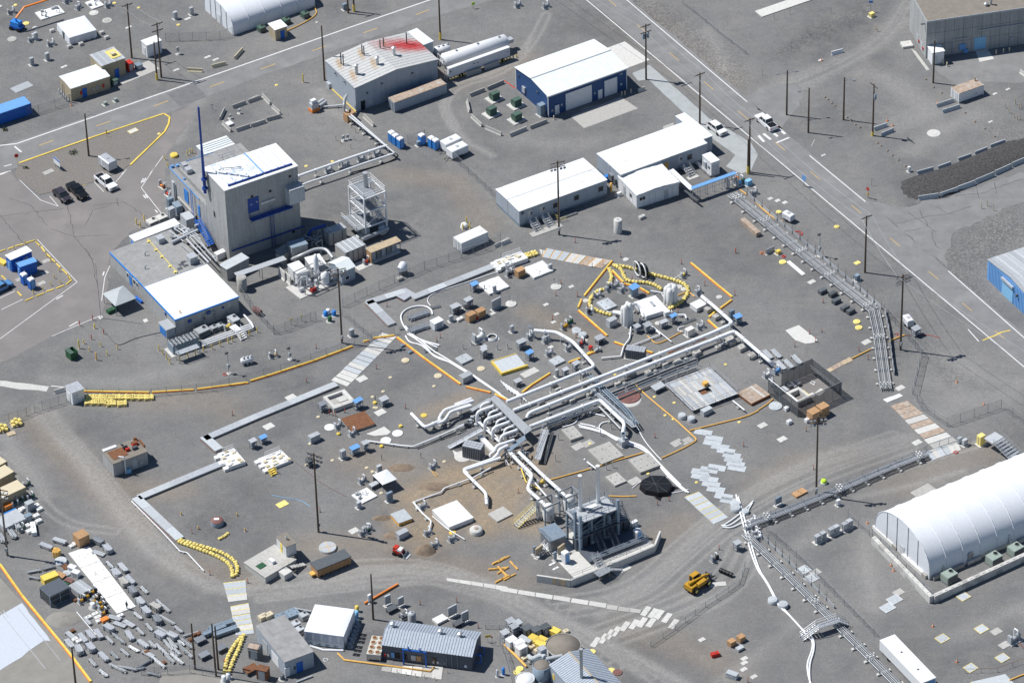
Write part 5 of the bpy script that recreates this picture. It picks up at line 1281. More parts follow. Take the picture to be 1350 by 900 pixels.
def hs_(name,lb,pts,r,mtl,cat='hose',z=None,n=6,sm=2):
 wp=[G(p[0],p[1],(p[2]if len(p)>2 else r))for p in pts]
 for _ in range(sm):
  q=[wp[0]]
  for a,b in zip(wp[:-1],wp[1:]):q+=[a*.75+b*.25,a*.25+b*.75]
  wp=q+[wp[-1]]
 mb=M();mb.tube(wp,r,n);return ws(name,lb,cat,mb,mtl)
hs_('yellow_hose','amber hose curving along upper arched tent',N('188,160 250,132 310,100 345,70 335,45 320,0'),.12,AM)
lid('tiny pale cover below amber hose',343,117,(.3,.06,CP));U(CA,FC,'grey cabinet between two top edge poles',487,50,(.9,.6,1.3,.1,BG))
PQ=[]
def P(tl,bx,by,ty,lb,rot=R(-53),tx=None,k='pole',**kw):
 tl_(tl);h=round(H(bx,by,ty)*2)/2;c=G(bx,by)
 if k=='pole':arg_=(h,kw.get('arms',0),kw.get('m',WO),kw.get('lamp',False),kw.get(BA,None),kw.get('trans',False))
 else:arg_=(h,kw.get('m',WO))
 put(k,'utility_pole',lb,'pole',c,rot,'utility poles',arg_);PQ.append((c,h));return len(PQ)-1
pA=P(1,680,300,15,'wooden power pole left of small white cabin',R(30),arms=1)
pB=P(1,832,400,120,'double crossarm power pole right of small white cabin',R(30),arms=2)
P(1,810,412,215,'short thick pole with yellow foot by upper road',R(30),base=1.6)
pD=P(1,458,805,590,'wooden lamp pole standing on gravel island',R(10),lamp=1)
P(2,383,415,135,'bare wooden pole at corner of red stained building',R(30))
P(2,980,205,-95,'wooden pole with yellow foot above white tank',R(30),base=1.7);P(2,505,68,-90,'slim wooden pole at top edge',R(30),arms=1);P(2,535,60,-120,'thick pole with yellow foot at top edge',R(30),base=1.6)
pI=P(3,750,410,132,'tall power pole with blue transformers behind blue garage',R(30),arms=2,trans=2)
pJ=P(3,1027,640,372,'crossarm power pole by parked white car',R(30),arms=1)
tl_(0);pK=P(0,988,227,157,'leaning crossarm power pole where pavement ends',R(30),arms=1)
P(0,986,229,185,'thick stub pole with yellow foot at pavement end',R(30),base=1.7)
P(4,143,585,362,'street lamp pole nearest white pickup',R(10),lamp=2);P(4,253,675,452,'street lamp pole lowest of three across main road',R(190),lamp=1)
P(4,432,610,395,'street lamp pole rightmost of three across main road',R(-10),lamp=1);P(4,580,690,425,'power pole with transformer beside two barriers',R(-60),arms=1,trans=1,base=.9);P(4,888,422,210,'bare pole in front of small white shed',R(0))
pL=P(8,541,537,245,'slim crossarm power pole on near side of main road',R(30),arms=1)
tl_(0);pM=P(0,1187,461,363,'power pole with flood lamps beside light tower trailer',R(30),k='floodpole')
pN=P(12,293,820,420,'flood lamp pole standing right of black screened enclosure',R(10),k='floodpole');pO=P(0,420,701,597,'flood lamp pole in front of small yellow doored hut',R(150),k='floodpole')
P(0,451,452,352,'flood lamp pole by orange kerb bend',R(20),k='floodpole');P(0,737,309.5,211,'flood lamp pole in front of double office trailer',R(20),k='floodpole')
P(0,10,732,642,'flood lamp pole at left edge by storage yard',R(-20),k='floodpole')
P(14,608,585,358,'dark pole between wrapped unit and ribbed shed',R(20));pQ=P(13,965,830,608,'dark pole at tube pile in storage yard',R(20));P(13,1068,865,605,'left pole of close pair by yellow chains',R(20));P(13,1080,832,615,'right pole of close pair by yellow chains',R(20));P(13,374,905,722,'dark pole at silt bank edge',R(20))
def mast(tl,bx,by,ty,lb,r_=.07,head=True):
 tl_(tl);h=H(bx,by,ty);o=Th('camera_mast',lb,'mast',G(bx,by),SITE)
 PL(o,'mast',([(r_*1.3,0),(r_,h)],8),LG);PB(o,BA,(-.4,.4,-.4,.4,0,.1),CP)
 if head:PB(o,'camera',(-.5,.1,-.15,.15,h-.25,h+.1),DG);PB(o,'control_box',(-.25,.25,-.2,.2,h*.3,h*.3+.7),LG)
mast(5,520,778,495,'thin grey flag mast beside canopy tent',.05,False);mast(8,310,455,340,'camera mast behind right pipe rack');mast(9,1180,205,95,'camera mast by white tank trailer');mast(10,205,132,70,'small camera mast above orange kerb')
def wire(a,b,lb,off=0.0,drop=.2,sag=.6):
 (ca,ha),(cb,hb)=a,b;d=(cb-ca).normalized();nr=Vector((-d.y,d.x,0))*off
 p=ca+Vector((0,0,ha-drop))+nr;q=cb+Vector((0,0,hb-drop))+nr;pts=[]
 for i in range(13):t=i/12;w=p.lerp(q,t);w.z-=sag*4*t*(1-t);pts.append(w)
 mb=M();mb.tube(pts,.028,4);ws('power_wire',lb,'wire',mb,LG,gp='overhead wires')
far=lambda p,dx,dy:(p[0]+Vector((dx,dy,0)),p[1])
for off,nm in((-1.1,'inner'),(1.1,'outer')):
 wire(PQ[pI],PQ[pJ],f'{nm} overhead wire from the transformer pole to the parked car pole',off);wire(PQ[pJ],PQ[pK],f'{nm} overhead wire from the parked car pole to the pavement end',off)
 wire(PQ[pK],PQ[pL],f'{nm} overhead wire along the near road edge',off,sag=1.0);wire(PQ[pL],PQ[pM],f'{nm} overhead wire to the light tower pole',off)
 wire(far(PQ[pI],-30,42),PQ[pI],f'{nm} overhead wire from the top edge to the transformer pole',off,sag=1);wire(PQ[pM],far(PQ[pM],32,-40),f'{nm} overhead wire leaving at the right edge',off,sag=1)
 wire(PQ[pA],PQ[pB],f'{nm} overhead wire between the poles by the small cabin',off)
tl_(3);put('pickup','parked_car','white compact car parked on pavement by trailers',G(1115,675),ang((1075,640),(1150,695)),None,('car_white',False))
tl_(4);put('pickup','pickup_truck','white pickup truck driving on main road by crossing',G(40,635),ang((80,665),(5,600)),None,('car_white',True))
tl_(5);put('pickup','parked_car','dark plum car, leftmost in parking bays',G(322,160),ang((285,125),(358,192)),None,('car_plum',False));put('pickup','pickup_truck','black pickup parked beside plum car',G(400,138),ang((355,95),(445,178)),None,('car_black',True));put('pickup','pickup_truck','white pickup parked by box trailer',G(548,92),ang((495,45),(600,130)),None,('car_white',True));put('pickup','parked_car','pale blue car cut by left edge beside booths',G(5,632),ang((-60,668),(70,605)),None,('car_blue',False))
tl_(27)
def tank(lb,p,q,r_,z,name='gas_tank',legs=True,org=None):
 a=G(*p,z);b=G(*q,z);d=(b-a);L=d.length;c=(a+b)/2;o=Th(name,lb,'tank',(c.x,c.y,0),atan2(d.y,d.x))
 mb=M();pf=[(.02,-L/2-r_*.35),(r_*.5,-L/2-r_*.3),(r_*.85,-L/2-r_*.12),(r_,-L/2),(r_,L/2),(r_*.85,L/2+r_*.12),(r_*.5,L/2+r_*.3),(.02,L/2+r_*.35)];mb.lathe(pf,20);mb.v=[(zz,y,-x+z)for x,y,zz in mb.v];Pt(o,'vessel',mb,WP)
 for x in(-L*.35,0,L*.35):PX(o,'saddle',(x,0,z-r_*.9,.3,r_*1.5,max(.2,(z-r_)*2+.4)),LG)
 for x in(-L*.3,L*.05,L*.4):PL(o,'hatch',([(.25,0),(.25,.25),(.1,.3)],10,(x,0,z+r_-.04)),LG)
 return o,L
o,L=tank('long white cylindrical tank beside red stained building',(230,455),(955,225),1.55,2.0)
mb=M();rails(mb,[(-L/2-.8,-1.2,1.0),(-L/2-.8,1.2,1.0)],2.4,.05,.8);Pt(o,'end_ladder',mb,WP);sbox(o,L/2+1.0,0,1.6,1.2,1.2,.8,PM,'valve_cabinet')
tank('short white tank behind long cylindrical tank',(130,340),(285,300),.95,1.2)
c,a,L,W=rect((258,528),(285,548),(1010,292),(985,272),2.9)
o=Th('white_tank_container','long white slab-sided trailer tank with small black emblem','trailer',c,a);PC3(o,'shell',(L,W,0,.75,2.85),WP);PB(o,RN,(-L/2-.03,L/2+.03,-W/2-.04,W/2+.04,2.75,2.9),WP);PB(o,'chassis',(-L/2,L/2,-W/2+.2,W/2-.2,.45,.75),BP)
for u,w_ in((.41,.35),(.47,.7),(.03,.4),(.96,.4)):wface(o,'S',L,W,u,1.9,w_,.28 if u<.45 else.14,DG,'emblem',.01)
for k in range(6):x=-L/2+.5+k*.75;PB(o,'striped_guard',(x-.12,x+.12,-W/2-.14,-W/2-.02,.1,.7),YE)
for k in range(6):x=L/2-2.3+k*.75;PB(o,'striped_guard',(x-.12,x+.12,-W/2-.14,-W/2-.02,.1,.7),YE)
for x in(-L*.3,L*.38):
 for y in(-W*.4,W*.4):PC(o,WE,((x,y-.15,.45),(x,y+.15,.45),.45,12),RU)
mb=M();rails(mb,[(-L/2-.5,-W/2,.3),(-L/2-.5,W/2,.3)],2.3,.05,.6);Pt(o,'end_ladder',mb,WP)
Jb([(480,640,675,580),(700,560,890,495)],'along slab-sided trailer tank','barriers by tank trailer',h=1.0)
Jb([(530,880,715,808),(745,800,935,720)],'above green transformers','transformer yard barriers')
sp_((945,690),(1075,780),.25,.014,RE,go,'red_curb_line')
tl_(2);Jb([(1118,525,1132,585),(1140,605,1195,655),(1215,665,1295,700)],'left of green transformers','transformer yard barriers')
tl_(3);Jb([(48,705,132,670),(153,665,238,632)],'below green transformers','transformer yard barriers')
put(JE,CJ,'pale concrete barrier by blue garage corner',G(725,470),ang((705,475),(748,460)),None,(1.5,.8,CP))
tl_(2);row('transformer_box','transformer','dark green pad transformer',[(1258,512),(1243,590)],where='on left side of its barrier yard',gp='green transformers',rot=SITE)
tl_(3);row('transformer_box','transformer','dark green pad transformer',[(80,545),(82,620)],where='beside blue garage',gp='green transformers',rot=SITE)
U(CA,'wall_switchgear','grey switchgear box at blue garage corner',CA,213,590,(1.6,1.2,2.4,.1,BG))
row(BO,'tan_bollard','small tan bollard in front of blue garage',N('275,618 337,565 472,515 535,495 603,470 625,492 641,490 672,480'),arg_=(1.0,.12,TB))
tl_(2)
row('toilet','portable_toilet','blue portable toilet with white roof','portable toilet',N('731,728 751,743 775,760 886,742 936,756 958,768'),where='below metal building')
U(ET,'cargo_trailer','white cargo trailer right of blue toilets, farther one',1035,765,(3.9,2.0,2.2,WP));U(ET,'cargo_trailer','white cargo trailer right of blue toilets, nearer one',1068,802,(3.9,2.0,2.2,WP))
U(CA,'hand_wash_station','dark grey wash station between blue toilets','wash station',868,750,(.9,.6,.9,.1,BG))
pass
o=Th('ducted_blower','white blower unit on orange base by metal building','blower',G(328,570),SITE);PB(o,'orange_base',(-.9,.9,-.7,.7,.0,.7),OG);PB(o,HO,(-.8,.8,-.6,.6,.7,1.9),PM);PB(o,'hood',(-.6,.5,-.4,.4,1.9,2.6),WP)
for k in(0,1):PC(o,'duct',((1.2,-.3+k*.9,.7),(3.0,-.1+k*.9,.9),.35,10),LG)
pipe('grey_duct','grey duct from blower to metal building',[(360,552,.4),(420,548,.4),(478,542,.5)],.2,LG,gap=3)
U(CR,'plywood_crate','brown plywood crate by metal building corner',512,620,(2.0,1.4,1.8,NW))
V(BO,'yellow_hydrant_post','yellow post on white base left of metal building',272,425,(2.0,.14,YE))
row(CA,'meter_box','small pale meter box on posts below metal building','meter box',[(480,725),(502,720)],arg_=(.5,.3,.7,.5,LG));row(BO,'marker_stake','short tan stake below metal building',N('441,725 466,742 535,722 517,765 521,660 543,685'),arg_=(1.0,.06,WL));lids('small yellow cover plate below pipe run',N('423,833 288,857 135,440'),arg_=(.35,.05,PY),rot=0)
Jb([(585,605,638,655)],'beside pipe bridge below metal building',h=.9)
for k,dy in enumerate((0,22)):
 pipe('steam_pipe',('upper','lower')[k]+' pale pipe running down from the metal building to the bend',[(498-k*12,490+dy*.3,3.6),(482,520+dy,3.6),(482+k*6,560+dy,1.6),(700+k*45,752+k*38,1.6)],.26-.06*k,PG,gap=4,el=.6)
pipe('steam_pipe','upper pale pipe running left from bend to tower',[(705,750,1.6),(520,812,1.6),(275,898,1.6),(225,918,1.6),(205,945,3.0)],.26,PW,gap=5,fl=1);pipe('steam_pipe','lower pale pipe running left from bend to tower',[(747,790,1.2),(600,838,1.2),(430,898,1.2),(300,940,1.2),(240,965,1.2)],.2,PW,gap=5)
row(PU,'valve_station','grey valve station under pipe run by tower','valve station',N('575,830 495,860 405,885 655,800'),arg_=(LG,LG,3))
jl=M();a_=G(755,795);
hs_('black_cable','black cable lying along pipe run bend',N('748,792 765,800 740,825 640,860 520,890'),.09,BP,'cable')
def Fe(lb,pts,h=2.0,gap=3.0,mesh=True,name='chain_link_fence',m=GA):
 wp=[G(*p)for p in pts];org=(wp[0].x,wp[0].y,0);o=Th(name,lb,FE,org);first=True
 for a,b in zip(wp[:-1],wp[1:]):
  n=max(1,int(round((b-a).length/gap)))
  for i in range(n+1):
   if i==0 and not first:continue
   p=a.lerp(b,i/n);PC(o,PO,(p,p+Vector((0,0,h+.1)),.045,5),SG,org)
  first=False
  for z in((h,.1)if mesh else(h,)):PC(o,'rail',(a+Vector((0,0,z)),b+Vector((0,0,z)),.03,4),m,org)
  if mesh:mb=M();mb.quad(a+Vector((0,0,.08)),b+Vector((0,0,.08)),b+Vector((0,0,h)),a+Vector((0,0,h)));Pt(o,'wire_mesh',mb,'chain_link',org)
 return o
tl_(1);Fe('chain link fence running in front of blue container',N('-20,640 200,585 370,530'));Fe('chain link fence between small cabin and arched tent',N('855,215 1135,205 1200,185'),mesh=True)
tl_(0);Fe('chain link fence below blue toilets',N('538,190 560,182 585,200 640,250 655,265'));Fe('chain link fence along grey cable duct',N('660,318 640,330 608,340 560,356 500,382 452,405'))
tl_(6);Fe('short chain link fence with yellow signs',N('122,862 180,846 245,822 312,795 340,790'));Fe('chain link fence left of orange kerb bend',N('475,770 540,825 628,895'));Fe('chain link fence right of white roofed building',N('-60,640 0,735 60,800 122,862'))
for x,y in((212,815),(265,795)):sign(x,y,1.5,.5,.4,YE,'yellow warning sign on short fence, '+('left one','right one')[x>230],SITE)
# left lot, tower yard, right edge
tl_(5)
h=H(55,540,478);o,L,W=shed('blue_booth','blue guard booth with white roof inside yellow kerb','booth',N('33,460 55,480 160,437 135,408'),h,BL,WR,0,None,None,door=('W',.5,.8,1.9,SB),windows=[('S',.3,1.1,.8,.8),('S',.7,1.1,.8,.8)])
h=H(102,570,512);shed('blue_booth','blue booth with ribbed grey roof in front of white roofed one','booth',N('87,497 102,515 190,488 170,468'),h,BL,SB,0,None,.5,door=('W',.5,.7,1.9,SB))
row('toilet','blue_cabin','small blue cabin below guard booths',[(128,600),(165,625)],arg_=(BL,))
segs=[(-5,440,28,428),(40,425,70,415),(80,410,120,400),(130,395,178,380),(185,388,205,408),(212,412,232,440),(240,450,260,468),(265,475,285,492),(290,500,312,520),(320,528,348,556),(352,562,365,585),(370,585,340,608),(330,612,290,628),(278,632,238,645),(228,652,185,668),(172,674,130,692),(112,668,90,645),(35,588,8,562),(30,512,2,478)]
for i,(x0,y0,x1,y1)in enumerate(segs):
 a=G(x0,y0);b=G(x1,y1);mb=M();L=(b-a).length;mb.box(-L/2,L/2,-.12,.12,0,.16)
 so_('kerb_stone',f'yellow kerb stone of the booth island, {ORD[i]} from its left top end','kerb',mb,YE,(a+b)/2,atan2(b.y-a.y,b.x-a.x),'yellow kerb stones of booth island')
mb=M();mb.box(-1.1,1.1,-.6,.6,0,.5);so_('yellow_block','thick yellow block at left booth entry','block',mb,YE,G(10,495),R(-40))
posts('yellow bollard inside booth island',N('72,425 130,400 190,392 240,465 262,490 305,540 355,580 262,612 222,635 172,655 310,600 280,575'),arg_=(.9,.09,YE))
slabs('pale slab on booth island',N('238,485 232,548 215,600 100,580'),arg_=(1.5,1.0,.05,CO))
h=H(595,768,718);c,a,L,W=rect((527,652),(595,718),(705,676),(635,612),h);o=Th('canopy_tent','pale grey peaked canopy with seats below it','canopy',c,a)
mb=M();vs=[(-L/2,-W/2,h),(L/2,-W/2,h),(L/2,W/2,h),(-L/2,W/2,h),(0,0,h+1.1)];
for f in((0,1,4),(1,2,4),(2,3,4),(3,0,4)):mb=M();mb.add([vs[i]for i in f]+[tuple(vs[i][j]-(.06 if j==2 else 0)for j in range(3))for i in f],[(0,1,2),(5,4,3),(0,3,4,1),(1,4,5,2),(2,5,3,0)]);Pt(o,'canopy_panel',mb,'canvas_grey')
for x in(-1,1):
 for y in(-1,1):PC(o,PO,((x*(L/2-.15),y*(W/2-.15),0),(x*(L/2-.15),y*(W/2-.15),h+.1),.06,6),BG)
ct=U(PA,'bench_table','green picnic bench under canopy','bench',580,745,(2.2,.9,.7,GR));put(PA,'blue_bench','blue bench on right of canopy',G(715,690),SITE+1.57,None,(2.2,.5,.5,BL))
tl_(5);row(BO,'red_bollard','thin red hydrant post left of porch',PO,N('478,790 412,820 535,862 472,890'),arg_=(1.2,.08,RE));V(BO,YB,'thick yellow bollard left of porch',488,832,(1.0,.14,YE))
posts('yellow bollard on lot side of white lean-to',N('704,298 744,280 724,312'),arg_=(1.5,.12,YE))
for x,y,lab in((785,292,'square pale fan unit left on lot side of lean-to'),(833,272,'square pale fan unit right on lot side of lean-to')):put(HV,'fan_unit',lab,'fan unit',G(x,y),SITE,None,(2.0,1.6,.8,CP))
put(PU,'orange_compressor','orange compressor by annex wall',G(838,108),R(-50),None,(OG,RT,2));put(PU,'red_compressor','red and grey compressor below orange one',G(868,150),R(-50),None,(RE,LG,3))
U(CA,'tall_cabinet','tall grey cabinet at annex foot',885,262,(1.3,1.0,2.2,.1,LG));U(CA,'tall_cabinet','blue grey cabinet behind tall grey one',880,215,(1.2,.9,2.4,.1,BG))
tl_(5);hs_('ground_cable','dark cable line looping below canopy',N('510,815 560,870 590,910 620,920 700,880 840,850'),.07,DG,'cable')
tl_(9);posts('yellow bollard on gravel left of porch',N('432,50 462,90 520,65 552,110 605,80'),arg_=(1.0,.1,YE));V(BO,YB,'tall yellow bollard near green dumpster',408,75,(2.0,.13,YE));V(BO,'orange_bollard','orange and yellow bollard near green dumpster',497,135,(1.7,.13,AM))
o=Th('green_dumpster','dark green open dumpster on gravel','dumpster',G(372,120),SITE)
for b_ in((-.8,.8,-.9,-.82,0,1.5),(-.8,.8,.82,.9,0,1.6),(-.8,-.72,-.82,.82,0,1.6),(.72,.8,-.82,.82,0,1.6)):PB(o,'side_panel',(*b_,),GR)
PB(o,'rubbish',(-.72,.72,-.82,.82,.05,.5),BP);PB(o,LI,(-.85,.0,-.95,.95,1.6,1.66),GX)
tl_(23)
posts('yellow bollard in row guarding cooling units',N('85,735 130,780 178,838 215,895 332,862 430,822 518,792 617,752 715,722 810,688 908,652 957,632 1055,598 1160,560 1250,522'),arg_=(1.2,.1,YE))
for k,(z,dx,dy)in enumerate(((.5,0,0),(.5,10,22),(.5,20,44))):pipe('insulated_pipe','white insulated pipe below white roofed building, '+('back one','middle one','front one')[k],[(580+dx,640+dy,z),(900+dx,525+dy,z),(1195+dx,420+dy,z),(1095+dx,315+dy*.4,z+.0)],.16,PW,gap=2.2)
for x,y,s_,lab in((600,545,(2.6,1.8,1.2),'wide grey fan unit beside cooling bank'),(735,505,(1.2,1.1,1.0),'small pale fan unit, left of two'),(812,480,(1.2,1.1,1.0),'small pale fan unit, right of two'),(975,410,(1.6,2.2,1.2),'tall twin fan unit near pipe bend')):put(HV,'fan_unit',lab+' below the white roofed building','fan unit',G(x,y),SITE,None,(*s_,LG))
gear('yellow_pump','yellow covered pump below white roofed building',905,478,(YE,YE,4))
o=Th('crossover_stair','white crossover stair above insulated pipes','stair',G(985,560),SITE);St(o,.6,-2.2,-.0,2.0,.05,1.1,1.3,WP);PB(o,'landing',(-.1,1.3,-.2,1.6,1.05,1.15),WP)
c=G(1255,300);o=Th('red_tank','small faded red tank on gravel by fence','tank',c,R(-50));mb=M();mb.lathe([(.05,-1.1),(.5,-1),(.55,-.9),(.55,.9),(.5,1),(.05,1.1)],12);mb.v=[(z,y,-x+.7)for x,y,z in mb.v];Pt(o,'vessel',mb,MA);PB(o,'cradle',(-.8,.8,-.35,.35,0,.3),DG)
pass
tl_(22);c=G(1217,718);o=Th('concrete_cylinder','upright concrete cylinder in tower shade','cylinder',c,0);hh=H(1217,718,612);PL(o,'barrel',([(.95,0),(.95,hh-.02),(.9,hh)],20),CO);PL(o,LI,([(.78,hh-.02),(.74,hh+.06)],20),CO)
tl_(24)
def Fc(name,lb,cs,h,mtl,legs=True,tilt=0,wall=None):
 c,a,L,W=rect(*cs,h);o=Th(name,lb,'canopy'if not wall else'lean-to',c,a);mb=M();stilt(mb,-L/2,L/2,-W/2,W/2,h-tilt,h,.12);Pt(o,RN,mb,mtl)
 if wall:PC3(o,WJ,(L,W,-.1,0,h-tilt-.01),wall)
 elif legs:
  for x in np.linspace(-L/2+.2,L/2-.2,max(2,int(L/3))):PC(o,PO,((x,-W/2+.15,0),(x,-W/2+.15,h-tilt),.06,5),SG);PC(o,PO,((x,W/2-.15,0),(x,W/2-.15,h-.02),.06,5),SG)
 return o
Fc('long_canopy','long grey canopy roof along tower foot',N('-100,703 -88,730 234,612 220,584'),2.8,LG);Fc('lean_to','small grey lean-to against tower foot',N('175,552 206,580 262,527 232,497'),2.6,SG,wall=CW,tilt=.6);Fc('lean_to','flat grey pump house against tower foot',N('236,500 272,535 388,512 345,468'),3.4,BG,wall=CW)
tl_(22);Fc('lean_to','low pale concrete box at tower corner',N('1028,515 1078,550 1280,458 1205,400'),2.6,CB,wall=CW);U(EB,'white_block','white tank block below blue staircase',1050,440,(3.0,1.2,1.4,WP))
tl_(24)
Jb([(192,712,230,752),(238,745,268,782)],'tall slab pair left of pump skid','slab walls by pump skid','pale concrete wall slab',CP,2.0,'wall_slab')
def Bu(name,lb,cat,cs,h,wallm,roofm,strips=0):
 c,a,L,W=rect(*cs,h);o=Th(name,lb,cat,c,a);PC3(o,HO,(L,W,0,.1,h),wallm);PC3(o,LI,(L,W,.06,h,h+.1),roofm)
 PC3(o,'skid',(L,W,.1,0,.1),DG)
 for k in range(strips):x=-L/2+(k+.5)*L/max(1,strips);PB(o,'strap',(x-.06,x+.06,-W/2-.09,W/2+.09,h+.04,h+.15),WP);PB(o,'wall_stiffener',(x-.06,x+.06,-W/2-.06,-W/2+.01,.2,h),DG)
 return o
Bu('white_skid_box','white roofed skid box at front of tower yard','equipment box',N('245,645 310,712 383,683 318,622'),H(312,790,712),WP,WC);Bu('white_skid_box','white roofed skid box behind slim white vessel','equipment box',N('358,598 402,662 512,640 445,580'),2.6,LG,WC)
Bu('grey_duct_box','grey duct box beside blue pipe','equipment box',N('485,415 520,447 628,402 600,367'),2.8,CW,LG,2);Bu('filter_house','long grey filter house with white straps','equipment box',N('565,515 625,572 752,515 690,452'),2.8,CO,LG,4)
h=H(603,775,692);shed('gable_shed','small ribbed white gable shed in tower yard','shed',N('512,632 602,692 694,655 606,594'),h,WG,MR,.8,'x',.5,windows=[('S',.4,.8,.8,.7)])
o=Th('process_skid','crowded pump skid with slim white vessel and grey frame','process skid',G(425,770),SITE);rnd=Rand(5)
PB(o,'base_slab',(-5,4.2,-2.4,2.4,0,.15),CP)
for x in(-3.5,-.5,2.5):
 for y in(-1.8,1.6):PB(o,'frame_post',(x-.08,x+.08,y-.08,y+.08,.15,3.4),SG)
for y in(-1.8,1.6):
 for z in(1.8,3.4):PB(o,'frame_beam',(-3.6,2.6,y-.07,y+.07,z-.07,z+.07),SG)
for x in(-3.5,-.5,2.5):PB(o,'frame_beam',(x-.07,x+.07,-1.75,1.55,3.34,3.46),SG)
PL(o,'white_vessel',([(.55,.15),(.55,4.6),(.35,4.9),(.3,5.6),(.1,5.7)],14,(1.2,1.0,0)),WP);PL(o,'dome_vessel',([(.8,.2),(.85,1.2),(.8,2.2),(.3,2.7)],14,(1.6,-1.2,0)),PW)
for k in range(16):
 x,y=rnd.uni(-4,3.6),rnd.uni(-2,2);mb=M()
 if k%2:mb.tube([(x,y,.3),(x,y,rnd.uni(1,3)),(x+rnd.uni(-1.5,1.5),y,rnd.uni(1,3)),(x+rnd.uni(-1.5,1.5),y+rnd.uni(-1,1),.4)],rnd.uni(.06,.14),6,el=.2);Pt(o,PI,mb,rnd.choice([PW,PG,GA]))
 else:mb.box(x-.4,x+.4,y-.3,y+.3,.15,rnd.uni(.6,1.7));Pt(o,EQ,mb,rnd.choice([LG,SG,PM]))
PB(o,'red_motor',(-2.2,-1.2,-2.3,-1.5,.15,.9),RE);PB(o,'control_cabinet',(2.9,4.0,-1.9,-1.1,.15,2.2),LG)
pipe('big_duct','large pale duct curving over tower yard',[(270,610,1.0),(330,585,2.2),(430,540,2.6),(500,540,2.6),(545,600,2.2)],.34,PG,gap=5,el=1.0);pipe('blue_duct','dark blue duct from tower to grey duct box',[(380,470,1.2),(395,415,3.0),(495,385,3.0)],.3,DB,gap=5)
o=Th('pipe_cluster','tangle of grey pipes between tower and filter house',PI,G(455,510),SITE)
for k in range(18):x,y=rnd.uni(-2.4,2.4),rnd.uni(-2.0,2.0);mb=M();mb.tube([(x,y,0),(x,y,rnd.uni(1,3.2)),(x+rnd.uni(-2,2),y,rnd.uni(1,3.2)),(x+rnd.uni(-2,2),y+rnd.uni(-2,2),rnd.uni(.3,1))],rnd.uni(.06,.13),6,el=.2);Pt(o,PI,mb,rnd.choice([BG,PG,SG]))
h=H(800,640,567);c,a,L,W=rect((760,538),(797,567),(993,490),(960,465),h);o=Th('tan_shelter','open fronted shelter with tan roof and instrument racks','shelter',c,a)
PC3(o,RN,(L,W,.1,h,h+.12),WL);PB(o,'end_wall',(-L/2,-L/2+.1,-W/2,W/2,0,h),NW);PB(o,'rear_wall',(-L/2+.1,L/2,W/2-.1,W/2,0,h),WG);PB(o,'floor_slab',(-L/2+.12,L/2,-W/2,W/2-.1,0,.15),CP)
for k in range(5):x=-L/2+1.0+k*(L-1.6)/4.5;PB(o,'instrument_rack',(x-.45,x+.45,-.1,.35,.15,1.9),(LG,SG)[k%2])
PC(o,PO,((L/2-.1,-W/2+.1,0),(L/2-.1,-W/2+.1,h),.07,5),SG)
one_slab('concrete slab left of tan roofed shelter',740,645,(3.4,2.4,.05,CP));gear('red_pump','red pump by tan roofed shelter',770,635,(RE,RT,8))
zt=H(758,478,210);c,a,L,W=rect((655,130),(748,210),(880,165),(790,60),zt);o=Th('stack_tower','open white steel stair tower carrying grey stack','tower',c,a)
for x in(-1,1):
 for y in(-1,1):PB(o,KO,(x*L/2-.14,x*L/2+.14,y*W/2-.14,y*W/2+.14,0,zt+.02),WP)
lv=[zt*.3,zt*.66,zt]
for i,z in enumerate(lv):
 for y in(-1,1):PB(o,BE,(-L/2,L/2,y*W/2-.11,y*W/2+.11,z-.25,z),WP)
 for x in(-1,1):PB(o,BE,(x*L/2-.1,x*L/2+.1,-W/2,W/2,z-.24,z-.01),WP)
 PB(o,'grating',(-L/2+.1,L*.1,-W/2+.1,W/2-.1,z,z+.06),SG)
 PB(o,'grating',(L*.1,L/2-.1,W*.2,W/2-.1,z,z+.06),SG)
 mb=M();rails(mb,[(-L/2,-W/2,z),(-L/2,W/2,z),(L/2,W/2,z)]if i<2 else[(-L/2,-W/2,z),(-L/2,W/2,z),(L/2,W/2,z),(L/2,-W/2,z),(-L/2,-W/2,z)],1.1,.05,1.6);Pt(o,RA,mb,WP)
for i in range(3):
 z0=0 if i==0 else lv[i-1];St(o,L*.32,-W/2+.6 if i%2 else W/2-1.0,0,(W-1.8)*(1 if i%2 else-1),z0,lv[i],.9,SG,SF,True,WP)
for y in(-1,1):PC(o,'brace',((-L/2,y*W/2,lv[0]),(L/2,y*W/2,lv[1]-.2),.07,5),WP)
PC(o,'brace',((-L/2,-W/2,.2),(-L/2,W/2,lv[0]-.2),.07,5),WP)
PL(o,'grey_stack',([(.5,.5),(.5,zt*.7),(.46,zt+3.0),(.5,zt+3.05),(.5,zt+3.25)],14,(L*.02,W*.1,0)),PG)
PB(o,'side_platform',(-L/2-2.0,-L/2-.12,-W/2,W/2,lv[0]-.2,lv[0]),SG);mb=M();rails(mb,[(-L/2-.1,-W/2,lv[0]),(-L/2-2.0,-W/2,lv[0]),(-L/2-2.0,W/2,lv[0])],1.1,.05,1.5);Pt(o,RA,mb,WP)
for k in range(8):x,y=rnd.uni(-L/2-1,L/2),rnd.uni(-W/2,W/2);PB(o,EQ,(x-.6,x+.6,y-.5,y+.5,0,rnd.uni(.7,1.9)),rnd.choice([LG,SG,WC,PM]))
PT(o,'duct',([(-L/2-1.5,-W/2-1,1.2),(0,-W/2-.8,1.2),(L/2,-W/2-.4,1.0)],.4,10),PG)
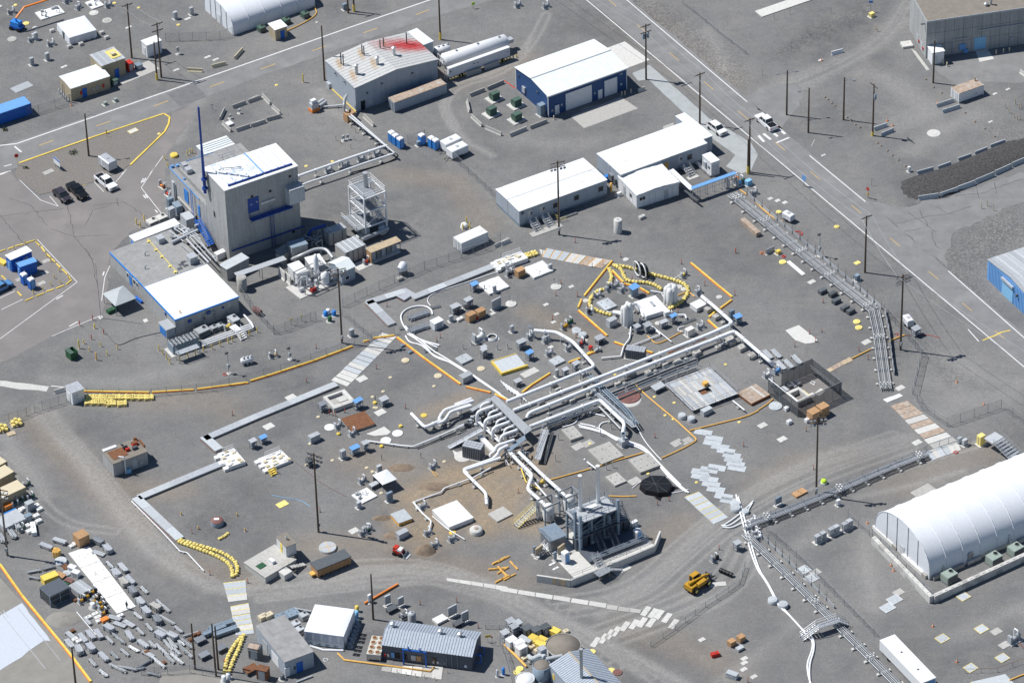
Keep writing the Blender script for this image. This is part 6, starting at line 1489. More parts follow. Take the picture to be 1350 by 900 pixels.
o=Th('hooded_fan','white hooded fan on dark base right of tan shelter','fan',G(1008,705),SITE);PL(o,BA,([(.9,0),(.8,1.1)],14),DG);PL(o,'hood',([(.85,1.1),(.9,1.8),(.6,2.5),(.2,2.7)],14),WF);PC(o,'intake',((-.2,0,1.7),(-1.0,-.2,1.5),.55,12,.65),WF)
U(EB,CK,'grey block beside white hooded fan',985,745,(1.2,.8,.6,CO));tl_(6)
tl_(6);h=H(1092,447,372);tl_(0)
settile(590,290,18);cont('shipping_container','short white shipping container behind fence',N('148,405 330,548 940,282 768,132'),H(345,800,550),WP,WR,ribs=False)
o=Th('gas_sphere','white dome tank behind short white container','tank',G(400,165),0);PL(o,'dome',([(.6,0),(.75,.35),(.6,.75),(.2,.9)],14),WP);PL(o,'base_ring',([(.8,0),(.8,.08)],14),CP)
posts('yellow bollard around white dome tank',N('365,215 452,60 528,195'),arg_=(1.3,.13,YE))
tl_(6);Jb([(1258,415,1300,395),(1302,395,1330,378)],'right of short white container','blocks by container','pale concrete block',CP,.7)
pass
pass
for x,y,m_,lab in((388,768,BB,'blue drum left of three at short fence'),(402,758,WP,'white drum behind blue one'),(432,765,BB,'blue drum rightmost at short fence'),(410,795,GR,'green drum in front of blue drums')):put(BO,'drum',lab,'drum',G(x,y),0,None,(1.1,.4,m_))
U(CA,FC,'grey cabinet with white base by orange kerb bend',522,870,(.9,.6,1.3,.2,LG))
pass
tl_(4)
h=H(858,298,118);c,a,L,W=rect((768,-32),(860,115),(1420,38),(1330,-108),h);o=Th('concrete_building','large grey concrete building with brown flat roof at top right','building',c,a)
Pt(o,WJ,body(L,W,h),CW);PC3(o,RN,(L,W,-.3,h,h+.05),RB);trim(o,L,W,h,CB,.3,.05,'SWEN',z=h+.3)
for k in range(1,12):x=-L/2+k*L/12;PB(o,'panel_joint',(x-.03,x+.03,-W/2-.012,-W/2+.01,.1,h-.05),DG)
for z in(h*.35,h*.68):PB(o,'panel_joint',(-L/2,L/2,-W/2-.011,-W/2+.01,z-.03,z+.03),DG)
for k in range(1,4):y=-W/2+k*W/4;PB(o,'panel_joint',(-L/2-.012,-L/2+.01,y-.03,y+.03,.1,h-.05),DG)
wface(o,'S',L,W,.49,.4,2.4,2.8,CY,'blue_door',.08);wface(o,'S',L,W,.33,.9,1.3,1.3,SB,'wall_panel',.2);wface(o,'S',L,W,.25,.3,.1,3.6,PM,'conduit',.1);wface(o,'S',L,W,.36,.2,.9,.7,SB,'wall_panel',.5);wface(o,'S',L,W,.78,1.0,.6,1.3,LG,'wall_panel',.2)
PT(o,'wall_conduit',([(-L/2+.47*L,-W/2-.2,3.6),(-L/2+.47*L,-W/2-.2,5.0),(L/2,-W/2-.2,5.0)],.1,6),PM);PT(o,'wall_conduit',([(-L/2+.24*L,-W/2-.2,.3),(-L/2+.24*L,-W/2-.2,3.6),(-L/2+.38*L,-W/2-.2,3.6)],.08,6),PM)
for u in(.5,.75):wface(o,'W',L,W,u,.1,1.0,2.1,LG,DO,.06,handle=True);wface(o,'W',L,W,u+.1,1.0,.4,.5,RE,'fire_box',.2)
q=lon(o,1182,25,h);vent(o,*q,h,.22,1.5,True);q=lon(o,1157,30,h);vent(o,*q,h,.35,.5,True);wface(o,'W',L,W,.9,h-1.0,.3,.3,SG,'wall_lamp',.9)
q=lon(o,775,230,0);PB(o,'door_landing',(q[0]-2,q[0]+.2,q[1]-1,q[1]+1,0,.5),CP)
h=H(885,335,275);shed('white_shed','small white shed with cooler against concrete building','shed',N('856,232 885,270 948,262 915,222'),h,WP,WR,0,None,None,door=('S',.3,.8,1.9,WW))
h=H(1020,525,475);o,L,W=cont('rusty_container','white steel box with rust streaked roof in upper right yard',N('980,445 1020,474 1146,432 1105,400'),h,WP,RP,ribs=False);wface(o,'S',L,W,.62,.7,.35,.5,LG,'louvre',.03);wface(o,'S',L,W,.7,.7,.35,.5,LG,'louvre',.03);vent(o,L*.4,W*.3,h,.14,.9,False,RP)
Jb([(907,545,990,518),(937,575,1022,548)],'in front of rusty white box','barriers by rusty box',m=CB);Jb([(587,664,652,642),(627,692,684,668)],'beside transformer pole','barriers by transformer pole',m=CB)
Jb([(808,887,886,866),(912,862,978,838),(1017,820,1080,798),(1100,788,1162,764),(1178,753,1254,726)],'along dark gravel heap','barriers along gravel heap',m=CB);Jb([(372,280,425,266)],'alone below bare gravel slope',desc='white concrete barrier',m=WP);Jb([(1330,370,1370,400)],'at right edge below concrete building',m=CP)
tl_(0);Jb([(1210,264,1238,260),(1239,260,1262,252),(1263,251,1285,243),(1286,242,1310,232),(1311,231,1333,221),(1334,220,1360,209)],'edging gravel heap','low wall blocks','pale concrete wall block',CB,1.0,'wall_block')
tl_(4);lid('white painted ring round manhole in upper right yard',892,678,(1.35,.05,CP))
row(EB,'roadside_stone','small stone in dotted line across right yard',[(x,y)for x,y in((338,495),(352,508),(372,525),(388,540),(450,598),(470,615),(492,635),(515,650),(605,728),(622,742),(655,768),(680,790),(712,815),(745,845),(850,405),(890,445),(930,475),(980,505),(1050,575),(1100,620),(1150,655),(1200,695))],arg_=(.5,.3,.2,RP))
U(CA,'white_pedestal','white pedestal in yard edge below barriers',765,872,(.5,.4,.9,.2,WP));U(CA,'yellow_case','yellow case with blue flag on upper right track',575,85,(1.0,.8,.8,.1,PY));sign(570,60,2.6,.8,.5,BB,'blue flag above yellow case',0,'flag')
row(BO,'marker_post','tan marker post at right yard edge',N('600,160 590,150 1255,550 1272,575 1305,530 1325,555 1335,545 1300,600 1330,610 1355,590 1315,610'),arg_=(1.2,.07,WL));row(BO,'thin_stake','thin grey stake on gravel slope',N('80,100 160,75 165,245 190,240 250,175 275,140 462,140 368,70 20,385 495,20'),arg_=(1.6,.04,SG));row('cone',TC,'orange cone at right yard',N('320,310 910,525 655,615 682,640 758,228'))
slabs('pale slab in right yard',N('315,306 1180,620 1202,478 1268,455 330,790'),arg_=(1.0,.5,.05,CP));posts('tan bollard in front of concrete building',N('1208,275 1245,268 1275,262 958,338 940,325'),arg_=(1.0,.13,TB))
tl_(4);put(PA,'roof_slab','long pale concrete slab at top of right yard',G(130,30),ang((0,85),(262,-5)),None,(12.5,2.6,.15,CP));sp_((268,745),(285,710),.1,.012,CP,go)
pass
tl_(8);h=H(1177,572,476);c,a,L,W=rect((1175,474),(1400,700),(1760,570),(1535,344),h);o=Th('light_blue_building','light blue ribbed metal building with grey roof at right edge','building',c,a);Pt(o,WJ,body(L,W,h,.9,'x'),SB);rpan(o,L,W,h,.9,'x',LG,.8,over=.15)
for k in range(int(W/.5)):y=-W/2+.25+k*.5;PB(o,'wall_rib',(-L/2-.06,-L/2+.01,y-.1,y+.1,0,h),SB)
wface(o,'W',L,W,.45,0,3.6,3.4,CY,'roller_door',.12);wface(o,'W',L,W,.45,3.4,3.8,.45,PM,'door_hood',.45);wface(o,'W',L,W,.66,2.6,.3,.5,DG,'wall_lamp',.5)
sign(555,160,2.2,1.0,1.0,RE,'red diamond sign over orange board at junction',R(-50),'road_sign',1,'dia');sign(556,158,1.2,.6,.5,AM,'orange board under red diamond sign',R(-50),'road_sign')
sign(230,100,2.6,1.0,1.2,SB,'blue road sign on near verge',R(-50),'road_sign');sign(575,95,1.6,.15,.3,AM,'thin stake across road from junction sign',0,'marker_stake')
put(ET,'generator_trailer','white generator trailer with hazard vest beside pipe rack',G(152,272),R(-48),None,(2.2,1.3,1.7,WP));put(ET,'light_tower','white light tower trailer at flood lamp pole','trailer',G(760,805),R(-70),None,(2.2,1.3,1.8,WP));U(RF,'light_stand','blue grey frame beside light tower trailer',FR,800,855,(1.4,1.0,1.6))
slabs('small white square slab on verge',N('60,162 97,172 134,182'),arg_=(1.0,.8,.05,CP));lids('round yellow cover behind pipe rack',[(103,230),(398,305)],arg_=(.55,.1,PY),rot=0);one_slab('pale yellow slab on verge',502,488,(1.2,.9,.06,PY));U(CA,'camera_unit','small solar camera unit on verge','camera',500,575,(.9,.8,.9,.3,BG))
hs_('red_hose','coil of red hose behind pipe rack',N('182,330 210,325 230,338 215,348 188,342 182,330 205,330 228,345 200,350'),.06,RE);hs_('red_hose','red hose snaking near light tower trailer',N('690,850 715,842 700,862 740,858 850,850 900,862 925,870'),.05,RE)
row(BO,'tan_post','tan post round side road manhole',N('1132,212 1162,200 1192,222'),arg_=(1.5,.07,WL))
tl_(3);tl_(3);row(PU,'valve_unit','grey valve unit at top edge by road','valve unit',[(235,40),(90,35)],arg_=(SG,LG,5))
tl_(2);sign(1150,45,1.5,.8,.6,'hi_vis','lime green road sign at top edge',R(30),'road_sign')
tl_(3);Fe('low wire fence on gravel slope across road',N('940,25 1000,70 1120,170 1265,280'),1.0,4,True);
# middle: ducts, kerbs, pipes, manifold, process frame
def Du(lb,pts,w=1.5,h=.38,mtl=LG,piece=3.6,name='cable_duct'):
 wp=[G(*p)for p in pts];org=(wp[0].x,wp[0].y,0);o=Th(name,lb,'duct',org)
 for a,b in zip(wp[:-1],wp[1:]):
  d=(b-a);L=d.length;d.normalize();n=max(1,int(round(L/piece)));an_=atan2(d.y,d.x)
  for i in range(n):
   p=a+d*(L*(i+.5)/n);l=L/n-.03
   PX(o,'trough',(p.x,p.y,h/2,l,w*.86,h,an_),CO,org)
   PX(o,'cover_panel',(p.x,p.y,h+.04,l,w,.07,an_),random.choice([mtl,CB,PM]),org)
  nr=Vector((-d.y,d.x,0))*(-w/2-.06);PT(o,'side_conduit',([a+nr+Vector((0,0,.1)),b+nr+Vector((0,0,.1))],.06,5),MA,org)
 return o
tl_(6);Du('grey covered duct leading left from white crossover unit',[(1262,515),(835,682)]);Du('short wide duct plate in zigzag of grey duct',[(770,650),(822,678)],3.0,.34);Du('grey covered duct turning toward plate path',[(795,648),(600,708)]);Du('grey covered duct descending to plate path',[(612,700),(730,820)],1.7)
tl_(9);Du('grey covered duct from plate path to left corner',N('1735,265 1330,430 1055,548'));Du('short duct leg into white crossover unit',[(1052,535),(1130,605)],1.7);Du('grey covered duct running left from white crossover unit',N('1150,672 965,748 715,852'));tl_(13);Du('grey covered duct descending to yellow chains',[(672,-10),(890,195)],1.7)
def ppath(lb,l0,r0,l1,r1,n,mats,edge=None,name='plate_path',th=.06,jit=.06):
 A,B,C,D=G(*l0),G(*r0),G(*l1),G(*r1);org=(A.x,A.y,0);o=Th(name,lb,'path',org)
 for i in range(n):
  t0,t1=i/n+.004,(i+1)/n-.004;q=[A.lerp(C,t0),B.lerp(D,t0),B.lerp(D,t1),A.lerp(C,t1)];s=Vector((uni(-jit,jit),uni(-jit,jit),0))
  mb=M();mb.poly([(p.x+s.x,p.y+s.y)for p in q],0,th+uni(0,.015));pl=Pt(o,PA,mb,random.choice(mats),org)
  if edge:
   d=(q[1]-q[0]).normalized();e=(q[3]-q[0]).normalized()*.14;mb=M();mb.poly([(p.x+s.x,p.y+s.y)for p in(q[0],q[1],q[1]+e,q[0]+e)],th+.005,th+.025);Pt(pl,'painted_edge',mb,edge,org)
 return o
tl_(10);ppath('pale plate path crossing between two duct ends',(680,-5),(755,15),(418,240),(500,272),13,[CP,CB,CP,RP])
tl_(7);ppath('pale plate path with amber joints leading to yellow chains',(235,420),(210,465),(572,484),(520,524),8,[CP,CB,RP],AM);ppath('small broken plates at left end of amber path',(200,425),(210,450),(235,435),(222,460),2,[CP])
tl_(13);ppath('pale timber plate path below yellow chains',(1105,405),(1215,392),(1130,500),(1222,488),3,[CP,CB],PY);ppath('lower plate path leading to bottom yellow chains',(1140,522),(1230,505),(1165,665),(1255,655),6,[CP,CB],PY)
tl_(0);ppath('yellow edged plate path at white hoses',(902,655),(921,648),(941,691),(960,682),6,[CB],PY,jit=.02)
tl_(15);ppath('long pale plate strip in front of retaining wall',(0,425),(-4,445),(525,508),(520,530),6,[CP],None,jit=.04);ppath('worn plate strip running on to scattered plates',(527,512),(522,535),(695,538),(690,556),3,[CP,CO]);tl_(14);ppath('pale plate strip leading in from left',(968,380),(970,395),(1275,425),(1275,447),5,[CP])
tl_(11)
PLT=N('1045,508 1100,540 1092,562 1132,583 1162,604 1192,627 1200,650 1212,672 1218,692 1115,690 1075,702 1030,712 1030,735 1075,750 1085,775 1110,802 1180,860 1150,838')
row(PA,'road_plate','white road plate in zigzag right of amber hose',PLT,rot=ang((1000,505),(1095,520)),arg_=(3.2,1.6,.06,CB))
tl_(15);row(PA,'road_plate','worn pale plate scattered below telehandler',N('718,545 755,555 783,562 822,578 856,608 745,600 700,600 660,610 615,620 570,645 540,660 510,680 470,698'),rot=R(62),arg_=(2.6,1.0,.06,CP))
def Kr(lb,pts,w=.5,h=.28,name='kerb_ramp',gapw=.05,top=YE):
 wp=[G(*p)for p in pts];org=(wp[0].x,wp[0].y,0);o=Th(name,lb,'kerb',org)
 for a,b in zip(wp[:-1],wp[1:]):
  d=(b-a);L=d.length;d.normalize();n=max(1,int(round(L/3.0)));an_=atan2(d.y,d.x);nr=Vector((-d.y,d.x,0));
  if nr.y>0:nr=-nr
  for i in range(n):
   p=a+d*(L*(i+.5)/n);l=L/n-gapw;PX(o,'kerb_top',(p.x,p.y,h/2,l,w*.6,h,an_),top,org)
   q=p+nr*(w*.36);PX(o,'kerb_side',(q.x,q.y,h*.35,l-.01,w*.25,h*.7,an_),OG,org)
 return o
tl_(9);Kr('amber kerb ramp nearest white sentry booth',[(432,298),(770,304)]);Kr('amber kerb ramp second from sentry booth',[(783,303),(1000,290)]);Kr('amber kerb ramp third from sentry booth',[(1015,288),(1282,253)]);tl_(10);Kr('long amber kerb ramp along chain link fence',N('0,245 110,212 330,140 528,66'));Kr('short amber kerb ramp beside plate path',[(582,43),(612,35)]);Kr('amber kerb ramp crossing plate path',[(632,25),(745,10)])
Kr('long orange kerb ramp descending to manifold',N('757,20 900,130 1085,262'));Kr('orange kerb ramp at manifold deck',[(1112,275),(1240,305)],top=AM);Kr('orange kerb ramp end behind manifold',[(1260,312),(1335,348)])
tl_(28)
for lab,pts in(('orange kerb ramp left of yellow chains',[(288,88),(62,372)]),('short orange kerb ramp at left bend',[(40,400),(12,468)]),('orange kerb ramp below left bend',[(18,490),(250,695)]),('orange kerb ramp from path end to crates',[(288,165),(380,262)]),('short orange kerb ramp behind blue cabinet',[(385,272),(455,290)]),('short orange kerb ramp right of blue cabinet',[(515,308),(590,352)]),('long orange kerb ramp on right side',[(925,105),(1260,382)]),('orange kerb ramp right below long one',[(1255,405),(1160,475)]),('orange kerb ramp by pipe elbow',[(1135,490),(1070,545)]),('short orange kerb ramp above pipes',[(1065,568),(1160,655)]),('orange kerb ramp left of solar box',[(305,745),(400,778)]),('orange kerb ramp right of solar box',[(555,815),(618,832)]),('short orange kerb ramp at lower left',[(85,848),(155,820)]),('amber kerb ramp between two main pipes',N('735,830 900,755 1040,708'))):Kr(lab,pts)
tl_(11);Kr('amber kerb ramp beside gas racks',[(350,150),(410,128)]);Kr('amber curved kerb by manifold pipes',N('110,305 160,265 255,205'));Kr('amber kerb ramp beside red box',[(445,105),(490,90)])
tl_(13);o=Kr('long amber and orange kerb along silt bank',N('0,315 110,470 250,640 360,775 450,895'),.6)
tl_(0);
tl_(11);amber_hose('amber hose from red disc to plate zigzag',[(697,250,.12),(700,270,.12),(790,350,.12),(900,440,.12),(970,505,.12),(1010,540,.12),(1005,555,.12),(920,600,.12),(830,640,.12)],.14,AM,sm=1);amber_hose('amber hose branch past zigzag plates',[(975,497,.12),(1130,460,.12),(1270,425,.12),(1330,395,.12)],.14,AM,sm=1);amber_hose('amber hose running left between concrete covers',[(735,612,.12),(620,645,.12),(480,690,.12),(255,752,.12)],.14,AM,sm=1);amber_hose('amber hose end by black pool',[(555,835,.1),(640,838,.1),(700,835,.1)],.14,AM,sm=1)
tl_(28);amber_hose('amber hose hooked below white pumps',N('575,690 620,740 660,755 740,720 850,660'),.12,AM,sm=1);amber_hose('short amber hose right of white vessel',[(820,365),(880,340)],.12,AM,sm=1);amber_hose('short amber hose at right valve',[(915,340),(955,375)],.12,AM,sm=1)
tl_(14);hs_('yellow_hose','yellow pipe bent round ribbed shed yard',[(432,752,.15),(465,785,.15),(620,805,.15),(890,842,.15),(910,820,.15)],.17,AM,sm=0)
tl_(36);amber_hose('amber hose behind right pipe rack',N('88,170 140,205 195,250 270,325 365,398 405,402'),.14,AM,sm=1);tl_(12);amber_hose('amber hose at black enclosure corner',N('0,385 40,360 75,330'),.12,AM,sm=1);amber_hose('amber hose between tan planks and rack',[(475,125),(570,78)],.14,AM,sm=1);amber_hose('amber hose right of pipe rack foot',[(665,35),(745,5)],.14,AM,sm=1)
tl_(16);amber_hose('amber hose at right bottom edge',N('1240,885 1312,855 1360,845'),.14,AM,sm=1)
CH={}
def Ch(lb,pts,step=.66,s=1.0):
 wp=[G(*p)for p in pts]
 for _ in range(3):
  q=[wp[0]]
  for a,b in zip(wp[:-1],wp[1:]):q+=[a*.75+b*.25,a*.25+b*.75]
  wp=q+[wp[-1]]
 org=(wp[0].x,wp[0].y,0);o=Th('yellow_chain',lb,'chain',org)
 if'm'not in CH:
  mb=M();mb.lathe([(.06,-.3),(.28,-.24),(.36,-.05),(.36,.1),(.22,.24),(.06,.3)],8);mb.v=[(z,y,x)for x,y,z in mb.v];CH['m']=mb.mesh('link_guard',PY)
  mb=M();mb.bx(0,0,.05,.5,.62,.34);mb.bx(0,0,.2,.25,.3,.2);CH['b']=mb.mesh('link_guard',PY)
 acc=0;k=0
 for a,b in zip(wp[:-1],wp[1:]):
  L=(b-a).length
  while acc<L:
   p=a.lerp(b,acc/L);d=b-a;c=bpy.data.objects.new('link_guard',CH['m'if k%2 else'b']);link(c,o);c.location=(p.x-org[0],p.y-org[1],.28*s);c.rotation_euler=(uni(-.15,.15),uni(-.1,.1),atan2(d.y,d.x)+uni(-.15,.15));c.scale=(s,s,s);acc+=step*s;k+=1
  acc-=L
tl_(28);Ch('yellow hose-guard chain looping round right vessel',N('300,130 400,140 470,160 600,200 760,240 860,270 905,315 895,370 860,415 790,465 700,500'));Ch('yellow hose-guard chain to tall white vessel',N('310,135 365,160 385,230 430,265 560,265 640,290 690,325'));Ch('short yellow hose-guard chain at path end',N('265,160 285,210 280,250 262,280'));Ch('yellow hose-guard chain curling round left white cover',N('225,325 180,330 120,380 98,440 130,480 200,510 275,530'))
tl_(13);Ch('left strand of yellow chain pair by grey duct',N('885,208 960,235 1060,270 1130,310 1150,350 1150,380'));Ch('right strand of yellow chain pair by grey duct',N('895,200 980,225 1100,260 1160,300 1178,340 1165,380'));Ch('left strand of bottom yellow chains',N('1190,680 1150,730 1120,790 1110,860'));Ch('right strand of bottom yellow chains',N('1205,670 1180,740 1150,800 1130,860'));Ch('short stray piece of yellow chain near maroon drum',N('1085,192 1110,180 1130,162'),.62,.8)
tl_(38);Ch('yellow chain stub beside upper crossover unit',N('600,45 650,30 700,15'));Ch('second yellow chain stub beside upper crossover unit',N('615,62 660,50 705,35'))
tl_(9)
for r_,(x0,x1,y,n)in enumerate(((468,768,330,10),(460,560,355,4),(575,630,362,2))):
 for i in range(n):
  x=x0+(x1-x0)*i/max(1,n-1);o=Th('guard_pallet',f'yellow guard pallet by sentry booth, {ORD[i]} in {("back","front left","front right")[r_]} row','pallet',G(x,y+4),R(6),'pallets of yellow guards')
  PB(o,'pallet',(-.95,.95,-.75,.75,0,.15),WL)
  for a in range(3):
   for b in range(2):c=bpy.data.objects.new('hose_guard',CH['b']);link(c,o);c.location=(-.6+a*.6,-.35+b*.7,.35);c.rotation_euler=(0,0,uni(-.2,.2)+R(90)*(a%2))
for i,(x,y)in enumerate(((85,465),(12,495))):
 o=Th('guard_pallet',('yellow guard pallet near gate fence','yellow guard pallet at left edge')[i],'pallet',G(x,y),R(20));PB(o,'pallet',(-1.1,1.1,-.9,.9,0,.15),WL)
 for a in range(3):
  for b in range(3):c=bpy.data.objects.new('hose_guard',CH['b']);link(c,o);c.location=(-.65+a*.65,-.6+b*.6,.35+.3*((a+b)%2));c.rotation_euler=(0,0,uni(-.3,.3))
put(PA,'wood_pallet','bare tan pallet by gate fence',G(58,515),R(25),None,(1.5,1.1,.15,WL))
h=H(372,362,300);o,L,W=shed('sentry_booth','white sentry booth with blue tinted panel roof','booth',N('338,268 370,305 432,282 398,246'),h,WP,PM,0,None,.5,door=('S',.3,.7,1.9,WW));wface(o,'W',L,W,.5,.1,.8,1.9,WW,DO,.05);Jb([(280,308,335,292)],'behind white sentry booth',desc='pale concrete barrier',m=CP);Fe('chain link gate fence left of sentry booth',N('0,470 95,440 180,405 260,380 345,350'),2.0,2.0);sp_((262,268),(335,275),.3,.02,CP,go)
tl_(0);Fe('chain link fence along amber kerb ramps',N('115,522 200,522 280,515 370,490 450,462 520,440'),1.8,3.0)
def Xo(lb,cs,h,seed,stair=None):
 rnd=Rand(seed);c,a,L,W=rect(*cs,h);o=Th('crossover_unit',lb,'crossover unit',c,a);PC3(o,'body',(L,W,0,0,h),WC)
 for k in range(14):x,y=rnd.uni(-L*.46,L*.46),rnd.uni(-W*.42,W*.42);PB(o,'top_block',(x-.35,x+.35,y-.25,y+.25,h-.02,h+rnd.uni(.1,.3)),rnd.choice([WC,WC,TB]))
 for k in range(3):y=-W/2+k*W/2;PB(o,'end_block',(-L/2-.8,-L/2+.01,y*.8-.5,y*.8+.4,0,h*.7),WC)
 if stair:
  St(o,stair[0]*L,-W/2-1.9,0,1.8,.05,h,1.3,GA,'side_stair')
 mb=M();rails(mb,[(-L*.2,W/2-.1,h),(L*.45,W/2-.1,h)],.9,.04,1.5);Pt(o,RA,mb,WP)
 return o
tl_(38);Xo('white crossover unit at upper right duct end',N('335,85 385,150 615,60 560,5'),.9,3,(-.25,));tl_(9);Xo('white crossover unit in left corner of duct',N('1120,615 1180,690 1262,655 1210,588'),.8,4)
tl_(10);Xo('white platform with yellow steps left of flood pole',N('45,645 90,700 205,650 160,590'),.6,6);o=Th('yellow_steps','small yellow steps at white platform','steps',G(105,712),SITE);St(o,0,-1.2,0,1.2,.05,.6,1.1,YE)
tl_(11)
pipe(MP,'white pipe from manifold turning up to left branch',[(30,350,2.2),(487,168,2.2),(372,40,2.0),(290,-8,1.8),(165,-18,1.8)],.33,PW,gap=6,fl=1,el=.9);tl_(7);U('valve','upright_valve','tall white upright valve at branch pipe end',152,880,(.3,2.6,PW))
tl_(11);pipe(MP,'upper long white pipe from manifold to right valve yard',[(65,395,2.2),(560,205,2.2),(1080,0,2.2),(1175,-42,2.2)],.34,PW,gap=6,fl=1);tl_(28);pipe(MP,'upper pipe elbow climbing to white valve skid',[(1235,598,2.2),(1262,585,2.2),(1110,450,1.8),(1015,372,1.6)],.34,PW,gap=5,fl=1,el=.8)
tl_(11);pipe(MP,'middle long white pipe from manifold to pipe corner',[(135,432,1.6),(145,408,2.2),(560,240,2.2),(1195,-8,2.2)],.34,PW,gap=6,fl=1,el=.8);tl_(28);pipe(MP,'middle pipe running on to screened enclosure',[(1070,740,2.2),(1260,658,2.2),(1290,662,2.2),(1420,775,2.0),(1560,895,2.0),(1590,925,1.0)],.34,PW,gap=5,fl=1,el=.9)
tl_(11);pipe(MP,'near white pipe from manifold to blue grey gate valve',[(150,478,1.9),(512,340,1.9),(640,462,1.9),(628,520,1.2)],.34,PW,gap=5,fl=1,el=.8);pipe(MP,'grey pipe under near white pipe',[(160,500,1.0),(510,375,1.0),(620,490,1.0)],.2,PG,gap=4)
for k,(dy,z,r_,m_)in enumerate(((30,1.0,.1,BG),(45,.7,.1,LG),(60,.5,.09,PG),(75,.9,.12,BG),(95,.35,.14,DG))):pipe('small_pipe',('blue grey','pale','grey','second blue grey','black')[k]+' small pipe under the long main pipes',[(240,388+dy,z),(560,262+dy,z),(900,122+dy,z),(1010,82+dy,z)],r_,m_,gap=6,su=(k%2==0))
for k,(dx)in enumerate((0,12,24)):pipe('small_pipe',('left','middle','right')[k]+' grey pipe of the crossing walkway by the gate valve',[(440+dx,210-dx*.2,1.3),(640+dx,400-dx*.2,1.3),(690+dx,470-dx*.2,1.3)],.13,BG,gap=5)
o=Th('pipe_walkway','blue grey walkway deck beside near pipe','walkway',G(560,330),0);org=o.location
a_,b_=G(470,285,1.2),G(690,480,1.2);d=(b_-a_).normalized();nr=Vector((-d.y,d.x,0));PX(o,DK,(*((a_+b_)/2),(b_-a_).length,.9,.08,atan2(d.y,d.x)),LG,org)
for s in(-.45,.45):mb=M();rails(mb,[a_+nr*s,b_+nr*s],1.0,.035,2.0);Pt(o,RA,mb,BG,org)
row(EB,'pipe_pedestal','concrete pedestal under long main pipes',N('205,360 270,268 365,350 455,320 520,290 600,265 680,215 760,208 845,165 915,150 1015,105 1185,50 300,300 430,268 1240,75 1300,125'),arg_=(1.2,.9,.7,CO))
row('valve','pipe_valve','white valve on pipe corridor ground',N('500,90 660,215 1150,60 380,430 430,215'),arg_=(.16,1.2,PW))
o=Th('gate_valve','blue grey gate valve box ending near pipe','valve',G(633,572),SITE);PB(o,'valve_body',(-.8,.8,-.6,.6,.1,1.3),LG);PC(o,'riser',((0,0,1.2),(0,0,2.6),.3,10),PW);PL(o,'hand_wheel',([(.5,2.5),(.5,2.6)],12),BG);PB(o,PD,(-1,1,-.9,.9,0,.1),CO)
tl_(25);pipe_ends=[]
o=Th('pipe_manifold','white manifold of looped pipes under grey service deck','manifold',G(480,420),0);org=o.location;zd=2.3
poly=[G(x,y,zd)for x,y in((140,295),(330,165),(395,148),(760,492),(695,545),(600,660),(520,700),(505,668),(620,590),(640,560),(345,222),(170,312))]
mb=M();mb.poly([(p.x,p.y)for p in([G(x,y,zd)for x,y in((345,190),(395,148),(760,492),(690,545))])],zd-.12,zd);Pt(o,'service_deck',mb,LG,org)
mb=M();mb.poly([(p.x,p.y)for p in([G(x,y,zd)for x,y in((140,295),(335,180),(360,205),(175,312))])],zd-.14,zd-.02);Pt(o,'service_deck',mb,LG,org)
mb=M();mb.poly([(p.x,p.y)for p in([G(x,y,zd)for x,y in((505,690),(640,575),(688,547),(700,590),(540,712))])],zd-.14,zd-.03);Pt(o,'service_deck',mb,BG,org)
e=[G(x,y,zd)for x,y in((395,148),(760,492),(695,545))];mb=M();rails(mb,e[1:],1.0,.035,1.4);Pt(o,RA,mb,BG,org)
for k in range(12):p=G(360+k*30,180+k*29,zd);PB(o,'deck_post',(p.x-.08,p.x+.08,p.y-.08,p.y+.08,0,zd-.13),SG,org)
for k in range(4):
 dx,dy=78*k,79*k
 A=G(350+dx,222+dy,2.7);B=G(255+dx,252+dy,2.7);C=Vector((B.x-.1,B.y-.2,.7));mb=M();mb.tube([A,B,C],.24,10,el=.8);Pt(o,'loop_pipe',mb,PW,org)
 A=G(385+dx,262+dy,2.9);B=G(215+dx,320+dy,2.9);C=Vector((B.x,B.y,.5));mb=M();mb.tube([A,B,C],.3,10,el=1.0);Pt(o,'loop_pipe',mb,PW,org)
 for(x,y,z)in((350,222,2.7),(385,262,2.9)):p=G(x+dx,y+dy,z);q=G(x+dx-14,y+dy+5,z);PC(o,'flange',(p,q,.42,10),LG,org)
 for j in range(3):
  p=G(285+dx+j*35,315+dy-j*10,.8);PL(o,'control_valve',([(.28,0),(.3,.6),(.2,.9),(.08,1.4)],8,(p.x,p.y,.2)),random.choice([PW,LG,SG]),org)
  p=G(300+dx+j*30,345+dy-j*12,.5);q=G(370+dx+j*20,320+dy-j*10,.5);PC(o,'spool_pipe',(p,q,.14,7),random.choice([PW,GA,LG]),org)
for pts,r_ in(([(585,598,2.7),(410,655,2.7),(395,705,2.0),(345,742,1.2),(352,760,.9)],.3),([(520,655,2.6),(440,690,2.6),(425,735,1.8),(375,785,1.5),(75,890,1.5),(130,935,1.4)],.3)):mb=M();mb.tube([G(*p)for p in pts],r_,10,el=.8);Pt(o,'loop_pipe',mb,PW,org)
for a,b,w_,h_ in(((205,402),(440,622),.5,.55),((240,572),(380,722),.9,.6)):
 p,q=G(*a),G(*b);d=q-p;PX(o,'header_beam',((p.x+q.x)/2,(p.y+q.y)/2,h_/2,d.length,w_,h_,atan2(d.y,d.x)),WC,org)
PT(o,'header_pipe',([G(212,398,.8),G(440,618,.8)],.25,10),PW,org)
rnd=Rand(3)
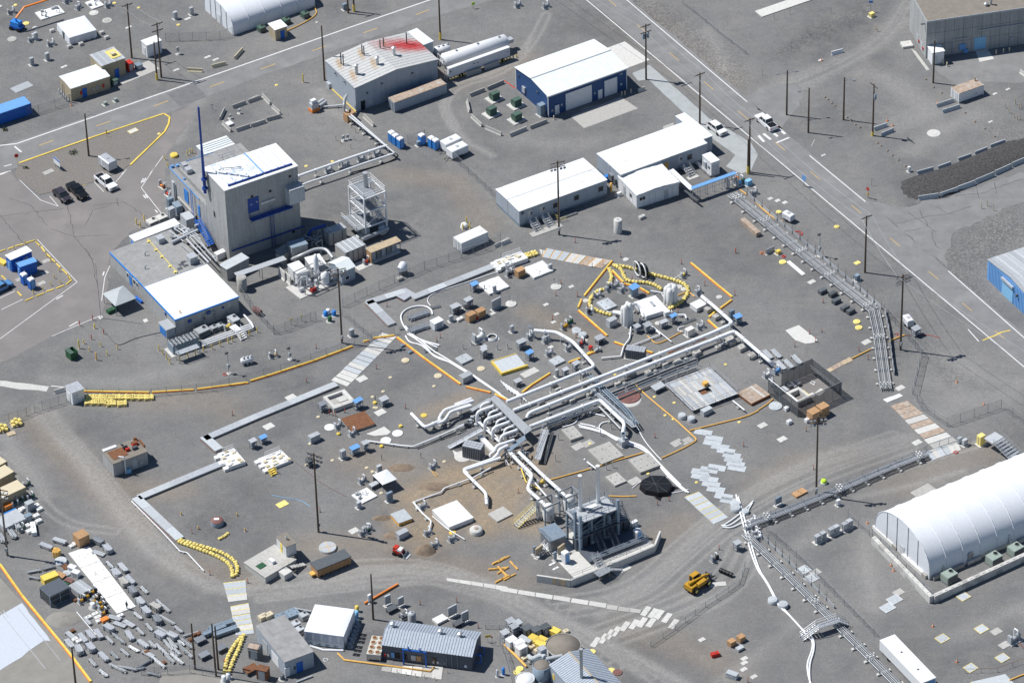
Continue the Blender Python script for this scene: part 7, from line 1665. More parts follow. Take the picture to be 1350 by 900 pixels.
for k in range(26):
 t=rnd.random();x,y=150+t*60+rnd.uni(-60,60),330+rnd.uni(0,150);p=G(x,y,.3);PB(o,IB,(p.x-rnd.uni(.15,.4),p.x+.3,p.y-.25,p.y+.25,0,rnd.uni(.3,1.1)),rnd.choice([LG,SG,PM,DG]),org)
for k in range(26):
 x,y=rnd.uni(470,720),rnd.uni(640,840);
 if abs((x-470)-(y-640))>170:continue
 p=G(x,y,.3);mb=M();mb.tube([(p.x,p.y,.1),(p.x,p.y,rnd.uni(.6,1.8)),(p.x+rnd.uni(-1,1),p.y+rnd.uni(-1,1),rnd.uni(.4,1.2))],rnd.uni(.07,.16),6,el=.15);Pt(o,PI,mb,rnd.choice([PW,BG,SG,LG]),org)
for pts in([(0,250,2.0),(60,228,2.0),(160,192,2.0)],[(0,305,1.8),(70,280,1.8),(150,255,1.8)]):PT(o,'inlet_pipe',([G(*p)for p in pts],.3,10),PW,org)
PT(o,'inlet_pipe',([G(0,470,.6),G(60,455,.6),G(130,430,.8)],.2,8),PG,org)
tl_(10);pipe('feed_pipe','white pipe stepping down from manifold to left pad, upper one',[(1150,345,2.0),(1000,392,2.0),(970,440,1.4),(985,445,1.4),(900,482,1.4),(830,410,1.4)],.3,PW,gap=4,fl=1,el=.7);pipe('feed_pipe','white pipe stepping down from manifold, lower one',[(1140,370,1.8),(1030,402,1.8),(1000,450,1.4),(895,482,1.0)],.28,PW,gap=4,el=.7);pipe('ground_pipe','thin pale pipe sweeping along ground to manifold',[(600,550,.4),(780,575,.4),(840,580,.4),(940,540,.5),(1100,470,.8)],.14,PW,gap=3);pipe('ground_pipe','dark pipe beside sweeping pale pipe',[(860,590,.2),(950,550,.3),(1110,482,.6)],.1,DG,gap=3)
pipe('drop_pipe','white pipe crossing dug soil to blue grey valve',[(1290,640,1.4),(1098,705,1.4),(1215,820,1.2),(1220,880,.8)],.3,PW,gap=4,fl=1,el=.7);pipe('drop_pipe','thin white pipe lying across dug soil',[(1240,690,.8),(1150,740,.6),(1000,795,.4),(985,815,.4),(845,865,.4),(860,900,.4)],.13,PW,gap=3,el=.3)
def Lb(lb,cs,h,cat='equipment box'):
 c,a,L,W=rect(*cs,h);o=Th('louvred_enclosure',lb,cat,c,a);PC3(o,'casing',(L,W,0,.1,h),WK)
 for k in range(int(L/.35)):x=-L/2+.18+k*.35;PB(o,'louvre_slat',(x-.04,x+.04,-W/2-.05,-W/2+.01,.2,h-.1),SG)
 for i in range(6):
  for j in range(3):x=-L/2+(i+.5)*L/6;y=-W/2+(j+.5)*W/3;PB(o,RO,(x-L/13,x+L/13,y-W/7,y+W/7,h,h+.1),PM)
 PC3(o,PD,(L,W,.2,0,.1),CP)
tl_(25);Lb('dark louvred box with panelled top left of manifold',N('108,590 70,662 256,698 284,640'),2.6);tl_(28);Lb('dark louvred box with panelled top above long main pipes',N('412,762 395,802 555,832 556,785'),2.0)
tl_(25);lid('round concrete base under louvred box',80,760,(1.6,.06,CP))
tl_(10);o=Th('access_stair','grey access walkway rising to manifold','walkway',G(1030,580),0);org=o.location;a_,b_=G(1022,585,.2),G(1195,490,1.8);d=(b_-a_).normalized();nr=Vector((-d.y,d.x,0)).normalized();mb=M();mb.add([a_+nr*.5,a_-nr*.5,b_-nr*.5,b_+nr*.5,a_+nr*.5-Vector((0,0,.1)),a_-nr*.5-Vector((0,0,.1)),b_-nr*.5-Vector((0,0,.1)),b_+nr*.5-Vector((0,0,.1))],[(3,2,1,0),(4,5,6,7),(0,1,5,4),(1,2,6,5),(2,3,7,6),(3,0,4,7)]);Pt(o,'ramp_deck',mb,LG,org)
for s in(-.5,.5):mb=M();rails(mb,[a_+nr*s,b_+nr*s],.9,.03,1.2);Pt(o,RA,mb,GA,org)
tl_(11);pipe('transfer_pipe','left white pipe from manifold to process frame',[(40,600,1.8),(85,650,1.8),(165,728,1.8),(138,800,1.2),(190,845,1.6),(250,900,1.6)],.32,PW,gap=5,el=.8,fl=1);pipe('transfer_pipe','right white pipe from manifold to process frame',[(95,610,2.0),(200,712,2.0),(262,768,2.0),(320,820,2.0),(360,870,2.0)],.32,PW,gap=5,el=.8,fl=1);pipe('transfer_pipe','thin middle pipe to process frame',[(70,640,1.0),(180,770,1.0),(240,840,1.0)],.15,PW,gap=4);pipe('transfer_pipe','thin dark pipe to process frame',[(105,690,.6),(130,760,.6),(200,800,.6)],.12,YE,gap=4)
o=Th('service_ramp','grey ramp with dark hoses beside manifold','walkway',G(175,670),0);org=o.location;a_,b_=G(190,660,.5),G(235,480,1.6);d=(b_-a_).normalized();nr=Vector((-d.y,d.x,0)).normalized();PX(o,DK,(*((a_+b_)/2),(b_-a_).length,1.1,.08,atan2(d.y,d.x)),LG,org)
for k in range(4):off=nr*(-.8-k*.2);PT(o,'hose',([a_+off-Vector((0,0,.3)),(a_+b_)/2+off-Vector((0,0,.5)),b_+off-Vector((0,0,1.0))],.09,6),DG,org)
mb=M();rails(mb,[a_+nr*.5,b_+nr*.5],1.0,.035,1.5);Pt(o,RA,mb,GA,org)
for k,(pts)in enumerate((N('400,470 480,490 560,515 600,545 640,560 700,570 760,600 830,690 900,760 970,818'),N('405,480 490,498 570,525 620,560 720,585 790,640 850,720 920,790 960,815'),N('410,462 500,480 580,530 680,560 740,580 820,670 930,780'))):white_hose(('left','middle','right')[k]+' white hose of the bundle crossing below the gate valve',pts,.16,PW)
white_hose('white hose looping round walkway foot',N('320,480 380,465 400,440 395,420 440,400 500,415 540,425'),.13,PW);white_hose('white hose hooked left of gate valve',N('560,450 515,460 505,490 550,520 600,550'),.14,PW);white_hose('thin white cable running down past red disc',N('600,330 650,400 700,470 740,550 800,620 830,650'),.09,PW);white_hose('pale hose from black pool to hoses',N('890,745 840,738 780,745 720,760 680,795'),.09,PW);white_hose('short pale hose right of black pool',N('880,820 930,812 970,800'),.09,PW)
tl_(10);
for k,(pts)in enumerate((N('810,0 860,30 910,70 940,110 1000,130 1100,190 1180,240 1330,340'),N('825,0 880,30 930,80 1000,120 1080,170 1140,205 1290,310'),N('800,10 820,45 880,55 920,90 960,125 1040,150'))):white_hose(('left','right','looped')[k]+' white hose of the bundle from the pipe racks to the manifold',pts,.15,PW)
tl_(6);white_hose('white hose arching round small pipe racks',N('975,920 870,890 810,850 775,790 780,750 830,720 900,715 935,735 940,760'),.17,PW);white_hose('thin white hose from duct to pipe rack',N('1280,540 1100,600 930,655 910,690 930,715'),.09,PW);white_hose('second white hose beside arch',N('965,930 850,880 800,820'),.13,PW)
for x,y in((935,75),):
 tl_(10);put(PA,KR,'dark cable ramp over white hoses',KQ,G(930,85),R(15),None,(2.4,1.0,.2,DG))
tl_(6);put(PA,KR,'dark cable ramp over arching hose, upper',KQ,G(955,725),R(20),None,(2.0,.7,.18,DG));put(PA,KR,'dark cable ramp over arching hose, lower',KQ,G(800,832),R(15),None,(2.2,.7,.18,DG))
row(PN,PK,'low rack of short grey pipes beside arching hose','pipe rack',[(870,775),(870,842)],arg_=(8,4.2,.13,GA,3,True),rot=SITE-.15)
tl_(26)
zd=6.2;c,a,L,W=rect((300,335),(388,418),(655,318),(565,238),zd);o=Th('process_structure','blue grey steel process frame with two white stacks','process frame',c,a);rnd=Rand(9)
for z,ex in((zd,0),(3.4,1.6)):
 PB(o,DK,(-L/2-.2,L/2+.2+ex,-W/2-.2-ex*.3,W/2+.2,z-.18,z),LG if ex==0 else WK)
 mb=M();rails(mb,[(-L/2,W/2,z),(-L/2,-W/2-ex*.3,z),(L/2+ex,-W/2-ex*.3,z),(L/2+ex,W/2,z),(-L/2,W/2,z)],1.1,.045,1.5);Pt(o,RA,mb,BG)
for x in(-L/2,-L/6,L/6,L/2):
 for y in(-W/2,W/2):PB(o,KO,(x-.16,x+.16,y-.16,y+.16,0,zd-.18),BG)
for x,y,hh in((-L/2-.2,-W/2+.9,8.3),(-L/2+.1,-W/2-.35,8.0),(L/2+.1,-W/2-.3,8.3)):PB(o,'corner_mast',(x-.22,x+.22,y-.22,y+.22,0,hh),BG)
tl_(26)
for x,by,ty in((398,328,88),(522,282,22)):
 q=lon(o,x,by,zd);b=Vector((q[0],q[1],zd));ca,sa=cos(a),sin(a);wb=Vector((c.x+q[0]*ca-q[1]*sa,c.y+q[0]*sa+q[1]*ca,zd));t=raw(x,ty)[1];hh=0
 while PR(wb+Vector((0,0,hh)))[1]>t and hh<20:hh+=.1
 mb=M();mb.lathe([(.33,0),(.33,hh-.15),(.37,hh-.14),(.37,hh)],14,(q[0],q[1],zd));s_=Pt(o,'white_stack',mb,PW);PL(s_,'stack_base',([(.55,0),(.5,.5),(.33,.7)],14,(q[0],q[1],zd)),LG)
PB(o,'hatch_cover',(-L*.15,L*.25,-W*.1,W*.25,zd,zd+.35),LG);PB(o,'hatch_lid',(-L*.1,L*.15,-W*.02,W*.18,zd+.35,zd+.5),WC)
for k in range(34):
 x,y,z=rnd.uni(-L/2+.3,L/2+1),rnd.uni(-W/2,W/2),rnd.choice([0,0,3.4]);mb=M();hh=rnd.uni(.8,2.4)
 if k%3:mb.lathe([(.4,0),(.45,hh*.8),(.2,hh)],10,(x,y,z));Pt(o,'vessel',mb,rnd.choice([BG,DG,WK,SG]))
 else:mb.tube([(x,y,z+.2),(x,y,z+hh),(x+rnd.uni(-2,2),y,z+hh),(x+rnd.uni(-2,2),y+rnd.uni(-1,1),z+.2)],.12,7,el=.3);Pt(o,PI,mb,rnd.choice([PW,PG,BG]))
St(o,L/2+2.6,-W/2-.6,0,W,.1,3.4,1.0,WK,SF);St(o,L/2+.9,W/2-.4,0,-(W-.6),3.4,zd,1.0,WK,SF);St(o,-L*.1,-W/2-3.4,0,3.0,.1,3.2,1.0,WK,SF);St(o,L*.25,-W/2-3.4,0,3.0,.1,3.2,1.0,WK,SF);St(o,-L/2+.8,-W/2-6.0,0,2.2,.1,1.1,1.1,GA,SF)
PB(o,'lower_platform',(-L/2-.5,L/2+3.4,-W/2-4.2,-W/2-.3,.6,.7),WK);mb=M();rails(mb,[(-L/2-.5,-W/2-4.2,.7),(L/2+3.4,-W/2-4.2,.7),(L/2+3.4,-W/2-.4,.7)],1.1,.04,1.4);Pt(o,RA,mb,BG)
PB(o,'foundation_slab',(-L/2-4.6,L/2+4.2,-W/2-6.2,W/2+1.2,0,.08),CP)
for k in range(8):x=-L/2+k*1.4;PB(o,EQ,(x-.5,x+.5,-W/2+.2,-W/2+1.4,0,rnd.uni(1.6,2.8)),WK)
for y in(-1,1):PC(o,'brace',((-L/2,y*W/2,3.4),(L/2,y*W/2,zd-.2),.08,5),BG)
c2,a2,L2,W2=rect((100,460),(188,550),(302,502),(222,415),2.8);o2=Th('flat_skid','blue grey flat topped skid left of process frame','skid',c2,a2);PC3(o2,DK,(L2,W2,0,2.6,2.8),BG);PC3(o2,HO,(L2,W2,-.3,.1,2.59),SG);mb=M();rails(mb,[(-L2/2,W2/2,2.8),(-L2/2,-W2/2,2.8),(L2/2,-W2/2,2.8)],1.1,.035,1.4);Pt(o2,RA,mb,GA)
St(o2,-L2/2-2.0,-W2/2+.8,1.8,0,.1,1.4,1.0,GA,'side_stair')
for(l,f,r_,b),lab in((N('90,262 150,312 258,268 195,222'),'open white topped pipe frame left of process frame'),(N('245,205 300,245 385,208 340,158'),'open white topped pipe frame behind process frame')):
 z=4.2;c3,a3,L3,W3=rect(l,f,r_,b,z);o3=Th('pipe_structure',lab,FR,c3,a3)
 for x in(-1,1):
  for y in(-1,1):PB(o3,KO,(x*L3/2-.1,x*L3/2+.1,y*W3/2-.1,y*W3/2+.1,0,z),BG)
 for q in((-L3/2,L3/2,-W3/2-.09,-W3/2+.09),(-L3/2,L3/2,W3/2-.09,W3/2+.09),(-L3/2-.09,-L3/2+.09,-W3/2+.1,W3/2-.1),(L3/2-.09,L3/2+.09,-W3/2+.1,W3/2-.1)):PB(o3,BE,(*q,z-.2,z+.1),SG)
 PL(o3,'white_vessel',([(1.0,.3),(1.1,2.6),(.9,3.2),(.3,3.5)],16),WC)
 for k in range(7):mb=M();x,y=rnd.uni(-L3/2,L3/2),rnd.uni(-W3/2,W3/2);mb.tube([(x,y,.1),(x,y,rnd.uni(1.5,3.6)),(x+rnd.uni(-1,1.5),y+rnd.uni(-1,1),rnd.uni(.5,2.5))],.13,7,el=.3);Pt(o3,PI,mb,rnd.choice([PW,PG,GA]))
o=Th('yellow_rail_stair','stair with pale yellow rails left of pipe frames','stair',G(40,400),SITE);St(o,-3,0,4.5,0,.1,2.2,1.2,LG,SF,True,PY)
wp=[G(x,y)for x,y in((95,828),(330,862),(500,795),(720,705),(915,622),(955,520))];org=(wp[0].x,wp[0].y,0);o=Th('retaining_wall','low concrete retaining wall round process frame',WJ,org);hw=1.5
for a_,b_ in zip(wp[:-1],wp[1:]):
 n=max(1,int(round((b_-a_).length/3.2)))
 for i in range(n):p,q=a_.lerp(b_,i/n),a_.lerp(b_,(i+1)/n);d=q-p;PX(o,'wall_segment',((p.x+q.x)/2,(p.y+q.y)/2,hw/2,d.length-.025,.32,hw,atan2(d.y,d.x)),CP,org)
mb=M();rails(mb,[p+Vector((0,.3,hw))for p in wp[1:5]],.9,.03,2.4);Pt(o,RA,mb,SG,org)
for x,y in((210,828),(272,838)):p=G(x,y,.3);PX(o,'gate_board',(p.x,p.y-.4,.8,1.2,.12,1.3,R(-20)),WL,org)
o=Th('exit_stair','galvanised exit stair outside retaining wall','stair',G(580,790),SITE);PB(o,'landing',(-2.2,.2,-.8,.8,1.4,1.5),GA);St(o,3.0,0,-2.8,0,.1,1.5,1.2,GA,SF);mb=M();rails(mb,[(-2.2,-.8,1.5),(.2,-.8,1.5)],1.0,.03,.8);Pt(o,RA,mb,GA);PB(o,'foot_slab',(1.5,4.8,-1.0,1.0,0,.06),CP)
for x,y in((-2.1,-.7),(-2.1,.7),(.1,-.7)):PC(o,'leg',((x,y,0),(x,y,1.4),.05,5),GA)
row(CA,'panel_board','tan backed panel board in front of skid','panel board',[(110,650),(265,640)],arg_=(1.7,.3,1.3,.8,WL),rot=SITE+.2);U('toilet','white_cabin','white cabin in front of process frame',295,690,(WP,));U('toilet','white_cabin','blue white cabin right of process frame',798,535,(PM,));row(CA,'dark_cabinet','dark control panel in front of skid','panel',[(78,640),(222,680)],arg_=(.5,.4,1.5,.4,BG));U(CA,'white_case','white instrument case right of process frame stairs',765,445,(1.8,.7,.9,.2,WP));slabs('narrow white slab below dark control panels',[(200,705),(225,735)],arg_=(1.2,.4,.06,WP))
tl_(11);poly=[G(x,y)for x,y in((714,800),(722,775),(775,748),(850,750),(890,795),(862,838),(815,842),(745,828))];o=Th('black_pool','low eight sided pool under black liner','pool',((poly[0]+poly[4])/2));org=o.location;mb=M();cx_=sum(poly,Vector())/8
lo=[(p.x,p.y,.0)for p in poly];up=[tuple(Vector(p)*.94+cx_*.06+Vector((0,0,.95)))for p in poly];vs=lo+up;mb.add(vs+[(cx_.x,cx_.y,1.05)],[(i,(i+1)%8,8+(i+1)%8,8+i)for i in range(8)]+[(8+i,8+(i+1)%8,16)for i in range(8)]);
if True:
 mb.f=[f[::-1]for f in mb.f]if(poly[1]-poly[0]).cross(poly[2]-poly[1]).z<0 else mb.f
Pt(o,'liner',mb,BP,org)
for i in range(0,8):PT(o,'seam',([Vector(up[i])+Vector((0,0,.03)),Vector((cx_.x,cx_.y,1.09))],.04,4),DG,org)
for i in(2,4,6):p=poly[i];d=(p-cx_).normalized();mb=M();mb.poly([(q.x,q.y)for q in(p-d*.2+Vector((d.y,-d.x,0))*.8,p+d*1.1,p-d*.2-Vector((d.y,-d.x,0))*.8)],.0,.03);Pt(o,'liner_flap',mb,BP,org)
def Cv(lb,cs,h,n=2,m=CO):
 c,a,L,W=rect(*cs,h);put(PC2,'pit_cover',lb,'pit cover',c,a,None,(round(L,2),round(W,2),h,m,n))
Cv('small square concrete pit cover left of gate valve',N('310,490 362,548 425,522 375,475'),.55);Cv('largest concrete pit cover in front of gate valve',N('452,600 520,668 635,628 560,550'),.5,3);Cv('concrete pit cover beside white hose bundle',N('662,650 718,715 822,675 760,608'),.55,3);Cv('low concrete pit cover left of black pool',N('538,735 590,782 650,756 600,712'),.35)
slabs('pale slab between pit covers',N('450,565 400,580 690,758 910,562 960,552'),arg_=(2.2,1.6,.05,CO))
V(MH,'red_disc_cover','large round maroon pit cover in pale ring','pit cover',662,325,(2.15,.18,MA));V(MH,'concrete_ring','pale concrete ring under maroon cover',660,338,(2.35,.05,CP))
U(RF,'low_shelter','low grey roofed rack right of maroon cover','rack',812,290,(2.2,1.2,.9))
tl_(31);zd=.7;c,a,L,W=rect((40,285),(215,478),(548,352),(330,180),zd);o=Th('scaffold_deck','broad planked scaffold deck with tube railings','scaffold',c,a);n=22
for i in range(n):
 x=-L/2+i*L/n
 for y0,y1 in((-W/2,-W*.02),(-W*.02,W*.3),(W*.3,W/2)):
  if-L*.1<x<L*.1 and y0==-W*.02 and False:continue
  if L*-.12<x<L*.1 and y0==-W/2:y1=-W*.18
  PB(o,'plank',(x+.015,x+L/n-.015,y0+.02,y1-.02,zd-.07+uni(0,.02),zd+uni(0,.03)),random.choice([LG,PM,CP,CO,LG,CB]))
for i in range(8):
 for j in range(4):x=-L/2+.1+i*(L-.2)/7;y=-W/2+.1+j*(W-.2)/3;PC(o,'leg',((x,y,0),(x,y,zd-.08),.05,5),GA)
mb=M();rails(mb,[(-L/2,-W/2,zd),(L/2,-W/2,zd),(L/2,W/2,zd),(-L/2,W/2,zd),(-L/2,-W/2,zd)],1.1,.035,2.4);Pt(o,'tube_railing',mb,GA)
sbox(o,L*.12,W*.05,zd,.9,.8,.7,AM,'amber_box',AM);PB(o,'pit_hatch',(-L*.1,L*.06,-W*.2,-W*.05,zd-.4,zd-.2),RT)
U(WX,'rest_box','pale blue box in front of scaffold deck',318,492,(2.0,1.0,1.0,CB));row(MH,DC,'round pale blue drum cover below scaffold deck','drum',[(152,522),(215,542)],arg_=(.72,.75,CB));V(MH,'disc_cover','large pale blue disc by screened enclosure','disc',792,445,(1.25,.2,CB))
c,a,L,W=rect((550,352),(612,430),(760,365),(640,278),.55);o=Th('rusty_deck','rust edged timber deck between scaffold and enclosure',DK,c,a);PC3(o,FR,(L,W,0,0,.5),RT)
for i in range(9):x=-L/2+i*L/9;PB(o,'plank',(x+.02,x+L/9-.02,-W/2+.1,W/2-.1,.5,.56),random.choice([RP,CP,RP]))
hs=H(937,510,405);c,a,L,W=rect((748,262),(937,402),(1248,285),(1038,105),hs);o=Th('screened_enclosure','pit enclosure walled with dark mesh screens','enclosure',c,a)
PC3(o,'floor',(L,W,0,.0,.06),AL)
for k,(p,q)in enumerate((((-L/2,-W/2),(L/2,-W/2)),((-L/2,W/2),(-L/2,-W/2)),((L/2,-W/2),(L/2,W/2)),((L/2,W/2),(-L/2+L*.3,W/2)))):
 n=5;P0,P1=Vector((*p,0)),Vector((*q,0))
 for i in range(n):a_,b_=P0.lerp(P1,i/n),P0.lerp(P1,(i+1)/n);mb=M();mb.quad(a_+Vector((0,0,.1)),b_+Vector((0,0,.1)),b_+Vector((0,0,hs-.02)),a_+Vector((0,0,hs-.02)));Pt(o,MS,mb,MS);PC(o,PO,(a_,a_+Vector((0,0,hs+.1)),.05,5),SG)
 PC(o,'top_rail',(P0+Vector((0,0,hs)),P1+Vector((0,0,hs)),.045,5),GA)
mb=M();rails(mb,[(L/2-.8,-W/2,hs*.5),(L/2-.8,W/2,hs*.5)],.9,.04,2.0);Pt(o,'inner_railing',mb,GA)
for s in((-L*.32,-L*.02,-W*.26,-W*.18),(-L*.32,-L*.02,W*.1,W*.18),(-L*.32,-L*.27,-W*.18,W*.1),(-L*.07,-L*.02,-W*.18,W*.1)):PB(o,'pit_curb',(*s,.06,1.1),CP)
PB(o,'yellow_board',(-L*.02,0,-W*.18,W*.05,.3,1.0),PY)
for x,y,r_ in((L*.06,-W*.1,0),(L*.27,-W*.12,.3)):PX(o,'pale_sheet',(x,y,.1,2.0,1.2,.06,r_),CP)
for i in range(6):PB(o,'pump_gear',(-L*.4+i*.9,-L*.4+i*.9+.7,W*.3,W*.48,.06,uni(.4,1.0)),random.choice([DG,LG,SG]))
PT(o,WH,([(L*.3,W*.15,.1),(L*.38,W*.2,.1),(L*.36,W*.3,.1),(L*.3,W*.25,.1),(L*.33,W*.15,.1)],.07,6),PW)
row(CR,'cardboard_crate','brown crate in front of screened enclosure',[(1050,535),(1112,500)],arg_=(1.9,1.6,2.0,NW))
put('valve','end_valve','white and blue valve set at enclosure corner',G(770,300),SITE+1.2,None,(.35,2.8,PW));gear('blue_actuator','blue actuator at enclosure corner',800,215,(SB,SB,11));gear('white_actuator','white valve gear at enclosure corner','valve gear',735,240,(WC,WC,12))
row(BS,'board_stack','grey board stack behind screened enclosure',BK,N('735,95 795,90 825,170 880,160 935,130'),arg_=(2.8,1.0,.4,LG,2,3),rot=SITE+1.4)
ppath('tan planks laid right of screened enclosure',(1135,195),(1160,212),(1300,108),(1322,130),5,[WL,RP]);pipe('spur_pipe','short white pipe from scaffold deck',[(500,405,.6),(580,470,.6)],.14,PW,gap=2);row(EB,'white_block','white block near enclosure front corner',N('885,560 868,468 1008,548'),arg_=(.9,.7,.7,WP))
row(EB,'pipe_pedestal','concrete pedestal beside pipe to enclosure',N('560,60 625,110 250,92 120,160 490,20'),arg_=(1.5,1.0,.8,CO))
# valve yard, cabinets, covers in the middle ground
tl_(28)
Cv('pale two piece pit cover left in valve yard',N('160,420 232,482 332,445 252,382'),.4,2,CB)
c,a,L,W=rect((470,412),(566,540),(735,470),(640,365),.9);o=Th('white_vault','bright white flat vault in middle of valve yard','vault',c,a);PC3(o,'vault_block',(L,W,0,0,.9),WP);PB(o,'hatch',(L*.05,L*.15,-W*.1,W*.2,.9,1.1),LG);PB(o,'side_box',(L*.25,L*.5,-W*.7,-W*.5,0,1.1),WP)
def Wr(lb,bx,by,ty,w,d,seed):
 rnd=Rand(seed);h=H(bx,by,ty);o=Th('wrapped_vessel',lb,'vessel',G(bx,by),SITE)
 for k,(x,y)in enumerate(((-w*.28,-d*.15),(w*.28,-d*.2),(0,d*.25),(-w*.3,d*.3),(w*.3,d*.25))):hh=h*rnd.uni(.85,1);r_=min(w,d)*.36;PL(o,'wrapped_column',([(r_*.9,0),(r_,.3),(r_*.97,hh*.5),(r_*.95,hh*.85),(r_*.6,hh*.97),(.1,hh)],10,(x,y,0)),WC)
 PB(o,PD,(-w*.6,w*.6,-d*.6,d*.6,0,.15),CP)
 PT(o,'strap_hose',([(-w*.4,-d*.4,h*.7),(0,-d*.5,h*.8),(w*.4,-d*.4,h*.6),(w*.5,-d*.3,.3)],.07,6),WP)
Wr('tall wrapped white vessel group ringed by yellow chain',765,430,275,1.9,1.8,1);Wr('tall wrapped white vessel group left of white vault',410,600,425,1.6,1.6,2)
for lab,pts,r_ in(('white duct bend left of wrapped vessels',[(300,500,1.0),(345,505,1.2),(380,520,1.2)],.4),('white duct between vessels and vault',[(440,440,2.0),(480,430,1.6),(520,470,.8),(540,540,.4)],.22),('white hose looping from wrapped vessel',[(320,500,.2),(270,500,.15),(230,485,.15)],.08),('white hose from vault to tall vessel',[(690,350,.3),(720,400,.15),(760,460,.15),(775,500,.15)],.08),('pale hose along right vessel',[(600,325,.15),(650,335,.2),(700,345,.3)],.1),('pale pipe below vault',[(560,570,.4),(680,680,.4),(450,770,.4)],.12),('pale pipe right of vault foot',[(610,610,.4),(770,740,.4)],.1),('pale pipe leading to solar box',[(440,620,.6),(430,710,.4),(380,780,.4),(360,855,.4),(200,870,.4)],.14),('white hose from right cabinet',[(870,610,.3),(825,625,.15),(820,650,.15),(860,655,.4)],.09),('white elbow pipe right of vault',[(820,520,.5),(880,520,.5),(890,550,.5)],.16)):pipe('yard_pipe',lab,pts,r_,PW,gap=2.5,su=r_>.11,el=.3)
def reel(lb,px,py,r_):
 o=Th('hose_reel',lb,'reel',G(px,py),R(25));mb=M();pts=[(0,cos(t)*r_,r_+.1+sin(t)*r_)for t in np.linspace(0,2*pi,25)];mb.tube(pts,.13,6,caps=False);Pt(o,'rim',mb,WP);mb=M();pts=[(.55,cos(t)*r_*.7,r_+.1+sin(t)*r_*.7)for t in np.linspace(0,2*pi,21)];mb.tube(pts,.25,6,caps=False);Pt(o,'coiled_hose',mb,BP);PC(o,'axle',((-.1,0,r_+.1),(1.0,0,r_+.1),.1,6),SG);PB(o,'stand',(-.2,1.1,-.6,.6,0,.12),DG)
reel('upright white hose reel, left of two on chain',490,200,1.4);reel('upright white hose reel, right of two on chain',535,215,1.4)
def Cb(where,items,gp=None,desc=None):
 for x,y,k,arg_,look in items:put(k,'rack_cabinet'if k==RF else FC,look+' '+where,CA,G(x,y),SITE+uni(-.08,.08),gp,arg_)
Cb('in the valve yard',[(465,365,CA,(1.5,.8,1.5,.5,BG,SB),'wide cabinet with blue sunshade'),(785,585,RF,(1.2,.6,1.7,GA,SB),'open rack with blue shade'),(705,620,RF,(1.4,.6,1.3),'open grey instrument rack'),(915,680,CA,(1.6,1.0,1.3,.1,WC),'white boxed pump cabinet'),(575,655,RF,(1.3,.9,1.6),'dark crowded gas rack'),(490,660,RF,(1.0,.8,1.4),'small dark gas rack'),(190,745,RF,(1.6,.9,1.0),'low grey rack by red box'),(1255,560,CA,(1.0,.6,2.0,.2,BG),'tall blue grey cabinet'),(1305,590,RF,(1.3,.9,1.7,GA,SB),'grey rack with blue roof')])
for x,y,lab,m1,m2 in((255,320,'dark blue valve set at curl of chain',BG,DG),(312,300,'grey valve set behind curl',LG,SG),(370,330,'grey valve set left of blue shade',SG,LG),(170,375,'pale valve set inside chain curl',WC,LG),(985,350,'dark valve tree at right of yard',SG,LG),(110,505,'black vent pot at left bend',BP,WP),(545,590,'dark valve set below vault',DG,SG),(870,210,'yellow tripod gear behind chain',YE,SG),(1005,630,'small post valve above pipes',LG,LG)):put(PU,VS,lab,'valve set',G(x,y),SITE+uni(-.5,.5),None,(m1,m2,x))
U(WX,'grey_generator','pale grey generator box left of wrapped vessel',285,605,(1.8,1.1,1.4,LG));U(WX,'pale_table','pale skid table at right pipe start','skid',985,465,(2.4,2.0,.9,WC));row(EB,'pipe_pedestal','concrete pedestal under right climbing pipe',N('1070,490 1135,550 1240,735 965,825'),arg_=(1.6,1.1,.8,CO))
put(PA,KR,'dark cable ramp right of blue shade',KQ,G(585,325),R(-42),None,(3.2,.7,.15,DG));put(PA,KR,'dark cable ramp below right cabinet',KQ,G(900,580),R(30),None,(3.4,.7,.15,DG))
stakes('around valve yard',N('215,120 127,135 358,55 8,375 450,240 395,290 822,505 850,110 1280,365 1038,285 1285,20 90,475 555,355'));lids('small pale cover in valve yard',N('400,75 868,315 830,295 1155,378 660,590 75,408'),arg_=(.6,.08,CP),rot=0)
U(WX,'red_tool_box','small red box left of solar box',115,810,(.6,.5,.8,RE));row(MH,DC,'pale round drum left of valve yard','drum',[(5,665),(50,695)],arg_=(.8,.6,CB))
hs_('white_pole','white pole lying behind chain',[(775,235,.3),(868,178,1.2)],.06,WP,'pole',sm=0)
tl_(38)
c,a,L,W=rect((198,278),(285,372),(462,300),(365,215),.45);put('whitepit','foam_cover','lumpy white foam pit cover, left of two','pit cover',c,a,None,(round(L,2),round(W,2),.45));c,a,L,W=rect((578,150),(665,232),(832,165),(740,80),.45);put('whitepit','foam_cover','lumpy white foam pit cover by crossover unit','pit cover',c,a,None,(round(L,2),round(W,2),.45))
Cb('in upper middle yard',[(165,340,RF,(1.3,.8,1.6,GA,SB),'open rack with blue roof'),(120,480,RF,(1.2,.7,1.5),'dark grey rack'),(85,490,CA,(.7,.6,.9,.2,SG),'small round grey pump cabinet'),(20,515,RF,(1.2,.8,1.2),'low dark rack'),(350,490,CA,(2.1,.35,2.0,.15,LG),'wide tall pale board'),(482,690,CA,(.7,.5,1.0,.4,PM),'small pale post cabinet'),(562,830,RF,(1.5,.7,1.6,GA,LG),'blue grey cabinet rack'),(245,880,RF,(1.0,.6,1.7),'narrow dark rack'),(335,360,CA,(.7,.3,1.3,.3,LG),'slim grey panel'),(805,165,CA,(.8,.5,.9,.4,LG),'small grey panel beside foam cover')])
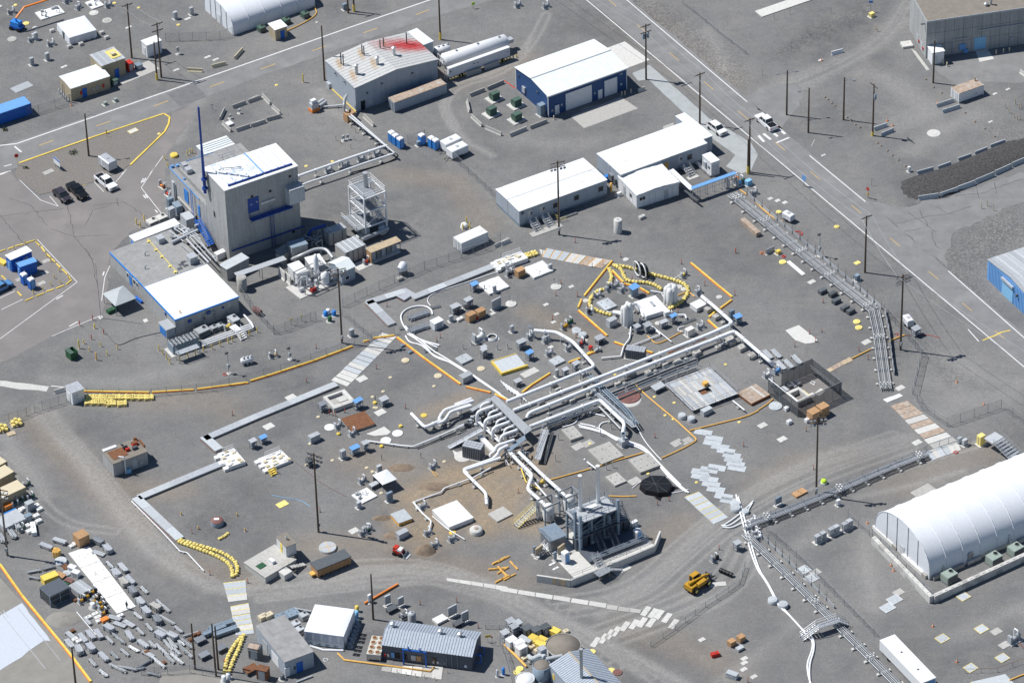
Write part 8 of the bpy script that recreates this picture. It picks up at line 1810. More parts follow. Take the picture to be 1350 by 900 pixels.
row(CR,'cardboard_crate','brown crate in upper middle yard',N('550,215 215,560 135,590'),arg_=(1.7,1.2,1.5,NW));V(BO,'red_extinguisher','red extinguisher between brown crates',188,590,(.8,.18,RE));gear('dark_pump','dark pump beside crossover stair',465,215,(BP,DG,22))
lids('round pale manhole with riser post',[(857,310),(475,455)],arg_=(1.05,.15,CP,True),rot=0);stakes('in upper middle yard',N('897,285 855,385 1037,390 826,590 1025,740'));slabs('small flat plate in upper middle yard',PA,N('985,308 770,460 860,540 320,535 810,820 835,608 1100,765'),arg_=(1.0,.7,.05,CP));gear('green_tripod','green and dark gear on gravel','gear',970,625,(GR,GR,23));gear('yellow_mower','small yellow machine near green gear','machine',930,660,(MY,MY,24))
gear('white_pump','white pump unit beside hose coil',205,765,(WC,WC,25),1.6);o=Th('hose_coil','flat coil of white hose on gravel','hose coil',G(315,745),0);mb=M();
for q in range(3):mb.tube([(cos(t)*(1.0-.08*q),sin(t)*(1.0-.08*q),.1+.14*q)for t in np.linspace(0,2*pi,23)],.09,6,caps=False)
Pt(o,'coil',mb,PW);PT(o,'loose_end',([(1,0,.1),(1.3,-.4,.1),(1.2,-.9,.1)],.09,6),PW)
row(BO,'grey_post','short grey post in upper middle yard',N('135,800 65,835 355,840 445,830 248,340 895,790'),arg_=(1.3,.1,LG));row(MH,DC,'pale round drum cover right of branch pipe','drum',[(1025,690),(1082,730)],arg_=(.75,.6,CB),rot=0);gear('red_pump','small red pump near drum covers',1072,805,(RE,DG,26));row(PU,'grey_pump','grey pump under branch pipe',N('775,775 965,840 800,885 640,745'),arg_=(LG,LG,27))
pass
tl_(6);U(WX,'white_generator','white generator box beside short pipe racks',962,825,(2.1,1.5,1.5,WP));Cb('near the pipe racks',[(1055,750,RF,(1.5,.9,1.5),'crowded dark gas rack'),(1125,722,RF,(1.4,.8,1.8),'second dark gas rack'),(1035,795,CA,(.8,.5,1.0,.3,LG),'grey cabinet'),(1080,790,EB,(1.4,.7,.5,WC),'white wrapped bundle')]);stakes('below pipe racks',N('980,882 962,900 705,720'))
tl_(10)
Cb('right of hose arch',[(1205,120,RF,(1.0,.6,1.8),'dark tall rack')]);U(PC2,'grey_cover','square grey lid on timber left of yellow rimmed plate',LI,1102,135,(2.6,2.2,.4,CB,1));lids('round cover between kerb ramp and lid',N('800,137 968,217 1190,180'),arg_=(.75,.1,TB),rot=0);U(WX,'grey_generator','pale blue grey box beside kerb ramp','box',1112,240,(2.2,1.3,1.3,LG));row(EB,'dark_case','small dark case by kerb ramp top',[(785,65),(825,98)],arg_=(.9,.5,.4,BG));lids('tiny tan cover left of manifold',N('947,270 722,225 685,297 650,382 630,325'),arg_=(.35,.06,TB),rot=0);lid('yellow round cover left of manifold',895,420,(.6,.08,YE))
tl_(11)
c,a,L,W=rect((-28,145),(2,200),(122,160),(82,95),.5);o=Th('yellow_rim_cover','grey pit lid with yellow rim','pit cover',c,a);PC3(o,LI,(L,W,0,0,.45),CB);
for q in((-L/2-.3,L/2+.3,-W/2-.35,-W/2),(-L/2-.3,-L/2,-W/2,W/2),(-L/2-.3,L/2,W/2,W/2+.15)):PB(o,'rim_foam',(*q,0,.55),YE)
Cb('above long main pipes',[(108,70,RF,(1.5,.8,1.5,GA,LG),'grey roofed rack'),(150,130,RF,(1.2,.8,1.6,GA,SB),'rack with pale blue roof'),(390,190,RF,(1.2,.7,1.8),'dark gas rack'),(335,215,RF,(1.0,.6,1.5),'second dark gas rack'),(290,220,CA,(.6,.5,1.3,.3,LG),'slim grey cabinet'),(90,265,RF,(1.2,.7,1.1),'low grey rack near manifold'),(235,35,CA,(.9,.7,.9,.3,LG),'grey pump cabinet'),(510,45,RF,(1.3,1.0,1.2),'grey rack right of branch pipe')]);U(PC2,'grey_cover','square grey lid on timber beside gas racks',LI,290,145,(2.4,2.0,.4,CB,1));one_slab('pale broken slab left of gas racks',150,200,(3.4,1.6,.06,CP));gear('red_pump','red valve pump near branch pipe',418,55,(RE,RE,31));U(WX,'red_tool_box','red box beside branch pipe',464,85,(.6,.5,.9,RE))
for k in range(7):pipe('scrap_pipe',f'thin pale pipe of the tangle behind the manifold, {ORD[k]} from left',[(0+k*14,240+k*9,.3),(40+k*16,290+k*10,.3)],.08,PW,gap=3)
row(BO,'grey_post','short riser post in pipe corridor',N('298,545 283,655 515,525 578,690 545,700 245,610 570,490 490,485 915,215 1015,165'),arg_=(1.5,.08,LG));stakes('near pit covers',N('795,535 1253,580 868,860 225,565'));pipe('spur_pipe','short thick pipe standing left of pit cover',[(432,645,1.4),(440,655,.9),(500,700,.5)],.16,PW,gap=2);lids('tiny yellow tag plate near amber hose',PA,N('793,325 895,355 1160,158 848,420 890,440 1230,455 1010,765 760,720 460,565 590,210'),arg_=(.3,.05,PY),rot=0);V(DE,'orange_barrel','orange worker barrel at dug soil',92,820,(OG,1.2));gear('yellow_gear','yellow gear beside transfer pipes',210,775,(YE,YE,33))
V(MH,DC,'pale blue drum by plate path','drum',1210,888,(.85,.7,CB))
tl_(10)
c,a,L,W=rect((378,325),(430,388),(535,345),(488,280),.9);o=Th('open_pit','pale concrete pit with open top','pit',c,a)
for q in((-L/2,L/2,-W/2,-W/2+.9),(-L/2,L/2,W/2-.5,W/2),(-L/2,-L/2+.6,-W/2+.9,W/2-.5),(L/2-.8,L/2,-W/2+.9,W/2-.5)):PB(o,'pit_wall',(*q,0,.9),CP)
PB(o,'pit_floor',(-L/2+.6,L/2-.8,-W/2+.9,W/2-.5,0,.25),CO);PB(o,'cover_sheet',(-L*.1,L*.3,-W*.25,W*.1,.9,.95),CP)
c,a,L,W=rect((465,438),(520,500),(648,465),(588,395),.5);o=Th('rusty_cover','rusted steel pit cover in sheets','pit cover',c,a);PC3(o,'pit_frame',(L,W,-.1,0,.42),CO)
for i in range(6):x=-L/2+i*L/6;PB(o,'steel_sheet',(x+.015,x+L/6-.015,-W/2,W/2,.42,.5),RT)
Cb('in left middle yard',[(375,395,RF,(1.3,.8,1.6,GA,SG),'dark rack at open pit corner'),(557,382,RF,(1.6,.7,1.8,GA,SB),'rack with blue shade right of open pit'),(690,365,RF,(1.4,.9,1.4),'dark low rack'),(478,640,CA,(1.0,.7,1.5,.3,LG),'grey cabinet left of three'),(540,618,RF,(1.6,.8,1.5,GA,SB),'blue roofed rack middle of three'),(595,600,RF,(1.1,.7,1.8,GA,LG),'pale rack right of three'),(330,550,WX,(2.0,1.0,1.3,LG),'pale grey box'),(15,585,RF,(1.1,.7,1.6),'dark rack leftmost'),(68,560,RF,(1.2,.7,1.3,GA,SB),'small rack with blue roof'),(665,712,CA,(.9,.6,1.2,.3,LG),'grey cabinet above small white tent'),(718,860,CA,(1.2,.5,1.6,.3,BG),'blue grey board below small white tent'),(560,895,CA,(.8,.6,1.0,.3,LG),'grey post cabinet below white pad'),(640,790,RF,(1.6,.6,.8),'low pipe rack by white pad'),(310,680,RF,(1.2,.9,1.5,DG,DG),'black rack at flood pole')])
h=2.1;c,a,L,W=rect((632,725),(682,782),(752,745),(705,697),h);o=Th('white_canopy','small white canopy tent with dark open sides','canopy',c,a);vs=[(-L/2,-W/2,h),(L/2,-W/2,h),(L/2,W/2,h),(-L/2,W/2,h),(0,0,h+.5)]
for f in((0,1,4),(1,2,4),(2,3,4),(3,0,4)):mb=M();mb.add([vs[i]for i in f]+[(vs[i][0],vs[i][1],vs[i][2]-.05)for i in f],[(0,1,2),(5,4,3),(0,3,4,1),(1,4,5,2),(2,5,3,0)]);Pt(o,'canopy_panel',mb,WF)
for x in(-1,1):
 for y in(-1,1):PC(o,PO,((x*(L/2-.08),y*(W/2-.08),0),(x*(L/2-.08),y*(W/2-.08),h),.04,5),SG)
PB(o,'side_curtain',(-L/2+.1,L/2-.1,W/2-.15,W/2-.1,.1,h-.1),DG)
Wp('white foam pad with vent ring below small canopy',N('525,835 575,880 655,838 600,795'),12);row(PU,'pump_unit','grey pump near dug soil',PU,N('945,690 580,765 455,480 530,520'),arg_=(LG,SG,41));hs_('yellow_hose','thin yellow hose by dug soil pump',N('915,690 940,710 970,720 960,740 930,700'),.05,AM)
slabs('square pale slab in left middle yard',N('575,232 95,477 670,405 210,328'),arg_=(1.9,1.5,.06,CP));lids('oval white cover in left middle yard',N('410,482 760,513 700,550'),arg_=(1.0,.1,WC),rot=0);sh_('concrete_patch',N('600,515 690,478 725,505 710,520 640,525'),CP,.03,go,.1);sh_('concrete_patch',N('1040,600 1090,620 1080,660 1060,640'),CP,.03,go,.1)
stakes('in left middle yard',N('290,250 650,180 408,415 425,420 440,425 473,385 487,405 800,385 340,75'));row(BO,'dark_post','thin dark post in left middle yard',N('645,345 455,515 678,650 505,500 880,640'),arg_=(1.2,.06,DG));row(MH,'lime_drum','small yellow cap block in left middle yard','cap',N('642,358 455,518 676,582 775,478'),arg_=(.35,.3,YE),rot=0);lids('tiny tan cover in left middle yard',N('350,428 423,652 600,690 630,710 580,748 308,566 1000,658 290,675 640,380 675,820'),arg_=(.35,.06,TB),rot=0);row(PA,'pallet_slats','pale slatted pallet below flood pole','pallet',[(165,878)],arg_=(2.0,1.4,.08,PY))
hs_('blue_hose','thin pale blue hose across dark gravel',N('110,830 180,845 260,855 310,890'),.05,CY);hs_('red_cable','thin red cable winding past flood pole',N('210,640 280,700 380,780 500,840'),.035,MA,'cable')
tl_(10);put(PU,'tarp_cart','small black and tan cart above amber kerb',G(120,120),R(15),None,(DG,WL,45));tl_(9);o,L=tank('white tank trailer with red fittings above amber kerb',(1245,140),(1300,128),.55,.9,'tank_trailer');hs_('red_hose','red hose coil at camera mast foot',N('1148,208 1165,200 1175,210 1155,216 1150,205'),.06,RE);stakes('above lower grey duct',[(1200,420)])
tl_(14)
c,a,L,W=rect((905,42),(980,136),(1100,78),(1020,0),.9);o=Th('white_vault','plain white box vault in dug soil','vault',c,a);PC3(o,'vault_block',(L,W,0,0,.9),WP);PC3(o,LI,(L,W,.06,.82,.96),WP)
o=Th('round_tank','round pale tank lid right of white vault','tank',G(1117,155),0);PL(o,'tank_wall',([(1.15,0),(1.15,.7),(1.0,.85),(.3,.95)],20),CP);PL(o,'hatch',([(.4,.9),(.38,1.05)],12),RP)
c,a,L,W=rect((697,65),(732,112),(800,85),(758,40),.7);o=Th('orange_vault','grey lid on orange frame in dug soil','vault',c,a);PC3(o,FR,(L,W,0,0,.62),AM);PC3(o,LI,(L,W,.05,.62,.75),CB);U(WX,'grey_generator','pale grey box below orange framed lid','box',752,178,(2.1,1.1,1.2,LG));lid('yellow cover below white vault',1000,157,(.65,.1,YE));one_slab('pale square slab left of orange framed lid',512,148,(1.7,1.3,.06,CP));one_slab('pale concrete slab at right of dug soil',1235,70,(3.4,2.8,.3,CO))
pipe('soil_pipe','white pipe crossing dug soil beside vault',[(805,5,.5),(850,60,.5),(895,100,.6),(880,160,.4)],.15,PW,gap=3);pipe('soil_pipe','pale pipe along vault side',[(900,75,.3),(970,135,.3),(1060,190,.3)],.09,PW,gap=4,su=False)
row(PU,VS,'grey valve set in dug soil','valve set',N('880,165 575,150 1000,195 915,225 855,35 560,165'),arg_=(SG,LG,51));gear('green_gear','green and grey gear left of dug soil',585,150,(GX,SG,52))
def Mo(lb,px,py,rx,ry,h,mtl,seed,name='soil_mound'):
 rnd=Rand(seed);mb=M();n=20;rings=6;vs=[]
 for k in range(rings+1):
  t=k/rings
  for i in range(n):a_=2*pi*i/n;w=1-t;vs.append((rx*w*cos(a_)*rnd.uni(.9,1.1),ry*w*sin(a_)*rnd.uni(.9,1.1),h*(1-(1-t)**1.6)+rnd.uni(-.05,.05)*(k>0)-.03*(k==0)))
 mb.add(vs,[(k*n+i,k*n+(i+1)%n,(k+1)*n+(i+1)%n,(k+1)*n+i)for k in range(rings)for i in range(n)],True);return so_(name,lb,'mound',mb,mtl,G(px,py))
Mo('brown soil mound right of small loader',865,245,2.0,1.6,1.2,'dirt',1);Mo('long low soil ridge left of orange framed lid',650,85,1.8,.8,.5,'dirt',2);Mo('soil heap above small loader',715,170,2.2,1.2,.4,'dirt',3);tl_(10);Mo('soil heap at trench behind canopy',950,790,3.0,1.4,.5,'dirt',4);Mo('soil heap near thin white pipe',780,690,2.4,1.2,.35,'dirt',5);tl_(14)
o=Th('small_loader','small red and white loader with bucket','loader',G(735,262),R(-30));PB(o,'chassis',(-.9,.7,-.6,.6,.4,1.0),RE);PB(o,'engine_hood',(-.9,-.1,-.5,.5,1.0,1.5),RE);PB(o,'seat_deck',(0,.7,-.5,.5,1.0,1.35),WC)
for x in(-.6,.5):
 for y in(-.7,.7):PC(o,WE,((x,y-.12,.35),(x,y+.12,.35),.35,12),RU)
for y in(-.5,.5):PT(o,'lift_arm',([(-.3,y,1.2),(.8,y,.9),(1.4,y,.3)],.07,5),LG)
mb=M();mb.add([(1.3,-.8,.1),(1.3,.8,.1),(2.0,.8,.1),(2.0,-.8,.1),(1.3,-.8,.7),(1.3,.8,.7)],[(0,1,2,3),(0,4,5,1),(3,2,5,4)]if False else[(3,2,1,0),(1,5,4,0),(0,4,3),(1,2,5)]);Pt(o,'bucket',mb,LG)
o=Th('cross_disc','round pale platform with crossed lines','disc',G(383,235),0);PL(o,'platform',([(1.55,0),(1.55,.35),(1.5,.4)],28),CB);
for r_ in(.3,1.87):PX(o,'cross_strip',(0,0,.41,3.0,.08,.03,r_),AM)
c,a,L,W=rect((303,308),(330,345),(492,275),(465,237),1.9);o=Th('amber_hopper','long tan brown hopper car with dark cover','hopper',c,a);PC3(o,'cover',(L,W,.1,1.8,2.0),DG);PC3(o,'body',(L,W,0,.45,1.8),NW)
for k in range(8):x=-L/2+.3+k*(L-.6)/7;PB(o,'side_rib',(x-.06,x+.06,-W/2-.1,-W/2+.01,.3,1.8),NW)
for x in(-L*.35,L*.35):
 for y in(-W*.4,W*.4):PC(o,WE,((x,y-.1,.35),(x,y+.1,.35),.35,12),RU)
PB(o,'drawbar',(-L/2-.8,-L/2,-.5,.5,.4,.7),AM)
c,a,L,W=rect((-40,305),(75,372),(235,290),(120,225),1.3);o=Th('concrete_bunker','low pale concrete bunker under small hut','bunker',c,a);PC3(o,'bunker_wall',(L,W,0,0,1.3),CP);PC3(o,'roof_slab',(L,W,.1,1.3,1.4),CO);PB(o,'hatch',(-L*.4,-L*.18,-.6,.6,1.4,1.5),GR);PB(o,'vent_post',(-L*.05,L*.05,-W*.2,0,1.4,2.0),WP);mb=M();rails(mb,[(L*.05,-W/2,1.4),(L*.45,-W/2,1.4)],1.0,.03,1.2);Pt(o,RA,mb,TB);St(o,L/2+1.2,-W/2-.9,-3.2,0,.1,1.3,.8,CO,'side_steps',False);PB(o,'wing_wall',(-L*.1,L*.16,-W/2-1.8,-W/2-.1,0,1.2),CP)
h=3.6;c,a,L,W=rect((122,172),(178,228),(232,206),(176,166),h);o=Th('hut','small white hut with yellow door on bunker','hut',c,a);PC3(o,WJ,(L,W,0,1.4,h),WW);PC3(o,RN,(L,W,.1,h,h+.1),RB);wface(o,'W',L,W,.5,1.45,.8,1.8,YE,DO,.05,handle=True);vent(o,.1,0,h+.1,.15,.5);
for k in range(6):x=-L/2+.2+k*(L-.4)/5;PB(o,'wall_rib',(x-.05,x+.05,-W/2-.04,-W/2+.01,1.45,h-.05),WW)
tl_(13);o=Th('maroon_drum','maroon topped round drum on dark mound','drum',G(1075,118),0);PL(o,'drum_wall',([(1.1,0),(1.15,.9),(1.1,1.0)],18),BG);PL(o,LI,([(1.12,1.0),(1.05,1.12),(.4,1.15)],18),MA);PX(o,'lid_patch',(-.1,.2,1.18,.9,.6,.06),WC)
stakes('near yellow chain pair',N('950,162 1038,365 1225,405'));row(BO,'amber_post','short amber post near dark mound',N('1212,150 980,140 1172,75 895,70'),arg_=(.7,.12,AM));pipe('white_conduit','white conduit with brackets beside grey duct',[(650,0,.3),(735,85,.3),(800,150,.3),(860,215,.3),(890,248,.3),(925,255,.3),(1008,345,.3)],.1,PW,gap=2.4)
for x,y in((690,42),(735,88),(775,128),(815,170)):pass
tl_(14);row(EB,BE,'amber beam lying near retaining wall',[(1230,298,R(38)),(1245,350,R(-60)),(1245,388,R(38)),(1220,338,R(5))],arg_=(3.0,.3,.3,AM));tl_(15);row(EB,BE,'amber beam at wall corner',[(15,290,R(38)),(65,320,R(-60)),(45,378,R(38)),(12,345,R(40)),(0,335,R(10))],arg_=(2.6,.25,.25,AM))
tl_(14);hs_('orange_pole','long orange beam behind dark pole',[(565,505,.25),(730,410,.25)],.2,OG,BE,sm=0)
tl_(9);h=H(585,730,665);c,a,L,W=rect((520,605),(585,668),(765,608),(700,545),h);o=Th('blockhouse','weathered concrete blockhouse with junk on its rusty roof','building',c,a);Pt(o,WJ,body(L,W,h),CW);PC3(o,RN,(L,W,.1,h,h+.12),RB);PB(o,'rusty_sheet',(-L*.42,L*.02,-W*.3,W*.28,h+.12,h+.2),RT)
for k in range(10):x,y=uni(L*.0,L*.45),uni(-W*.1,W*.5);sbox(o,x,y,h+.12,uni(.3,1.0),uni(.3,.8),uni(.2,.7),random.choice([DG,BP,RT,RE,WO]),'roof_junk')
for k in range(6):x=-L/2+.3+k*.45;PB(o,'white_block',(x-.2,x+.2,W/2-.5,W/2+.2,h+.12,h+.3),WP)
wface(o,'S',L,W,.62,.2,.9,1.9,LG,DO,.06,handle=True);wface(o,'S',L,W,.8,.7,.5,.8,LG,'wall_box',.2);mb=M();mb.tube([(-L/2+.32*L,-W/2-.3,0),(-L/2+.32*L,-W/2-.3,h+.9),(-L/2+.2*L,-W/2+.4,h+.9)],.14,8,el=.3);Pt(o,'vent_pipe',mb,WP);PB(o,'meter_box',(-L/2+.34*L,-L/2+.46*L,-W/2-.6,-W/2-.05,.05,.9),CY);PB(o,'leaning_board',(L/2,L/2+.3,-W*.2,W*.3,h-.6,h+.5),RT)
tl_(33)
for k,(l,f,r_,b,hb)in enumerate((((-60,270),(-30,315),(148,232),(100,184),(150,298)),((-60,160),(-30,205),(65,140),(30,90),(66,185)),((-60,90),(-30,120),(30,80),(0,45),(30,95)))):
 h=2.6;cont('tan_container',('tan steel container nearest storage yard','tan steel container second from storage yard','tan steel container cut by left edge')[k],[l,f,r_,b],h,WT,TB,ribs=False)
 # right side: racks, big tent; bottom edge; storage yard
def rack(lb,pts,n=6,sp=.32,r=.085,z=.55,gap=3.2,clusters=(),m=(LG,SG,PG),name=PK,sleeper=True,tray=False):
 wp=[G(*p)for p in pts];org=(wp[0].x,wp[0].y,0);o=Th(name,lb,'pipe rack',org)
 dirs=[(b-a).normalized()for a,b in zip(wp[:-1],wp[1:])];nrm=[]
 for i in range(len(wp)):
  d=dirs[min(i,len(dirs)-1)]+dirs[max(i-1,0)];d.normalize();nrm.append(Vector((-d.y,d.x,0)))
 for k in range(n):
  off=(k-(n-1)/2)*sp;PT(o,PP,([p+q*off+Vector((0,0,z+.04*(k%2)))for p,q in zip(wp,nrm)],r*(1.25 if k%3==0 else 1),7),m[k%len(m)],org)
 for a,b in zip(wp[:-1],wp[1:]):
  L=(b-a).length;c=max(1,int(L/gap));d=(b-a).normalized();an_=atan2(d.y,d.x)
  for i in range(c):
   p=a.lerp(b,(i+.5)/c);PX(o,'cross_beam',(p.x,p.y,z-r-.06,.14,n*sp+.3,.1,an_),GA,org)
   PX(o,'sleeper',(p.x,p.y,.16,.45,n*sp+1.0,.32,an_),CP,org)
   for s in(-1,1):q=p+Vector((-d.y,d.x,0))*(s*n*sp/2);PX(o,'upright',(q.x,q.y,(z+.5)/2,.09,.09,z+.5,an_),SG,org)
 for t in clusters:
  tot=sum((b-a).length for a,b in zip(wp[:-1],wp[1:]));s=t*tot
  for a,b in zip(wp[:-1],wp[1:]):
   L=(b-a).length
   if s<=L:break
   s-=L
  p=a.lerp(b,s/L);d=(b-a).normalized();nn=Vector((-d.y,d.x,0))
  for k in range(n):q=p+nn*((k-(n-1)/2)*sp)+d*(.5*(k%2));PL(o,'valve',([(r*1.9,z-.15),(r*2.1,z+.2),(r*.8,z+.5),(r*1.6,z+.62),(r*1.6,z+.68)],8,(q.x,q.y,0)),WC,org)
 return o
tl_(0);rack('pipe rack running down beside main road fence',N('965,259 1010,296 1060,338 1110,379 1152,412'),7,.34,.075,.6,3.0,(.04,.24,.5,.7,.96));rack('pipe rack leg turning straight down at lower end',N('1152,412 1158,440 1163,480 1168,516'),7,.32,.075,.6,3.0,(.35,.95));rack('lower right pipe rack from hose junction to bottom edge',N('982,706 1030,752 1090,812 1140,862 1190,912'),5,.34,.08,.55,3.2,(.45,.8));rack('pipe rack climbing right from hose junction',N('985,697 1030,680 1110,648 1170,622 1222,602'),5,.32,.1,.9,3.0,(.1,.5,.95),m=(GA,LG,PM))
def Pf(lb,pts,h=1.3,piece=2.4,m=BG,post=True,ph=2.2):
 wp=[G(*p)for p in pts];org=(wp[0].x,wp[0].y,0);o=Th('panel_fence',lb,FE,org)
 for a,b in zip(wp[:-1],wp[1:]):
  n=max(1,int(round((b-a).length/piece)));d=(b-a);an_=atan2(d.y,d.x)
  for i in range(n):
   p=a.lerp(b,(i+.5)/n);PX(o,'panel',(p.x,p.y,h/2+.1,d.length/n-.12,.05,h,an_),m,org)
   q=a.lerp(b,i/n);PC(o,PO,(q,q+Vector((0,0,ph)),.05,5),SG,org);PX(o,'stiffener',(q.x,q.y,h*.6,.35,.12,h*.95,an_),WK,org)
 return o
tl_(0);Pf('grey panel fence behind roadside pipe rack',N('985,258 1025,292 1075,334 1125,376 1162,408'),.8,m=LG);Pf('grey panel fence beside straight rack leg',N('1166,412 1172,440 1176,478 1179,495'),1.1,m=LG);Pf('grey panel fence beside lower right rack',N('1004,708 1050,752 1100,802'),.7,m=LG);Fe('chain link fence from rack down to junction gate',N('1162,408 1190,440 1215,470 1203,520 1215,540 1248,562 1320,538 1350,560'),2.0,3.0);Fe('chain link fence along climbing rack',N('1003,690 1060,668 1140,635 1222,595'),1.6,3.0);Fe('long chain link fence below cabinet row',N('1010,700 1050,735 1100,785 1152,838'),1.6,3.2);Fe('low chain link fence arcing below telehandler',N('982,748 975,770 930,800 890,830 858,852'),1.2,3.0);Fe('chain link fence above tent block wall',N('1118,682 1160,720 1230,790'),1.6,3.0)
tl_(12);Fe('fence strip along junction pavement',N('845,600 920,575 1010,545 1080,565'),1.4,2.4)
tl_(37);o=Th('pipe_bridge','blue topped pipe bridge on scaffold legs beside trailers','pipe bridge',G(800,780),0);org=o.location
a_,b_=G(808,672,2.6),G(1165,545,2.6)
for k in range(3):off=Vector((.25*k-.2,.3*k-.3,0));PT(o,PP,([a_+off,b_+off],.16,8),(PW,SB,PW)[k],org)
for k in range(3):off=Vector((.3*k-.3,.2*k,0));PT(o,PP,([G(645,520,2.8)+off,G(810,675,2.6)+off],.16,8),PW,org)
for k in range(9):p=a_.lerp(b_,(k+.5)/9);PX(o,'cover_panel',(p.x,p.y,2.85,(b_-a_).length/9-.04,.9,.06,atan2(b_.y-a_.y,b_.x-a_.x)),SB,org)
for k in range(7):
 p=a_.lerp(b_,k/6)
 for s in(-.5,.5):PC(o,'scaffold_leg',((p.x-s*.4,p.y+s,0),(p.x-s*.4,p.y+s,2.8),.05,5),GA,org)
for z in(.8,1.8):PC(o,'scaffold_ledger',((a_.x,a_.y-.5,z),(b_.x,b_.y-.5,z),.035,4),GA,org)
a2,b2=G(690,615,2.0),G(870,790,.8);PX(o,'ledger_board',(*((a2+b2)/2),(b2-a2).length*.9,.4,.1,atan2(b2.y-a2.y,b2.x-a2.x)),DG,org)
gear('orange_valve','orange topped valve at end of pipe bridge',1165,610,(OG,OG,61));gear('teal_pump','teal pump set beside orange valve',1205,635,(CY,GX,62),1.3);U(CA,'pale_blue_tank','pale blue cabinet right of teal pump',CA,1268,635,(1.2,.9,1.0,.1,CY));gear('dark_pump','dark pump set below pale blue cabinet',1315,715,(SG,LG,63));row(BO,'riser_pipe','grey riser pipe under bridge end','riser',N('1070,660 1085,668 1100,660 1112,672 1135,650'),arg_=(2.4,.12,LG));U(CA,'ac_unit','white air unit beside panelled shelter','air unit',222,725,(.9,.5,.7,.1,WP));U(CA,'blue_bin','blue bin between trailers',122,605,(1.0,.8,1.2,.05,BB));V(BO,'orange_drum','orange drum on post between trailers',158,690,(2.0,.25,AM))
tl_(7);o=Th('concrete_cylinder','upright pale concrete tank in front of trailers','tank',G(605,335),0);hh=H(605,335,272);PL(o,'barrel',([(.8,0),(.8,hh),(.74,hh+.05)],20),CP);PL(o,'hatch',([(.3,hh+.03),(.28,hh+.12)],10),LG);U(EB,CK,'pale block anchoring panelled shelter',728,265,(1.3,.7,.6,CP));stakes('on gravel in front of trailers',[(385,390),(1213,445)])
Jb([(0,405,50,385)],'at fence left of double office trailer',desc='pale concrete block',m=CP);put(CR,'timber_sheet','long timber beam crate beside roadside rack',CR,(G(1245,290)+G(1330,355))/2,ang((1245,290),(1330,365)),None,(5.6,1.0,.9,RP))
tl_(8)
row(EB,'rack_item','dark equipment piece lying beside roadside rack','equipment',N('325,640 378,655 440,725 395,690 468,742'),arg_=(1.6,.9,.8,DG));lids('round cover below roadside rack',N('500,788 510,818 123,485'),arg_=(.7,.15,PY),rot=0);put(PA,FS,'long pale broken slab beside roadside rack',G(190,515),ang((140,475),(240,560)),None,(5.2,.8,.1,WC));one_slab('pale square slab beside roadside rack',270,585,(1.5,1.0,.06,CP));sh_('concrete_patch',N('138,830 205,805 300,880 290,892 240,900 185,880'),CP,.03,go,.08);tl_(12);tl_(8)
U(CA,'yellow_trolley','yellow trolley frame beside rack',100,440,(.9,.7,.6,.1,YE));U(CA,'control_board','leaning grey panel beside yellow trolley','panel',60,435,(2.0,.1,1.0,.1,LG));row('cone',TC,'orange cone near yellow trolley',N('12,440 32,442 20,436'));hs_('red_hose','red hose bundle below yellow trolley',N('118,450 138,452 130,462 118,455'),.1,RE);stakes('below rack bend',N('328,690 260,850 290,890 322,840'))
tl_(12);stakes('in right middle yard',N('185,65 290,40 510,88 557,130 242,495 280,688'));slabs('pale slab in right middle yard',N('120,535 548,42 720,275 806,552 20,465'),arg_=(1.7,1.2,.05,CP));o=Th('lime_drum','lime cap on white base beside flood pole','cap',G(332,758),0);PL(o,BA,([(.6,0),(.6,.25)],12),WP);PL(o,'cap',([(.5,.25),(.5,.7),(.2,.8)],12),'hi_vis');U(PC2,'timber_cover','new timber lid right of hose junction',LI,208,812,(2.6,1.4,.35,NW,1));row('cone',TC,'orange cone near junction pavement',N('1008,245 1145,360 1335,645'))
ppath('rust stained slab pavement leading to junction',(670,365),(755,340),(890,585),(1010,545),9,[CP,RP,CO,RP]);ppath('pale slabs at pavement foot',(845,600),(880,645),(1010,548),(1030,590),6,[CB,CP]);ppath('white strip slab at rack foot',(632,335),(655,350),(718,303),(735,315),2,[WC]);one_slab('pale square platform left of big tent',845,805,(4.2,3.0,.12,CO));U(CA,'yellow_cabinet','tall yellow cabinet at tent stairs',1130,560,(1.2,1.0,2.0,.05,PY));row(CA,'white_meter','pale grey meter drum by tent stairs',[(1022,555),(1048,565)],arg_=(.9,.6,1.0,.3,LG));hs_('red_hose','red hose ring by junction fence',N('990,600 1005,592 1018,602 1000,610 990,600'),.08,RE)
o=Th('wide_stair','wide galvanised stair behind big tent','stair',G(1255,610),R(-50));St(o,4.2,0,-6.0,0,.1,2.0,2.6,GA,SF);PB(o,'landing',(-4.0,-1.9,-1.4,1.4,1.9,2.0),LG);PB(o,'foot_slab',(4.0,5.6,-1.4,1.4,0,.1),CP)
U(CA,'control_board','grey control panel at hose junction','panel',100,870,(1.3,.4,1.3,.5,BG));U(CA,'white_post_box','white box on climbing rack',405,870,(.7,.5,.9,.3,WP))
tl_(16);o=Th('crossover_bridge','galvanised crossover bridge over lower right rack','footbridge',(G(340,640)),ang((250,660),(430,600)));PB(o,DK,(-2.0,2.0,-.6,.6,1.5,1.6),GA);St(o,-5.0,0,3.0,0,.1,1.5,1.2,GA,SF);St(o,3.8,0,-1.8,0,.1,1.5,1.2,GA,SF)
for s in(-.6,.6):mb=M();rails(mb,[(-2,s,1.6),(2,s,1.6)],1.0,.04,1.0);Pt(o,RA,mb,WP)
for x in(-1.9,1.9):
 for y in(-.55,.55):PC(o,'leg',((x,y,0),(x,y,1.5),.05,5),GA)
